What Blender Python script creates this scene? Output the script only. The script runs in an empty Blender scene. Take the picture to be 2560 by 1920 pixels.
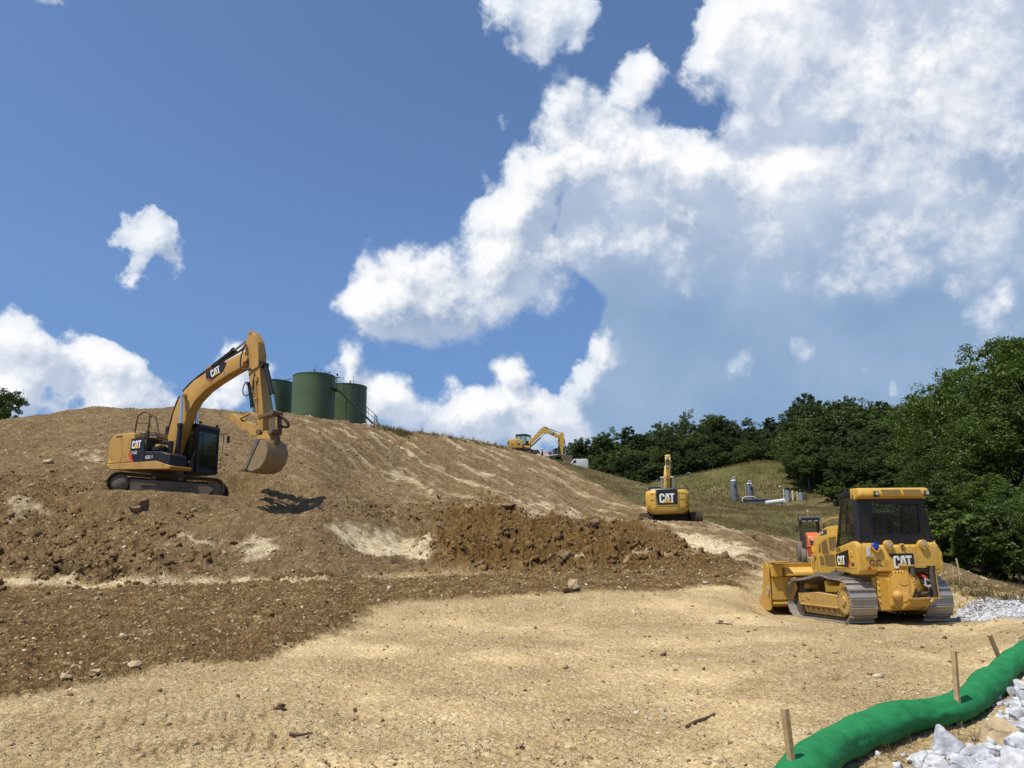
import bpy, bmesh, math, random
import numpy as np
from mathutils import Vector, Matrix
R = math.radians
SC = bpy.context.scene
COL = SC.collection

# ------------------------------------------------------------------ camera
F = 1920.0            # focal length in photo pixels (2560 wide)
PITCH, ROLL, EYE = R(12.9), R(1.0), 1.6
_f = Vector((0, math.cos(PITCH), math.sin(PITCH)))
_r0 = Vector((1, 0, 0)); _u0 = Vector((0, -math.sin(PITCH), math.cos(PITCH)))
_r = _r0 * math.cos(ROLL) - _u0 * math.sin(ROLL)
_u = _u0 * math.cos(ROLL) + _r0 * math.sin(ROLL)
cam_d = bpy.data.cameras.new('camera'); cam = bpy.data.objects.new('camera', cam_d); COL.objects.link(cam)
cam.matrix_world = Matrix(((_r.x, _u.x, -_f.x, 0), (_r.y, _u.y, -_f.y, 0), (_r.z, _u.z, -_f.z, EYE), (0, 0, 0, 1)))
cam_d.sensor_width = 36; cam_d.lens = 36 * F / 2560.0
cam_d.clip_start = 0.1; cam_d.clip_end = 6000
SC.camera = cam

def ray(px, py):
    return _f + _r * ((px - 1280) / F) + _u * ((960 - py) / F)
def at(px, py, Y):
    "world point seen at photo position (px, py) when it stands Y metres ahead"
    d = ray(px, py); t = Y / d.y
    return Vector((d.x * t, Y, EYE + d.z * t))

# ------------------------------------------------------------------ light
SUN_EL, SUN_AZ = R(64), R(-130)      # azimuth clockwise from +Y: behind the viewer, to the left
sun_dir = Vector((math.sin(SUN_AZ) * math.cos(SUN_EL), math.cos(SUN_AZ) * math.cos(SUN_EL), math.sin(SUN_EL)))
sd = bpy.data.lights.new('sun', 'SUN'); sun = bpy.data.objects.new('sun', sd); COL.objects.link(sun)
sd.energy = 4.9; sd.angle = R(0.5); sd.color = (1.0, 0.94, 0.82)
sun.rotation_euler = sun_dir.to_track_quat('Z', 'Y').to_euler()
SC.view_settings.view_transform = 'Standard'; SC.view_settings.look = 'None'
SC.view_settings.exposure = 0.10; SC.view_settings.gamma = 1.0
SC.view_settings.use_curve_mapping = False
SC.cycles.max_bounces = 6; SC.cycles.transparent_max_bounces = 12

# ------------------------------------------------------------------ node helpers
class NT:
    def __init__(s, nt): s.nt = nt; s.n = nt.nodes; s.l = nt.links
    def put(s, sock, v):
        if hasattr(v, 'is_output'): s.l.new(v, sock)
        elif v is not None:
            if isinstance(v, (tuple, list)) and len(v) == 3 and sock.type == 'RGBA': v = (*v, 1)
            sock.default_value = v
    def node(s, t, **k):
        n = s.n.new(t)
        for a, b in k.items(): setattr(n, a, b)
        return n
    def math(s, op, a, b=None, c=None, clamp=False):
        n = s.node('ShaderNodeMath', operation=op, use_clamp=clamp)
        s.put(n.inputs[0], a); s.put(n.inputs[1], b); s.put(n.inputs[2], c); return n.outputs[0]
    def vmath(s, op, a, b=None, scale=None):
        n = s.node('ShaderNodeVectorMath', operation=op)
        s.put(n.inputs[0], a); s.put(n.inputs[1], b)
        if scale is not None: s.put(n.inputs['Scale'], scale)
        return n.outputs[1] if op in ('DISTANCE', 'LENGTH', 'DOT_PRODUCT') else n.outputs[0]
    def noise(s, vec, scale, detail=4, rough=0.5, dist=0.0, out=0, lac=2.0):
        n = s.node('ShaderNodeTexNoise'); s.put(n.inputs['Vector'], vec)
        n.inputs['Scale'].default_value = scale; n.inputs['Detail'].default_value = detail
        n.inputs['Roughness'].default_value = rough; n.inputs['Distortion'].default_value = dist
        n.inputs['Lacunarity'].default_value = lac
        return n.outputs[out]
    def voro(s, vec, scale, feature='F1', out=0, rnd=1.0):
        n = s.node('ShaderNodeTexVoronoi', feature=feature); s.put(n.inputs['Vector'], vec)
        n.inputs['Scale'].default_value = scale; n.inputs['Randomness'].default_value = rnd
        return n.outputs[out]
    def mr(s, v, a, b, c=0.0, d=1.0, smooth=False):
        n = s.node('ShaderNodeMapRange', clamp=True)
        if smooth: n.interpolation_type = 'SMOOTHSTEP'
        s.put(n.inputs[0], v)
        for i, q in enumerate((a, b, c, d)): s.put(n.inputs[1 + i], q)
        return n.outputs[0]
    def mix(s, f, a, b, mode='MIX'):
        n = s.node('ShaderNodeMix', data_type='RGBA', blend_type=mode)
        s.put(n.inputs[0], f); s.put(n.inputs[6], a); s.put(n.inputs[7], b); return n.outputs[2]
    def ramp(s, v, stops):
        n = s.node('ShaderNodeValToRGB'); s.put(n.inputs[0], v); e = n.color_ramp.elements
        while len(e) < len(stops): e.new(0.5)
        for q, (p, c) in zip(e, stops): q.position = p; q.color = (*c, 1)
        return n.outputs[0]
    def mapping(s, vec, scale=(1, 1, 1), rot=(0, 0, 0), loc=(0, 0, 0)):
        n = s.node('ShaderNodeMapping'); s.put(n.inputs[0], vec)
        n.inputs['Scale'].default_value = scale; n.inputs['Rotation'].default_value = rot; n.inputs['Location'].default_value = loc
        return n.outputs[0]
def srgb(r, g, b):
    return tuple(((c / 255) / 12.92 if c / 255 <= 0.04045 else ((c / 255 + 0.055) / 1.055) ** 2.4) for c in (r, g, b))

# ------------------------------------------------------------------ sky with clouds
W = bpy.data.worlds.new('World'); SC.world = W; W.use_nodes = True
w = NT(W.node_tree); w.n.clear()
W.cycles.sampling_method = 'MANUAL'; W.cycles.sample_map_resolution = 256
# cloud masses: (x, y, radius, weight) measured on the photo, kept as directions on the sky sphere
HEAPS = [(1900,50,150,.9),(1800,150,110,.9),(1870,260,90,.6),(2100,60,220,.8),(2350,150,260,.7),(2520,380,260,.7),(2120,300,190,.8),
 (2330,480,260,.7),(2520,640,160,.5),(1790,30,80,.7),(2000,220,150,.8),(2080,440,120,.6),(1850,330,60,.5),(1960,120,170,.7),(2250,300,200,.7),(2480,60,120,.3),
 (1610,330,85,1.2),(1500,370,90,1.1),(1420,400,80,1.0),(1700,400,85,1.2),(1760,450,80,1.0),(1920,430,75,1.1),(1975,430,60,.8),
 (1580,450,140,.9),(1700,530,150,.9),(1880,540,140,.8),(2060,600,180,.7),(1500,480,130,.7),(2000,480,110,.7),(2200,640,150,.4),(1700,640,110,.4),(2150,720,110,.35),
 (1635,140,62,.9),(1600,185,60,.9),(1560,220,55,.8),(1440,220,75,1.0),(1400,290,70,.8),(1510,280,55,.7),(1480,200,40,.3),
 (1310,20,90,.9),(1410,50,90,.9),(1350,120,60,.8),(1470,20,60,.6),(1520,50,45,.35),(1250,0,50,.4),
 (1330,430,75,.9),(1290,490,90,1.0),(1250,560,90,1.0),(1230,640,90,.9),(1340,640,60,.7),(1320,700,110,1.0),(1180,740,110,.8),(1260,300,35,.35),(1300,350,35,.3),(1380,760,60,.6),
 (990,690,110,1.0),(1060,650,70,.8),(920,740,80,1.0),(965,785,80,1.0),(1100,795,85,.8),(1240,785,80,.7),(880,750,50,.6),(1070,740,100,.9),
 (1500,640,70,.7),(1440,620,60,.8),(1560,630,60,.5),(1360,560,40,.6),
 (20,810,75,1.1),(90,850,70,1.0),(150,880,50,.7),(0,930,90,1.0),(70,960,70,.9),(140,1030,50,.7),(165,940,55,.9),(0,1020,90,1.0),
 (220,860,50,1.1),(260,900,60,1.1),(300,950,75,1.1),(370,990,70,1.1),(250,1020,90,.9),(410,1030,50,.8),(170,810,30,.4),
 (345,575,60,.70),(365,625,70,.62),(305,650,60,.50),(325,690,45,.45),(440,650,50,.42),(255,610,45,.36),(500,700,22,.25),(565,750,28,.3),
 (580,880,55,1.0),(610,930,80,.9),(690,940,45,.9),(560,1000,80,.9),
 (880,870,45,1.1),(868,925,50,1.0),(965,960,50,1.0),(1010,1000,65,.9),(930,1010,80,.9),(1080,1040,80,.9),(1120,950,32,.6),
 (1255,910,45,1.1),(1280,960,58,1.1),(1195,1000,50,.9),(1180,1050,80,.9),(1340,1000,60,.9),(1300,1060,90,.9),(1400,1050,60,.8),(1450,1090,60,.6),
 (1510,850,42,.85),(1535,885,40,.85),(1490,930,50,.7),(1430,950,50,.6),(1460,1000,45,.4),
 (2450,810,60,.6),(2500,750,50,.7),(2550,830,70,.6),(2380,720,40,.3),(1840,925,46,.62),(2010,900,46,.58),(2246,955,22,.42),(2252,985,20,.40),(2172,950,22,.32),
 (90,0,60,.6),(150,10,40,.5),(360,5,40,.3),(885,545,18,.2),(950,540,14,.2),(870,580,18,.15),(1200,440,30,.3),(1150,590,40,.25)]
VEIL = [(1640,560,130),(1760,700,220),(1720,860,180),(1950,800,300),(1640,1010,150),(1850,1000,260),(2200,900,320),(2450,700,300),(1560,1060,120),
 (1520,500,110),(1640,480,120),(2250,560,300),(1480,600,90),(2100,1050,300),(2450,1000,300),(1850,550,200),(2300,300,300),(2100,150,260),(2550,100,200)]
def nz(px, py):
    d = ray(px, py); return tuple(d.normalized())
def blob_group(name, blobs, warp, rmul=1.5, top=2.4):
    g = bpy.data.node_groups.new(name, 'ShaderNodeTree')
    g.interface.new_socket('V', in_out='INPUT', socket_type='NodeSocketVector')
    g.interface.new_socket('D', in_out='OUTPUT', socket_type='NodeSocketFloat')
    q = NT(g); i = q.node('NodeGroupInput'); o = q.node('NodeGroupOutput'); v = i.outputs[0]
    for sc, amp in warp:
        c = q.noise(v, sc, 3, 0.55, out=1)
        v = q.vmath('ADD', v, q.vmath('SCALE', q.vmath('SUBTRACT', c, (.5, .5, .5)), scale=amp))
    tot = None
    for b in blobs:
        wgt = b[3] if len(b) > 3 else 1.0
        dd = q.vmath('DISTANCE', v, nz(b[0], b[1]))
        cs = 1 + ((b[0] - 1280) ** 2 + (b[1] - 960) ** 2) / F ** 2
        m = q.mr(dd, b[2] * rmul / F / cs ** .75, 0.0, 0.0, wgt * 1.1, smooth=True)
        tot = m if tot is None else q.math('ADD', tot, m)
    tot = q.math('MINIMUM', tot, top)
    return g, q, i, o, tot
gC, qC, iC, oC, totC = blob_group('cloud_heaps', HEAPS, [(6, .075), (24, .034)])
vv = iC.outputs[0]
nA = qC.noise(vv, 7, 5, .6, .3); nB = qC.noise(vv, 30, 7, .66)
dens = qC.math('ADD', totC, qC.math('ADD', qC.math('MULTIPLY', qC.math('SUBTRACT', nA, .5), 2.1), qC.math('MULTIPLY', qC.math('SUBTRACT', nB, .49), 1.7)))
dens = qC.math('MULTIPLY', dens, qC.mr(totC, 0.0, .3))
qC.l.new(dens, oC.inputs[0])
gB = bpy.data.node_groups.new('cloud_billows', 'ShaderNodeTree')
gB.interface.new_socket('V', in_out='INPUT', socket_type='NodeSocketVector'); gB.interface.new_socket('D', in_out='OUTPUT', socket_type='NodeSocketFloat')
qB = NT(gB); iB = qB.node('NodeGroupInput'); oB = qB.node('NodeGroupOutput'); vb = iB.outputs[0]
vw = qB.vmath('ADD', vb, qB.vmath('SCALE', qB.noise(vb, 16, 5, .6, out=1), scale=.06))
acc = None
for sc_b, am_b, sm_b in ((17, .46, 'SMOOTH_F1'), (40, .26, 'SMOOTH_F1'), (95, .11, 'F1'), (210, .03, 'F1')):
    t_b = qB.math('MULTIPLY', qB.math('SUBTRACT', .55, qB.voro(vw, sc_b, sm_b)), am_b); acc = t_b if acc is None else qB.math('ADD', acc, t_b)
qB.l.new(acc, oB.inputs[0])
gV, qV, iV, oV, totV = blob_group('cloud_veil', VEIL, [(7, .05), (24, .02)], 1.75)
qV.l.new(totV, oV.inputs[0])
tc = w.node('ShaderNodeTexCoord'); V = w.vmath('NORMALIZE', tc.outputs['Generated'])
sun_tan = (nz(1100, 300)[0] - nz(1280, 560)[0], nz(1100, 300)[1] - nz(1280, 560)[1], nz(1100, 300)[2] - nz(1280, 560)[2])
def grp(g, v):
    n = w.node('ShaderNodeGroup'); n.node_tree = g; w.put(n.inputs[0], v); return n.outputs[0]
C0 = grp(gC, V); C1 = grp(gC, w.vmath('ADD', V, tuple(c * .22 for c in sun_tan))); B0 = grp(gB, V); B1 = grp(gB, w.vmath('ADD', V, tuple(c * .065 for c in sun_tan)))
D0 = w.math('ADD', C0, w.math('MULTIPLY', B0, w.mr(C0, .05, .4)))
DV = grp(gV, V)
sky = w.node('ShaderNodeTexSky', sky_type='NISHITA'); sky.sun_disc = False
sky.sun_elevation = SUN_EL; sky.sun_rotation = SUN_AZ; sky.air_density = 1.0; sky.dust_density = 0.8; sky.ozone_density = 2.0
sz = w.node('ShaderNodeSeparateXYZ'); w.put(sz.inputs[0], V)
tint = w.ramp(w.mr(sz.outputs[2], 0.0, .7), [(0, (.42, .55, .85)), (.2, (.55, .70, .92)), (.5, (.80, .94, 1.12)), (1, (.88, .99, 1.12))])
skyc = w.mix(1.0, sky.outputs[0], tint, 'MULTIPLY')
bg_sky = w.node('ShaderNodeBackground'); w.put(bg_sky.inputs[0], skyc); bg_sky.inputs[1].default_value = 0.118
# veil: the shaded grey blue sheet under the big cloud
vn = w.noise(V, 6, 5, .55)
veilcol = w.mix(w.mr(vn, .35, .65), srgb(138, 168, 202), srgb(160, 184, 212))
sepz = w.node('ShaderNodeSeparateXYZ'); w.put(sepz.inputs[0], V)
veilcol = w.mix(w.mr(sepz.outputs[2], .30, .52), veilcol, srgb(192, 202, 222))
bg_v = w.node('ShaderNodeBackground'); w.put(bg_v.inputs[0], veilcol); bg_v.inputs[1].default_value = .93
lit = w.math('ADD', .50, w.math('ADD', w.math('MULTIPLY', w.math('SUBTRACT', C0, C1), .55), w.math('MULTIPLY', w.math('SUBTRACT', B0, B1), 1.15)), clamp=True)
thick = w.mr(D0, .5, 1.6)
c_sh = w.mix(w.mr(w.noise(V, 9, 5, .55), .35, .65), srgb(156, 176, 204), srgb(200, 211, 228))
c_li = w.mix(thick, srgb(222, 232, 244), srgb(254, 254, 255))
ccol = w.mix(w.mr(lit, .25, 1.02), c_sh, c_li)
bg_c = w.node('ShaderNodeBackground'); w.put(bg_c.inputs[0], ccol); bg_c.inputs[1].default_value = .94
m1 = w.node('ShaderNodeMixShader'); w.put(m1.inputs[0], w.math('MULTIPLY', w.mr(DV, .42, .62, smooth=True), .93))
w.l.new(bg_sky.outputs[0], m1.inputs[1]); w.l.new(bg_v.outputs[0], m1.inputs[2])
vf = w.mr(DV, .45, 1.1)
edge = w.mr(D0, w.math('SUBTRACT', w.mr(w.noise(V, 5, 2, .5), .4, .6, .40, .30), w.math('MULTIPLY', vf, .12)), w.math('ADD', w.mr(w.noise(V, 4, 2, .5), .36, .62, .70, 1.35), w.math('MULTIPLY', vf, .45)), smooth=True)
m2 = w.node('ShaderNodeMixShader'); w.put(m2.inputs[0], edge)
w.l.new(m1.outputs[0], m2.inputs[1]); w.l.new(bg_c.outputs[0], m2.inputs[2])
wo = w.node('ShaderNodeOutputWorld'); w.l.new(m2.outputs[0], wo.inputs[0])
# ------------------------------------------------------------------ object helpers
def tag(o, label=None, cat=None, group=None, kind=None):
    if label: o['label'] = label
    if cat: o['category'] = cat
    if group: o['group'] = group
    if kind: o['kind'] = kind
    return o
def np_mesh(name, verts, faces, mats=(), smooth=False, midx=None):
    "verts (n,3), faces (m,k) arrays with k constant, or a list of such arrays"
    me = bpy.data.meshes.new(name)
    fl = faces if isinstance(faces, list) else [faces]
    me.vertices.add(len(verts)); me.vertices.foreach_set('co', np.asarray(verts, np.float32).ravel())
    tot = sum(f.size for f in fl); cnt = np.concatenate([np.full(len(f), f.shape[1], np.int32) for f in fl])
    me.loops.add(tot); me.loops.foreach_set('vertex_index', np.concatenate([f.ravel() for f in fl]).astype(np.int32))
    me.polygons.add(len(cnt)); st = np.concatenate([[0], np.cumsum(cnt)[:-1]]).astype(np.int32)
    me.polygons.foreach_set('loop_start', st)
    if smooth: me.polygons.foreach_set('use_smooth', np.ones(len(cnt), bool))
    if midx is not None: me.polygons.foreach_set('material_index', np.asarray(midx, np.int32))
    for m in mats: me.materials.append(m)
    me.update(calc_edges=True); return me
def link(name, me, parent=None):
    o = bpy.data.objects.new(name, me); COL.objects.link(o)
    if parent: o.parent = parent
    return o

# ------------------------------------------------------------------ noise
def _hash(ix, iy, seed):
    h = (ix.astype(np.int64) * 374761393 + iy.astype(np.int64) * 668265263 + seed * 974634777) & 0x7fffffff
    h = ((h ^ (h >> 13)) * 1274126177) & 0x7fffffff
    return (h ^ (h >> 16)) & 0xffff
def perlin(x, y, seed=0):
    ix = np.floor(x); iy = np.floor(y); fx = x - ix; fy = y - iy
    def g(dx, dy):
        a = _hash(ix + dx, iy + dy, seed) * (2 * np.pi / 65536)
        return np.cos(a) * (fx - dx) + np.sin(a) * (fy - dy)
    u = fx * fx * fx * (fx * (fx * 6 - 15) + 10); v = fy * fy * fy * (fy * (fy * 6 - 15) + 10)
    a = g(0, 0) * (1 - u) + g(1, 0) * u; b = g(0, 1) * (1 - u) + g(1, 1) * u
    return (a * (1 - v) + b * v) * 1.5
def fbm(x, y, freq, octv, seed=0, gain=.5, billow=False):
    s = 0; a = 1.0
    for k in range(octv):
        p = perlin(x * freq, y * freq, seed + k * 7)
        s = s + a * (1 - 2.5 * np.abs(p) if billow else p); a *= gain; freq *= 2.03
    return s
def smooth01(t): t = np.clip(t, 0, 1); return t * t * (3 - 2 * t)

# ------------------------------------------------------------------ the lie of the land
# each column: photo x, then (row, distance) of: near, pad, pad far, toe, slope, bench, upper slope, crest;
# then (distance, height) behind the crest: dip, valley, far slope foot
def zc(px, row, Y): return at(px, row, Y)
def col(px, near, toe, s1, s2, s3, crest, back):
    P = [at(px, r_, y_) for r_, y_ in (*near, toe, s1, s2, s3, crest)]
    dx = P[-1].x / P[-1].y
    for b in back:
        if b[0] == 'r': P.append(at(px, b[1], b[2]))
        else: P.append(Vector((dx * b[0], b[0], b[1])))
    return P
NL = ((1920, 6.4), (1700, 10.0), (1560, 15.0)); NC = ((1920, 6.55), (1700, 10.6), (1560, 16.5)); NR = ((1920, 6.1), (1700, 10.2), (1560, 16.6)); NE = ((1920, 6.0), (1700, 9.6), (1560, 14.6))
def lb(cy, cz): return [(cy + 5, cz - .3), (cy + 15, cz - .6), (cy + 60, cz - 2), (cy + 200, cz - 2)]
def L(px, crow, cy, sh=0):
    cz = at(px, crow, cy).z
    return col(px, NL, (1470 - px * .02, 20), (1352 + px * .01, 23.4), (1236 + px * .02, 26.5 + px * .001), (1150, 33 + sh), (crow, cy), lb(cy, cz))
COLS = [L(-700, 1100, 42), L(-250, 1058, 43), L(0, 1047, 44), L(100, 1040, 44), L(200, 1024, 44.5), L(300, 1019, 45), L(400, 1018, 46), L(500, 1020, 47),
 L(600, 1024, 48, 1), L(700, 1031, 50, 2), L(800, 1046, 54, 3)]
def M(px, near, toe, s1, s2, s3, crest, *back): COLS.append(col(px, near, toe, s1, s2, s3, crest, back))
def lbz(px, crow, cy): return lb(cy, at(px, crow, cy).z)
M(900, NC, (1450, 21), (1370, 25), (1270, 29), (1190, 40), (1059, 58), *lbz(900, 1059, 58))
M(1000, NC, (1442, 22), (1370, 27), (1290, 31), (1200, 44), (1075, 63), *lbz(1000, 1075, 63))
M(1100, NC, (1440, 22), (1370, 27), (1294, 32), (1205, 47), (1088, 70), *lbz(1100, 1088, 70))
M(1180, NC, (1438, 22), (1370, 27), (1296, 32), (1210, 50), (1101, 76), *lbz(1180, 1100, 76))
M(1270, NC, (1435, 22.5), (1370, 27), (1300, 33), (1215, 54), (1120, 85), *lbz(1270, 1122, 85))
M(1340, NC, (1434, 22.8), (1370, 27.5), (1305, 36), (1222, 57), (1137, 89), (96, 13.2), (110, 12.0), (150, 11), (320, 20))
M(1400, NC, (1432, 23), (1370, 28), (1310, 38), (1230, 60), (1153, 91), (97, 12.2), (110, 10.5), (150, 11), (320, 22))
M(1450, NC, (1430, 23.3), (1370, 28.5), (1314, 42), (1240, 63), (1165, 92), (97, 11), (110, 9), (150, 11), (320, 24))
M(1500, NC, (1428, 23.5), (1370, 29), (1316, 44), (1250, 64), (1178, 91), (97, 10), (110, 8), (148, 11.5), (320, 25))
M(1560, NC, (1425, 24), (1370, 29), (1318, 46), (1260, 66), (1195, 89), (95, 9), (108, 8), (146, 12.5), (320, 27))
M(1620, NC, (1422, 24.5), (1370, 30), (1314, 49), (1268, 66), (1209, 86), (92, 8.2), (108, 8.5), ('r', 1212, 144), (320, 29))
M(1680, NC, (1420, 25), (1370, 30), (1310, 50), (1279, 66), (1232, 83), (90, 6.7), ('r', 1254, 106), ('r', 1203, 142), (320, 30))
M(1740, NC, (1417, 25.6), (1370, 31), (1318, 49), (1289, 63), (1250, 80), (88, 6.7), ('r', 1256, 105), ('r', 1187, 144), (320, 32))
M(1800, NC, (1415, 26), (1370, 32), (1325, 48), (1297, 60), (1264, 77), (85, 6.7), ('r', 1256, 105), ('r', 1168, 148), (320, 34))
M(1850, NR, (1413, 27.5), (1372, 34), (1332, 47), (1303, 59), (1273, 74), (82, 6.5), ('r', 1258, 104), ('r', 1152, 150), (320, 35))
M(1910, NR, (1412, 29), (1375, 36), (1340, 46), (1309, 58), (1279, 71), (79, 6.3), ('r', 1263, 102), ('r', 1140, 150), (320, 36))
M(1960, NR, (1418, 31), (1395, 38), (1353, 47), (1318, 57), (1282, 69), (77, 6.1), ('r', 1267, 100), ('r', 1155, 140), (320, 36))
M(2010, NR, (1425, 33), (1412, 40), (1370, 48), (1326, 57), (1284, 68), (75, 5.9), ('r', 1269, 97), ('r', 1195, 120), (320, 36))
M(2060, NR, (1430, 33), (1416, 40), (1377, 47), (1332, 55), (1287, 65), (72, 5.7), ('r', 1273, 93), ('r', 1224, 110), (320, 36))
M(2150, NR, (1440, 30), (1425, 37), (1390, 46), (1343, 53), (1296, 60), (68, 5.1), ('r', 1278, 82), ('r', 1238, 100), (320, 34))
M(2250, NR, (1445, 26), (1414, 29), (1424, 34), (1400, 42), (1350, 52), (60, 5), (70, 5.5), (95, 9), (320, 30))
M(2350, NR, (1470, 23), (1412, 27), (1434, 30), (1425, 38), (1395, 46), (52, 3.5), (65, 4.5), (90, 7), (320, 26))
M(2400, NR, (1476, 22), (1424, 26), (1446, 29), (1436, 36), (1410, 45), (52, 3), (65, 4), (90, 6), (320, 24))
M(2450, NR, (1480, 21.5), (1440, 25.5), (1462, 28.5), (1450, 36), (1425, 44), (51, 2.6), (65, 3.5), (90, 6), (320, 22))
M(2500, NE, (1488, 21), (1455, 25), (1478, 28), (1466, 35), (1445, 43), (50, 2.2), (65, 3), (90, 5), (320, 20))
M(2560, NE, (1497, 21), (1466, 25), (1488, 28), (1480, 33), (1465, 40), (48, 1.8), (65, 3), (90, 5), (320, 20))
M(3100, NE, (1520, 21), (1500, 25), (1505, 28), (1500, 33), (1490, 40), (48, 1.5), (65, 3), (90, 5), (320, 20))
NK = len(COLS[0])
KA = np.array([[math.atan2(p.x, p.y) for p in c] for c in COLS]); KR = np.array([[math.hypot(p.x, p.y) for p in c] for c in COLS]); KZ = np.array([[p.z for p in c] for c in COLS])
az = np.concatenate([np.linspace(-np.pi, R(-45), 45)[:-1], np.linspace(R(-45), R(45), 1150), np.linspace(R(45), np.pi, 45)[1:]])
rr = np.concatenate([np.linspace(.3, 4, 26)[:-1], np.exp(np.linspace(np.log(4), np.log(128), 1080)), np.exp(np.linspace(np.log(128), np.log(2500), 70))[1:]])
NA, NRR = len(az), len(rr)
def smooth1(a, w_):
    k = np.hanning(2 * w_ + 1); k /= k.sum()
    return np.convolve(np.pad(a, w_, 'edge'), k, 'valid')
ka_r = np.array([smooth1(np.interp(az, KA[:, k], KR[:, k]), 22) for k in range(NK)])
ka_z = np.array([smooth1(np.interp(az, KA[:, k], KZ[:, k]), 22) for k in range(NK)])
lr = np.log(rr)
Z0 = np.empty((NA, NRR))
for i in range(NA):
    rk = np.maximum.accumulate(np.concatenate([[.3, 3.0], ka_r[:, i], [2500]]) + np.arange(NK + 3) * 1e-3)
    zk = np.concatenate([[0, 0], ka_z[:, i], [ka_z[-1, i] + 10]])
    Z0[i] = smooth1(np.interp(lr, np.log(rk), zk), 12)
AA, RR = np.meshgrid(az, rr, indexing='ij')
X = RR * np.sin(AA); Y = RR * np.cos(AA)
Z = Z0.copy()
def _lookup(G_, x, y):
    a = math.atan2(x, y); r_ = math.hypot(x, y)
    i = min(max(int(np.searchsorted(az, a)) - 1, 0), NA - 2); j = min(max(int(np.searchsorted(rr, r_)) - 1, 0), NRR - 2)
    u = (a - az[i]) / (az[i + 1] - az[i]); v = min(max((r_ - rr[j]) / (rr[j + 1] - rr[j]), 0), 1)
    return float((G_[i, j] * (1 - v) + G_[i, j + 1] * v) * (1 - u) + (G_[i + 1, j] * (1 - v) + G_[i + 1, j + 1] * v) * u)
def H(x, y): return _lookup(Z, x, y)
_ts = np.exp(np.linspace(np.log(3), np.log(400), 900))
def G(px, py, grid=None):
    "point of the land seen at photo position (px, py)"
    d = ray(px, py); a = math.atan2(d.x, d.y); h = math.hypot(d.x, d.y)
    i = min(max(int(np.searchsorted(az, a)), 0), NA - 1)
    zz = np.interp(_ts, rr, Z[i]); zr = EYE + _ts / h * d.z
    hit = np.nonzero(zr < zz)[0]
    t = _ts[hit[0]] if len(hit) else 300.0
    return Vector((d.x * t / h, d.y * t / h, float(np.interp(t, rr, Z[i]))))
def inpoly(poly, x=None, y=None, blur=.4, warp=.5, seed=3, wf=.6):
    "soft mask of a world polygon given by photo points on the land"
    P = [G(*p) for p in poly]
    x = X if x is None else x; y = Y if y is None else y
    xs = [p.x for p in P]; ys = [p.y for p in P]; mg = 3
    sel = (x > min(xs) - mg) & (x < max(xs) + mg) & (y > min(ys) - mg) & (y < max(ys) + mg)
    out = np.zeros_like(x); qx = x[sel]; qy = y[sel]
    sc = np.clip(np.hypot(qx, qy) / 25, .3, 2.5)
    wx = qx + warp * sc * fbm(qx, qy, wf, 4, seed); wy = qy + warp * sc * fbm(qx, qy, wf, 4, seed + 50)
    inside = np.zeros(len(qx), bool); dist = np.full(len(qx), 1e9)
    for a, b in zip(P, P[1:] + P[:1]):
        ax, ay, bx, by = a.x, a.y, b.x, b.y
        c = ((ay > wy) != (by > wy)) & (wx < (bx - ax) * (wy - ay) / (by - ay + 1e-12) + ax); inside ^= c
        t = np.clip(((wx - ax) * (bx - ax) + (wy - ay) * (by - ay)) / ((bx - ax) ** 2 + (by - ay) ** 2 + 1e-9), 0, 1)
        dist = np.minimum(dist, np.hypot(wx - ax - t * (bx - ax), wy - ay - t * (by - ay)))
    sd_ = np.where(inside, dist, -dist)
    out[sel] = smooth01(sd_ / (blur * sc) * .5 + .5)
    return out
def stroke(pts, wid, seed=5, warp=.3):
    P = [G(*p) for p in pts]; dist = np.full(X.shape, 1e9)
    xs = [p.x for p in P]; ys = [p.y for p in P]; mg = wid * 3 + 1
    sel = (X > min(xs) - mg) & (X < max(xs) + mg) & (Y > min(ys) - mg) & (Y < max(ys) + mg)
    qx = X[sel]; qy = Y[sel]; d_ = np.full(len(qx), 1e9)
    wx = qx + warp * fbm(qx, qy, 1.1, 4, seed); wy = qy + warp * fbm(qx, qy, 1.1, 4, seed + 9)
    for a, b in zip(P, P[1:]):
        t = np.clip(((wx - a.x) * (b.x - a.x) + (wy - a.y) * (b.y - a.y)) / ((b.x - a.x) ** 2 + (b.y - a.y) ** 2 + 1e-9), 0, 1)
        d_ = np.minimum(d_, np.hypot(wx - a.x - t * (b.x - a.x), wy - a.y - t * (b.y - a.y)))
    out = np.zeros(X.shape); out[sel] = smooth01(1 - d_ / wid); return out

# ---- masks of the different soils
m_slope = smooth01(( np.interp(AA.ravel(), az, ka_r[3]).reshape(AA.shape) - RR) / -1.5 + .5)     # beyond the toe line
m_till = inpoly([(-1600, 1510), (-500, 1482), (0, 1472), (300, 1468), (600, 1456), (900, 1447), (1300, 1437), (1700, 1418), (1850, 1400), (1905, 1425), (1860, 1468), (1700, 1478), (1500, 1480),
   (1300, 1490), (1180, 1496), (1000, 1508), (905, 1522), (895, 1560), (850, 1585), (750, 1625), (650, 1650), (560, 1655), (450, 1650), (380, 1668), (330, 1690), (200, 1712), (0, 1748), (-500, 1800), (-1600, 1860)], blur=.35, warp=.45)
m_pile = inpoly([(1080, 1305), (1150, 1294), (1260, 1290), (1400, 1303), (1550, 1317), (1630, 1330), (1680, 1365), (1730, 1396), (1780, 1412), (1600, 1430), (1300, 1438), (1120, 1432), (1060, 1400), (1055, 1340)], blur=.7, warp=.8)
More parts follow.
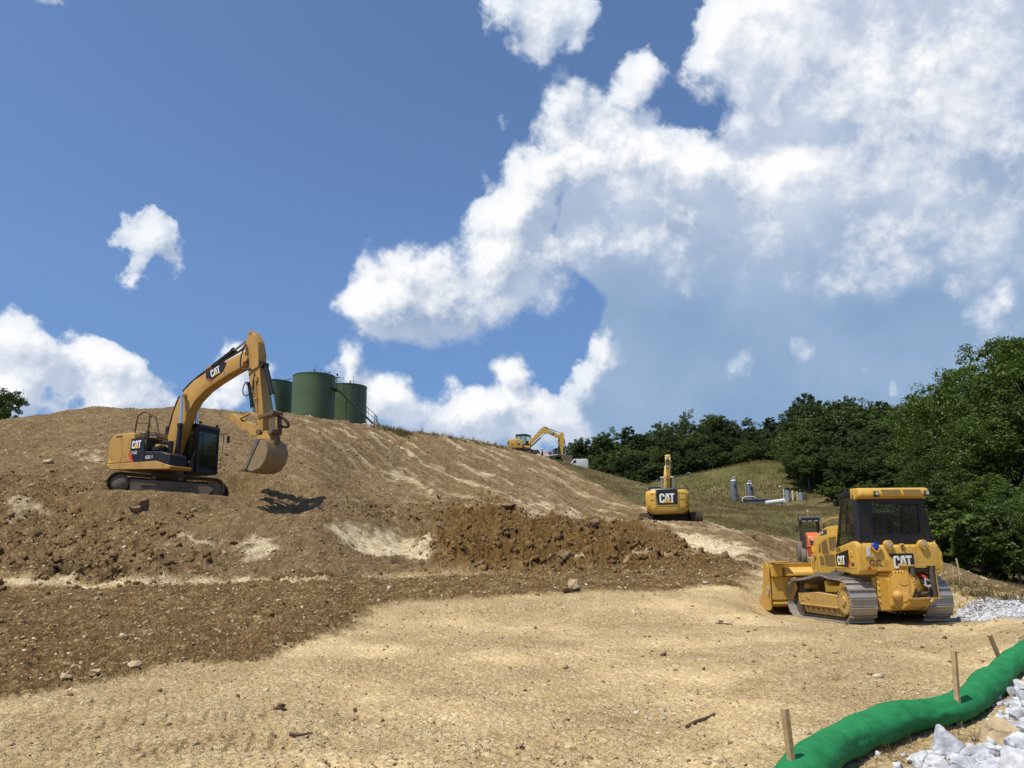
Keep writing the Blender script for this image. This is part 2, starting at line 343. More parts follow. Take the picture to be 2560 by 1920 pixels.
m_mound = np.maximum(inpoly([(-1200, 1200), (-300, 1180), (150, 1200), (270, 1205), (330, 1240), (400, 1300), (430, 1350), (480, 1390), (500, 1440), (300, 1460), (-300, 1470), (-1200, 1490)], blur=1.2, warp=1.0),
                     inpoly([(1040, 1270), (1200, 1245), (1300, 1262), (1290, 1285), (1150, 1290), (900, 1290), (880, 1270)], blur=.8, warp=.9))
m_pale = np.zeros_like(X)
for poly in ([(818, 1308), (900, 1325), (1000, 1342), (1075, 1372), (1090, 1405), (1040, 1398), (970, 1384), (900, 1372), (850, 1345)],
             [(612, 1368), (640, 1352), (680, 1368), (688, 1390), (650, 1398), (618, 1392)], [(475, 1352), (505, 1356), (512, 1378), (480, 1372)],
             [(1675, 1335), (1760, 1338), (1830, 1358), (1905, 1392), (1870, 1398), (1800, 1392), (1740, 1380), (1700, 1360)],
             [(1290, 1258), (1360, 1262), (1420, 1276), (1330, 1277)], [(1330, 1292), (1480, 1300), (1600, 1313), (1560, 1317), (1420, 1306), (1330, 1300)],
             [(30, 1276), (90, 1280), (75, 1290), (25, 1288)], [(210, 1135), (248, 1140), (240, 1162), (208, 1155)], [(975, 1178), (1010, 1180), (1012, 1205), (985, 1200)]):
    m_pale = np.maximum(m_pale, inpoly(poly, blur=.35, warp=.55, wf=1.3))
m_line = np.zeros_like(X)
for pts, wd in (([(-900, 1492), (-200, 1470), (200, 1466), (500, 1458), (820, 1446)], .35), ([(930, 1085), (1010, 1130), (1090, 1172), (1160, 1210)], .35), ([(1090, 1165), (1240, 1232)], .5),
                ([(1380, 1262), (1700, 1315)], .5), ([(1185, 1170), (1280, 1215)], .3), ([(1000, 1180), (1085, 1240)], .4), ([(1450, 1425), (1870, 1408)], .3)):
    m_line = np.maximum(m_line, .75 * stroke(pts, wd))
# grass: the hill beyond the dirt, and everything past the crest on the right
gb = [(1372, 1150), (1405, 1165), (1450, 1190), (1500, 1216), (1560, 1246), (1612, 1272), (1700, 1300), (1780, 1318), (1850, 1333), (1940, 1345), (2020, 1356), (2150, 1375), (2270, 1395)]
gp = [G(*p) for p in gb]; ga = np.array([math.atan2(p.x, p.y) for p in gp]); gr = np.array([math.hypot(p.x, p.y) for p in gp])
ga = np.concatenate([[-3.2, R(-40), math.atan2(*[(at(1330, 1137, 89)).x, 89])], ga, [R(33), 3.2]]); gr = np.concatenate([[70, 52, 92], gr, [31, 31]])
rb = np.interp(az, ga, gr)[:, None]
m_grass = smooth01((RR - rb + fbm(X, Y, .35, 4, 21) * 2.2) / 3 + .5)
m_grav = inpoly([(2380, 1512), (2450, 1500), (2560, 1500), (2800, 1500), (2800, 1562), (2560, 1550), (2440, 1535), (2385, 1530)], blur=.4, warp=.4)
m_green = smooth01((RR - 118) / 25) * m_grass

# ---- relief
rough = .012 + .05 * m_till + .10 * m_pile + .05 * m_mound + .055 * m_slope
clod = np.clip(fbm(X, Y, 2.2, 4, 31, .55, True), -1, 2)
clod2 = np.clip(fbm(X, Y, 7.0, 3, 37, .6, True), -1, 2)
micro = fbm(X, Y, 14, 3, 41, .6)
near = np.clip(1.2 - RR / 60, 0, 1)
keep = 1 - .75 * m_pale
Z += keep * (rough * (.55 * clod + .40 * clod2) + (.008 + .3 * rough) * micro * near)
Z += m_pile * (.35 * np.clip(fbm(X, Y, .55, 3, 43, .6), -.6, 1.2) + .18)
Z += m_mound * .22 * fbm(X, Y, .5, 3, 47)
Z += (m_slope * (1 - m_grass) * (.20 * fbm(X, Y, .28, 3, 53) + .07 * fbm(X, Y, 1.1, 3, 55)) + (1 - m_slope) * .035 * fbm(X, Y, .35, 3, 57))
# furrows running down the upper slope
fa, fb_ = G(930, 1085), G(1160, 1210); fd = Vector((fb_.x - fa.x, fb_.y - fa.y)).normalized()
al = X * fd.x + Y * fd.y; ac = -X * fd.y + Y * fd.x
m_fur = m_slope * (1 - m_grass) * smooth01((RR - 29) / 4) * smooth01((AA - R(-26)) / R(22))
fur = fbm(al * .06, ac, 1.0, 3, 61, .6)
Z += m_fur * .20 * fur
m_line = np.maximum(m_line, np.clip(m_fur * np.clip(fur * 1.3 - .15, 0, 1) * (.4 + fbm(X, Y, .5, 3, 65)), 0, .6))
# track cleat marks pressed into the pad
def cleats(pts, half, pitch=.18, depth=.045):
    global Z
    P = [G(*p) for p in pts]
    for a, b in zip(P, P[1:]):
        dx, dy = b.x - a.x, b.y - a.y; Ln = math.hypot(dx, dy); ux, uy = dx / Ln, dy / Ln
        t = (X - a.x) * ux + (Y - a.y) * uy; s_ = -(X - a.x) * uy + (Y - a.y) * ux + .05 * fbm(X, Y, .8, 2, 71)
        msk = (t > 0) & (t < Ln) & (np.abs(s_) < half)
        fade = .5 + .5 * fbm(X[msk], Y[msk], .7, 2, 77)
        Z[msk] -= depth * np.clip(fade, .1, 1) * (np.maximum(0, np.sin(t[msk] * 2 * np.pi / pitch)) ** 2)
cleats([(-150, 1800), (700, 1730), (1500, 1640), (2100, 1585)], .28); cleats([(-150, 1900), (700, 1850), (1600, 1740), (2250, 1600)], .28)
cleats([(500, 1960), (1300, 1880), (1800, 1760)], .28); cleats([(1000, 1600), (1500, 1560), (1950, 1530)], .28); cleats([(950, 1545), (1450, 1520)], .28)
cleats([(300, 1760), (1100, 1660), (1700, 1600)], .28); cleats([(-100, 1850), (900, 1790), (1700, 1690)], .28); cleats([(1200, 1920), (1650, 1840), (1880, 1780)], .28)
# the little cut bank on the left: a step with a ragged hollow in front
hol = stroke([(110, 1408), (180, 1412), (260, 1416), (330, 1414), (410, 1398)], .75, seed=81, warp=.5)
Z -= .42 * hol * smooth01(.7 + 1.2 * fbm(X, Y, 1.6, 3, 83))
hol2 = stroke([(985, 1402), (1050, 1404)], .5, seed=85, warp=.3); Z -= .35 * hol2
m_cut_shade = np.maximum(hol, hol2)  # mask for dark fresh-cut soil and the hollows' shade, painted into the colour
# berm crest roughness on the right
bump_r = inpoly([(2330, 1425), (2560, 1478), (2700, 1500), (2700, 1510), (2330, 1500)], blur=1, warp=.3); Z += bump_r * .12 * fbm(X, Y, 1.2, 3, 87)
def flatten(cx, cy, z, rad, sx=0, sy=0, ramp=1.4, noise=.04):
    global Z
    d_ = np.hypot(X - cx, Y - cy); wgt = smooth01((rad + ramp - d_) / ramp)
    tgt = z + sx * (X - cx) + sy * (Y - cy) + noise * clod * .5
    Z = Z * (1 - wgt) + tgt * wgt
# ------------------------------------------------------------------ footprints of the machines
EX1 = at(415, 1225, 27.6); DZ = Vector((8.25, 18.92, .105)); EX3 = at(1678, 1309, 50.0); RO = at(2036, 1414, 40.0)
_e2 = at(1322, 1130, 90); EX2 = Vector((_e2.x, 90, H(_e2.x, 90)))
flatten(EX1.x + .1, EX1.y + .7, EX1.z - .20, 2.55, sx=-.055, ramp=.8, noise=.05)
flatten(DZ.x, DZ.y, DZ.z, 2.0, ramp=1.5, noise=.012)
flatten(EX3.x, EX3.y, EX3.z, 2.2, ramp=2, noise=.08)
flatten(RO.x, RO.y, RO.z, 1.6, ramp=2, noise=.05)

# ------------------------------------------------------------------ soil and grass materials
def attr(q, name, out='Fac'):
    n = q.node('ShaderNodeAttribute', attribute_name=name); return n.outputs[out]
gm = bpy.data.materials.new('soil'); gm.use_nodes = True; q = NT(gm.node_tree); q.n.clear()
P_ = q.node('ShaderNodeTexCoord').outputs['Object']
sa = q.node('ShaderNodeSeparateColor'); q.put(sa.inputs[0], attr(q, 'soil_a', 'Color')); a_till, a_slope, a_pale = sa.outputs[0:3]
sb = q.node('ShaderNodeSeparateColor'); q.put(sb.inputs[0], attr(q, 'soil_b', 'Color')); a_grass, a_grav, a_mound = sb.outputs[0:3]
sc_ = q.node('ShaderNodeSeparateColor'); q.put(sc_.inputs[0], attr(q, 'soil_c', 'Color')); a_pile, a_cut_shade, a_green = sc_.outputs[0:3]
n1 = q.noise(P_, .35, 6, .6); n2 = q.noise(P_, 2.6, 7, .65); n3 = q.noise(P_, 14, 6, .7); n4 = q.noise(P_, 55, 4, .7)
wv = q.vmath('ADD', P_, q.vmath('SCALE', q.noise(P_, 11, 4, .6, out=1), scale=.16))
fl1 = q.voro(wv, 11, 'DISTANCE_TO_EDGE'); fl2 = q.voro(wv, 27, 'DISTANCE_TO_EDGE'); cell = q.voro(wv, 11, 'F1', out=1)
cs_ = q.node('ShaderNodeSeparateColor'); q.put(cs_.inputs[0], cell); cellr = cs_.outputs[0]; crust = q.math('MULTIPLY', q.mr(fl1, 0, .16), q.mr(fl2, 0, .2, .6, 1))
vo = q.voro(q.vmath('ADD', P_, q.vmath('SCALE', q.noise(P_, 9, 2, .5, out=1), scale=.12)), 7.5)
vo2 = q.voro(P_, 24)
mixn = q.math('ADD', q.math('MULTIPLY', n2, .42), q.math('ADD', q.math('MULTIPLY', n3, .26), q.math('ADD', q.math('MULTIPLY', n4, .18), q.math('MULTIPLY', q.math('ADD', q.math('MULTIPLY', cellr, .5), q.math('MULTIPLY', crust, .5)), .14))))
pad = q.ramp(mixn, [(.34, (.31, .21, .096)), (.42, (.45, .325, .162)), (.52, (.56, .425, .227)), (.66, (.74, .61, .37))])
pad = q.mix(q.math('MULTIPLY', q.mr(n1, .38, .62), .55), pad, q.mix(1, pad, (.74, .70, .66), 'MULTIPLY'))
till = q.ramp(mixn, [(.36, (.045, .026, .009)), (.45, (.132, .080, .030)), (.54, (.212, .137, .056)), (.65, (.50, .38, .205))])
slope = q.ramp(mixn, [(.36, (.085, .053, .022)), (.46, (.185, .123, .057)), (.55, (.258, .180, .091)), (.66, (.48, .37, .215))])
slope = q.mix(q.math('MULTIPLY', q.mr(n1, .40, .60), .6), slope, q.mix(1, slope, (.78, .74, .72), 'MULTIPLY'))
pile = q.ramp(mixn, [(.34, (.042, .022, .006)), (.46, (.128, .071, .021)), (.56, (.195, .116, .038)), (.70, (.38, .26, .115))])
pale = q.ramp(mixn, [(.34, (.24, .175, .095)), (.48, (.58, .47, .29)), (.62, (.82, .71, .48))])
grav = q.mix(q.mr(vo2, .05, .35), (.62, .62, .63), (.30, .30, .31))
gn = q.noise(P_, .22, 7, .62); gn2 = q.noise(P_, 3.2, 6, .7)
grs = q.ramp(q.math('ADD', q.math('MULTIPLY', gn, .55), q.math('MULTIPLY', gn2, .45)), [(.36, (.055, .050, .018)), (.46, (.102, .094, .034)), (.54, (.150, .128, .052)), (.66, (.24, .19, .10))])
grs = q.mix(a_green, grs, q.mix(.72, grs, (.050, .070, .016)))
c = q.mix(q.math('MULTIPLY', a_slope, 1), pad, slope)
c = q.mix(a_till, c, till); c = q.mix(q.math('MULTIPLY', a_mound, .55), c, till)
c = q.mix(a_pile, c, pile); 
palef = q.math('MULTIPLY', a_pale, q.mr(q.noise(P_, 1.6, 6, .7), .30, .44)); c = q.mix(palef, c, pale)
c = q.mix(a_grav, c, grav); c = q.mix(a_cut_shade, c, q.mix(1, c, (.38, .34, .32), 'MULTIPLY'))  # hollows darkened: fresh-cut soil together with painted cavity shade
# pale stone chips lying in the soil
chip = q.math('MULTIPLY', q.mr(vo, .10, .05), q.mr(q.noise(P_, 4.3, 2, .5), .56, .60))
c = q.mix(q.math('MULTIPLY', chip, .7), c, (.55, .46, .32))
c = q.mix(a_grass, c, grs)
bs = q.node('ShaderNodeBsdfPrincipled'); q.put(bs.inputs['Base Color'], c); bs.inputs['Roughness'].default_value = .95; bs.inputs['Specular IOR Level'].default_value = .15
hgt = q.math('ADD', q.math('ADD', q.math('MULTIPLY', crust, .085), q.math('MULTIPLY', q.math('MULTIPLY', cellr, q.mr(fl1, 0, .05)), .10)), q.math('ADD', q.math('MULTIPLY', n2, .5), q.math('ADD', q.math('MULTIPLY', n3, .28), q.math('ADD', q.math('MULTIPLY', n4, .08), q.math('MULTIPLY', q.mr(vo, 0, .5), -.10)))))
smo = q.mr(q.math('ADD', n1, q.math('MULTIPLY', n2, .25)), .50, .68, .35, 1.0); smo = q.math('MAXIMUM', smo, q.math('MAXIMUM', a_slope, a_till)); hgt = q.math('MULTIPLY', hgt, smo)
bp = q.node('ShaderNodeBump'); bp.inputs['Strength'].default_value = 1.0; bp.inputs['Distance'].default_value = .14; q.put(bp.inputs['Height'], hgt)
q.l.new(bp.outputs[0], bs.inputs['Normal']); mo = q.node('ShaderNodeOutputMaterial'); q.l.new(bs.outputs[0], mo.inputs[0])

# ------------------------------------------------------------------ the ground, one sheet to the horizon
idx = np.arange(NA * NRR).reshape(NA, NRR)
quads = np.stack([idx[:-1, :-1], idx[:-1, 1:], idx[1:, 1:], idx[1:, :-1]], -1).reshape(-1, 4)[:, ::-1]
cen = NA * NRR; tri = np.stack([np.full(NA - 1, cen), idx[1:, 0], idx[:-1, 0]], -1)[:, ::-1]
V3 = np.concatenate([np.stack([X, Y, Z], -1).reshape(-1, 3), [[0, 0, 0]]])
me = np_mesh('ground', V3, [quads, tri], [gm], smooth=True)
def cattr(name, a, b, c_):
    at_ = me.attributes.new(name, 'FLOAT_COLOR', 'POINT')
    d = np.zeros((NA * NRR + 1, 4), np.float32); d[:-1, 0] = a.ravel(); d[:-1, 1] = b.ravel(); d[:-1, 2] = c_.ravel(); d[:, 3] = 1
    at_.data.foreach_set('color', d.ravel())
cattr('soil_a', m_till, m_slope, np.clip(np.maximum(m_pale, m_line), 0, 1)); cattr('soil_b', m_grass, m_grav, m_mound); cattr('soil_c', m_pile, m_cut_shade, m_green)
tag(link('ground', me), kind='structure')
ZI = Z
def Hz(x, y):
    "vectorised ground height"
    a = np.arctan2(x, y); r_ = np.hypot(x, y)
    i = np.clip(np.searchsorted(az, a) - 1, 0, NA - 2); j = np.clip(np.searchsorted(rr, r_) - 1, 0, NRR - 2)
    u = (a - az[i]) / (az[i + 1] - az[i]); v = np.clip((r_ - rr[j]) / (rr[j + 1] - rr[j]), 0, 1)
    return (Z[i, j] * (1 - v) + Z[i, j + 1] * v) * (1 - u) + (Z[i + 1, j] * (1 - v) + Z[i + 1, j + 1] * v) * u
def mask_at(M_, x, y):
    a = np.arctan2(x, y); r_ = np.hypot(x, y)
    return M_[np.clip(np.searchsorted(az, a), 0, NA - 1), np.clip(np.searchsorted(rr, r_), 0, NRR - 1)]
def in_view(x, y, lo, hi):
    r_ = np.hypot(x, y); a = np.arctan2(x, y); return (r_ > lo) & (r_ < hi) & (np.abs(a) < R(41))

# ------------------------------------------------------------------ loose stones and clods
rng = np.random.default_rng(7)
def rock_template(seed):
    "an angular broken fragment"
    rs = np.random.default_rng(seed)
    v = np.array([((i & 1) - .5, ((i >> 1) & 1) - .5, ((i >> 2) & 1) - .5) for i in range(8)]) * 1.5
    v += rs.uniform(-.38, .38, v.shape); v[4:, :2] *= rs.uniform(.4, .8); v[:4, :2] *= rs.uniform(.8, 1.1)
    q_ = [(0, 2, 3, 1), (4, 5, 7, 6), (0, 1, 5, 4), (2, 6, 7, 3), (0, 4, 6, 2), (1, 3, 7, 5)]
    f = np.array([t for a_, b_, c_, d_ in q_ for t in ((a_, b_, c_), (a_, c_, d_))]); return v, f
TPL = [rock_template(s) for s in range(12)]
def scatter(name, x, y, size, mats, label, flat=.55, sink=.25, midx=None, squash=None):
    vs, fs, mi = [], [], []; off = 0; z = Hz(x, y)
    for k in range(len(TPL)):
        sel = np.nonzero(np.arange(len(x)) % len(TPL) == k)[0]
        if not len(sel): continue
        v, f = TPL[k]; n = len(sel); th = rng.random(n) * 6.28
        s3 = size[sel, None] * np.stack([rng.uniform(.7, 1.4, n), rng.uniform(.6, 1.1, n), flat * rng.uniform(.6, 1.3, n)], -1)
        p = v[None] * s3[:, None, :]
        c_, s_ = np.cos(th)[:, None], np.sin(th)[:, None]
        px_ = p[..., 0] * c_ - p[..., 1] * s_; py_ = p[..., 0] * s_ + p[..., 1] * c_
        tl = rng.normal(0, .25, (n, 2)); pz = p[..., 2] + px_ * tl[:, :1] + py_ * tl[:, 1:]
        out = np.stack([px_ + x[sel, None], py_ + y[sel, None], pz + (z[sel] + (.5 - sink) * s3[:, 2])[:, None]], -1)
        vs.append(out.reshape(-1, 3)); fs.append((f[None] + (off + np.arange(n) * len(v))[:, None, None]).reshape(-1, 3)); off += n * len(v)
        mi.append(np.repeat(rng.integers(0, len(mats), n), len(f)))
    o = link(name, np_mesh(name, np.concatenate(vs), np.concatenate(fs), mats, midx=np.concatenate(mi)))
    return tag(o, label, name.split('_')[-1], kind='stuff')
def rough_mat(name, base, var=.35, scale=6, rough=.9, bump=.02, bscale=18, light=None):
    m = bpy.data.materials.new(name); m.use_nodes = True; q = NT(m.node_tree); b = q.n['Principled BSDF']
    p = q.node('ShaderNodeTexCoord').outputs['Object']; n = q.noise(p, scale, 6, .65)
    lo = tuple(c * (1 - var) for c in base); hi = light or tuple(min(1, c * (1 + var)) for c in base)
    q.put(b.inputs['Base Color'], q.mix(q.mr(n, .35, .65), lo, hi)); b.inputs['Roughness'].default_value = rough
    b.inputs['Specular IOR Level'].default_value = .25
    u = q.node('ShaderNodeBump'); u.inputs['Distance'].default_value = bump; u.inputs['Strength'].default_value = .8
    q.put(u.inputs['Height'], q.noise(p, bscale, 5, .65)); q.l.new(u.outputs[0], b.inputs['Normal']); return m
st_pile = rough_mat('clod_ochre', (.155, .088, .030), .4, 4); st_brown = rough_mat('clod_brown', (.185, .118, .052), .4, 4); st_dark = rough_mat('clod_dark', (.12, .074, .030), .4, 4)
st_tan = rough_mat('stone_tan', (.32, .24, .145), .3, 5); st_pale = rough_mat('stone_pale', (.50, .42, .29), .3, 5); st_grey = rough_mat('stone_grey', (.22, .20, .17), .3, 5)
def polar_pts(n, lo, hi, pw=1.0):
    a = rng.uniform(R(-40), R(40), n); r_ = np.exp(rng.uniform(np.log(lo), np.log(hi), n)); return r_ * np.sin(a), r_ * np.cos(a)
def clear(x, y):
    k = np.ones(len(x), bool)
    for c_, rad in ((EX1, 2.6), (DZ, 2.1), (EX3, 2.4), (RO, 1.5)): k &= np.hypot(x - c_.x, y - c_.y) > rad
    return k
x, y = polar_pts(120000, 6, 95); r_ = np.hypot(x, y)
soil_w = np.clip(.10 * (1 - mask_at(m_slope, x, y)) + .62 * mask_at(m_till, x, y) + .30 * mask_at(m_slope, x, y) + .4 * mask_at(m_mound, x, y), 0, 1) * (1 - mask_at(m_grass, x, y)) * (1 - .9 * mask_at(m_pile, x, y)) * (1 - .8 * mask_at(m_pale, x, y))
k = (rng.random(len(x)) < soil_w) & clear(x, y); x, y, r_ = x[k], y[k], r_[k]
size = np.clip(rng.lognormal(math.log(.013), .60, len(x)) * np.clip(r_ / 16, .5, 1.7), .005, .10)
scatter('loose_stones', x, y, size, [st_brown, st_brown, st_tan, st_tan, st_brown, st_pale], 'small loose stones and crumbs of soil scattered over the graded slope and work pad')
x, y = polar_pts(90000, 16, 90); r_ = np.hypot(x, y); k = (rng.random(len(x)) < .7 * mask_at(m_slope, x, y) * (1 - mask_at(m_grass, x, y)) * (1 - mask_at(m_pile, x, y)) * np.clip(.25 + 1.3 * fbm(x, y, .3, 3, 97), .08, 1)) & clear(x, y); x, y, r_ = x[k], y[k], r_[k]
scatter('shale_flakes', x, y, np.clip(rng.lognormal(math.log(.020), .50, len(x)) * np.clip(r_ / 26, .6, 1.8), .008, .11), [st_pale, st_tan, st_tan, st_brown], 'thin pale flakes of broken shale lying over the graded dirt slope', flat=.28, sink=.1)
# clods of the dark pile and mounds
x, y = polar_pts(70000, 18, 52); k = (rng.random(len(x)) < mask_at(m_pile, x, y) * .55 + .28 * mask_at(m_mound, x, y)) & clear(x, y); x, y = x[k], y[k]
scatter('soil_clods', x, y, np.clip(rng.lognormal(math.log(.045), .55, len(x)), .015, .20), [st_pile, st_dark, st_pile, st_pile, st_brown], 'clods of freshly dug dark brown earth lying on the spoil heap and mounds', flat=.7)
# chips on the pad close to the viewer
x, y = polar_pts(60000, 5.5, 17); k = (rng.random(len(x)) < .16 * np.clip(.25 + 1.6 * fbm(x, y, .5, 3, 91), 0.04, 1)) & (mask_at(m_till, x, y) < .5); x, y = x[k], y[k]
scatter('soil_crumbs', x, y, np.clip(rng.lognormal(math.log(.0105), .5, len(x)), .004, .045), [st_tan, st_tan, st_pale, st_brown], 'fine tan crumbs and chips on the pale compacted pad', flat=.5)
# gravel patch on the right
gx0, gx1 = G(2380, 1515), G(2650, 1525)
n = 16000; x = rng.uniform(gx0.x - 1, gx1.x + 3, n); y = rng.uniform(14, 26, n); k = mask_at(m_grav, x, y) > .5; x, y = x[k], y[k]
gv1 = rough_mat('gravel_light', (.52, .52, .53), .25, 9); gv2 = rough_mat('gravel_grey', (.32, .32, .34), .25, 9)
scatter('crushed_gravel', x, y, rng.uniform(.022, .055, len(x)), [gv1, gv1, gv2], 'patch of light grey crushed gravel beside the crawler tractor', flat=.6, sink=.1)

# ------------------------------------------------------------------ grass as tufts of blades
def blades(name, x, y, hgt, wid, mats, label, per=5, lean=.35):
    n = len(x) * per; bx = np.repeat(x, per) + rng.normal(0, 1, n) * np.repeat(wid * 2.5, per); by = np.repeat(y, per) + rng.normal(0, 1, n) * np.repeat(wid * 2.5, per)
    bz = Hz(bx, by) - .03; h_ = np.repeat(hgt, per) * rng.uniform(.5, 1.15, n); w_ = np.repeat(wid, per); th = rng.random(n) * 6.28
    dx, dy = np.cos(th) * w_, np.sin(th) * w_; lx, ly = rng.normal(0, lean, n) * h_, rng.normal(0, lean, n) * h_
    v = np.empty((n, 3, 3)); v[:, 0] = np.stack([bx - dx, by - dy, bz], -1); v[:, 1] = np.stack([bx + dx, by + dy, bz], -1); v[:, 2] = np.stack([bx + lx, by + ly, bz + h_], -1)
    o = link(name, np_mesh(name, v.reshape(-1, 3), np.arange(n * 3).reshape(-1, 3), mats, midx=rng.integers(0, len(mats), n)))
    return tag(o, label, 'grass', kind='stuff')
def leaf_mat(name, base, var=.35, trans=.35, scale=.6):
    m = bpy.data.materials.new(name); m.use_nodes = True; q = NT(m.node_tree); q.n.clear()
    p = q.node('ShaderNodeTexCoord').outputs['Object']; n = q.noise(p, scale, 5, .65)
    ge = q.node('ShaderNodeNewGeometry'); rnd = ge.outputs['Random Per Island']; ob = q.node('ShaderNodeObjectInfo').outputs['Random']
    f = q.math('ADD', q.math('MULTIPLY', n, .5), q.math('ADD', q.math('MULTIPLY', rnd, .35), q.math('MULTIPLY', ob, .25)))
    lo = tuple(c * (1 - var) for c in base); hi = tuple(c * (1 + var) for c in base); hi = (hi[0] * 1.15, hi[1], hi[2] * .8)
    col_ = q.mix(q.mr(f, .3, .8), lo, hi)
    d = q.node('ShaderNodeBsdfDiffuse'); q.put(d.inputs[0], col_); t = q.node('ShaderNodeBsdfTranslucent'); q.put(t.inputs[0], col_)
    g_ = q.node('ShaderNodeBsdfGlossy'); g_.inputs['Roughness'].default_value = .5; q.put(g_.inputs[0], (.5, .5, .5))
    a = q.node('ShaderNodeMixShader'); a.inputs[0].default_value = trans; q.l.new(d.outputs[0], a.inputs[1]); q.l.new(t.outputs[0], a.inputs[2])
    b = q.node('ShaderNodeMixShader'); b.inputs[0].default_value = .035; q.l.new(a.outputs[0], b.inputs[1]); q.l.new(g_.outputs[0], b.inputs[2])
    o = q.node('ShaderNodeOutputMaterial'); q.l.new(b.outputs[0], o.inputs[0]); return m
gr_dry = leaf_mat('dry_grass', (.25, .19, .095)); gr_olive = leaf_mat('olive_grass', (.145, .125, .048)); gr_green = leaf_mat('green_grass', (.055, .085, .018))
x, y = polar_pts(150000, 34, 112); mg = mask_at(m_grass, x, y); k = (rng.random(len(x)) < mg * np.clip(.55 + 1.1 * fbm(x, y, .25, 3, 101), .12, 1)) & (x > -2); x, y = x[k], y[k]; r_ = np.hypot(x, y)
blades('hill_grass', x, y, np.clip(.20 + .16 * fbm(x, y, .4, 3, 103), .06, .45), np.clip(r_ * .00022, .008, .03), [gr_dry, gr_olive, gr_dry, gr_olive], 'dry olive and straw coloured grass over the hillside right of the dirt slope', per=7)
x, y = polar_pts(60000, 108, 165); k = (rng.random(len(x)) < mask_at(m_grass, x, y) * .8) & (x > 8); x, y = x[k], y[k]
blades('far_meadow_grass', x, y, rng.uniform(.15, .5, len(x)), np.full(len(x), .05), [gr_olive, gr_dry, gr_green], 'olive green meadow grass on the far hillside below the wood', per=3)
# weeds along the left crest
cx_, cy_ = [], []
for p0, p1, n in (((955, 1068), (1015, 1082), 260), ((1060, 1084), (1130, 1092), 60), ((1130, 1093), (1260, 1117), 110)):
    a_, b_ = G(p0[0], p0[1] + 4), G(p1[0], p1[1] + 4); t = rng.random(n)
    cx_.append(a_.x + t * (b_.x - a_.x) + rng.normal(0, .5, n)); cy_.append(a_.y + t * (b_.y - a_.y) + rng.normal(0, .7, n))
x, y = np.concatenate(cx_), np.concatenate(cy_)
blades('crest_weeds', x, y, rng.uniform(.15, .6, len(x)), np.full(len(x), .022), [gr_olive, gr_dry, gr_green], 'ragged weeds growing along the crest of the dirt slope', per=7)
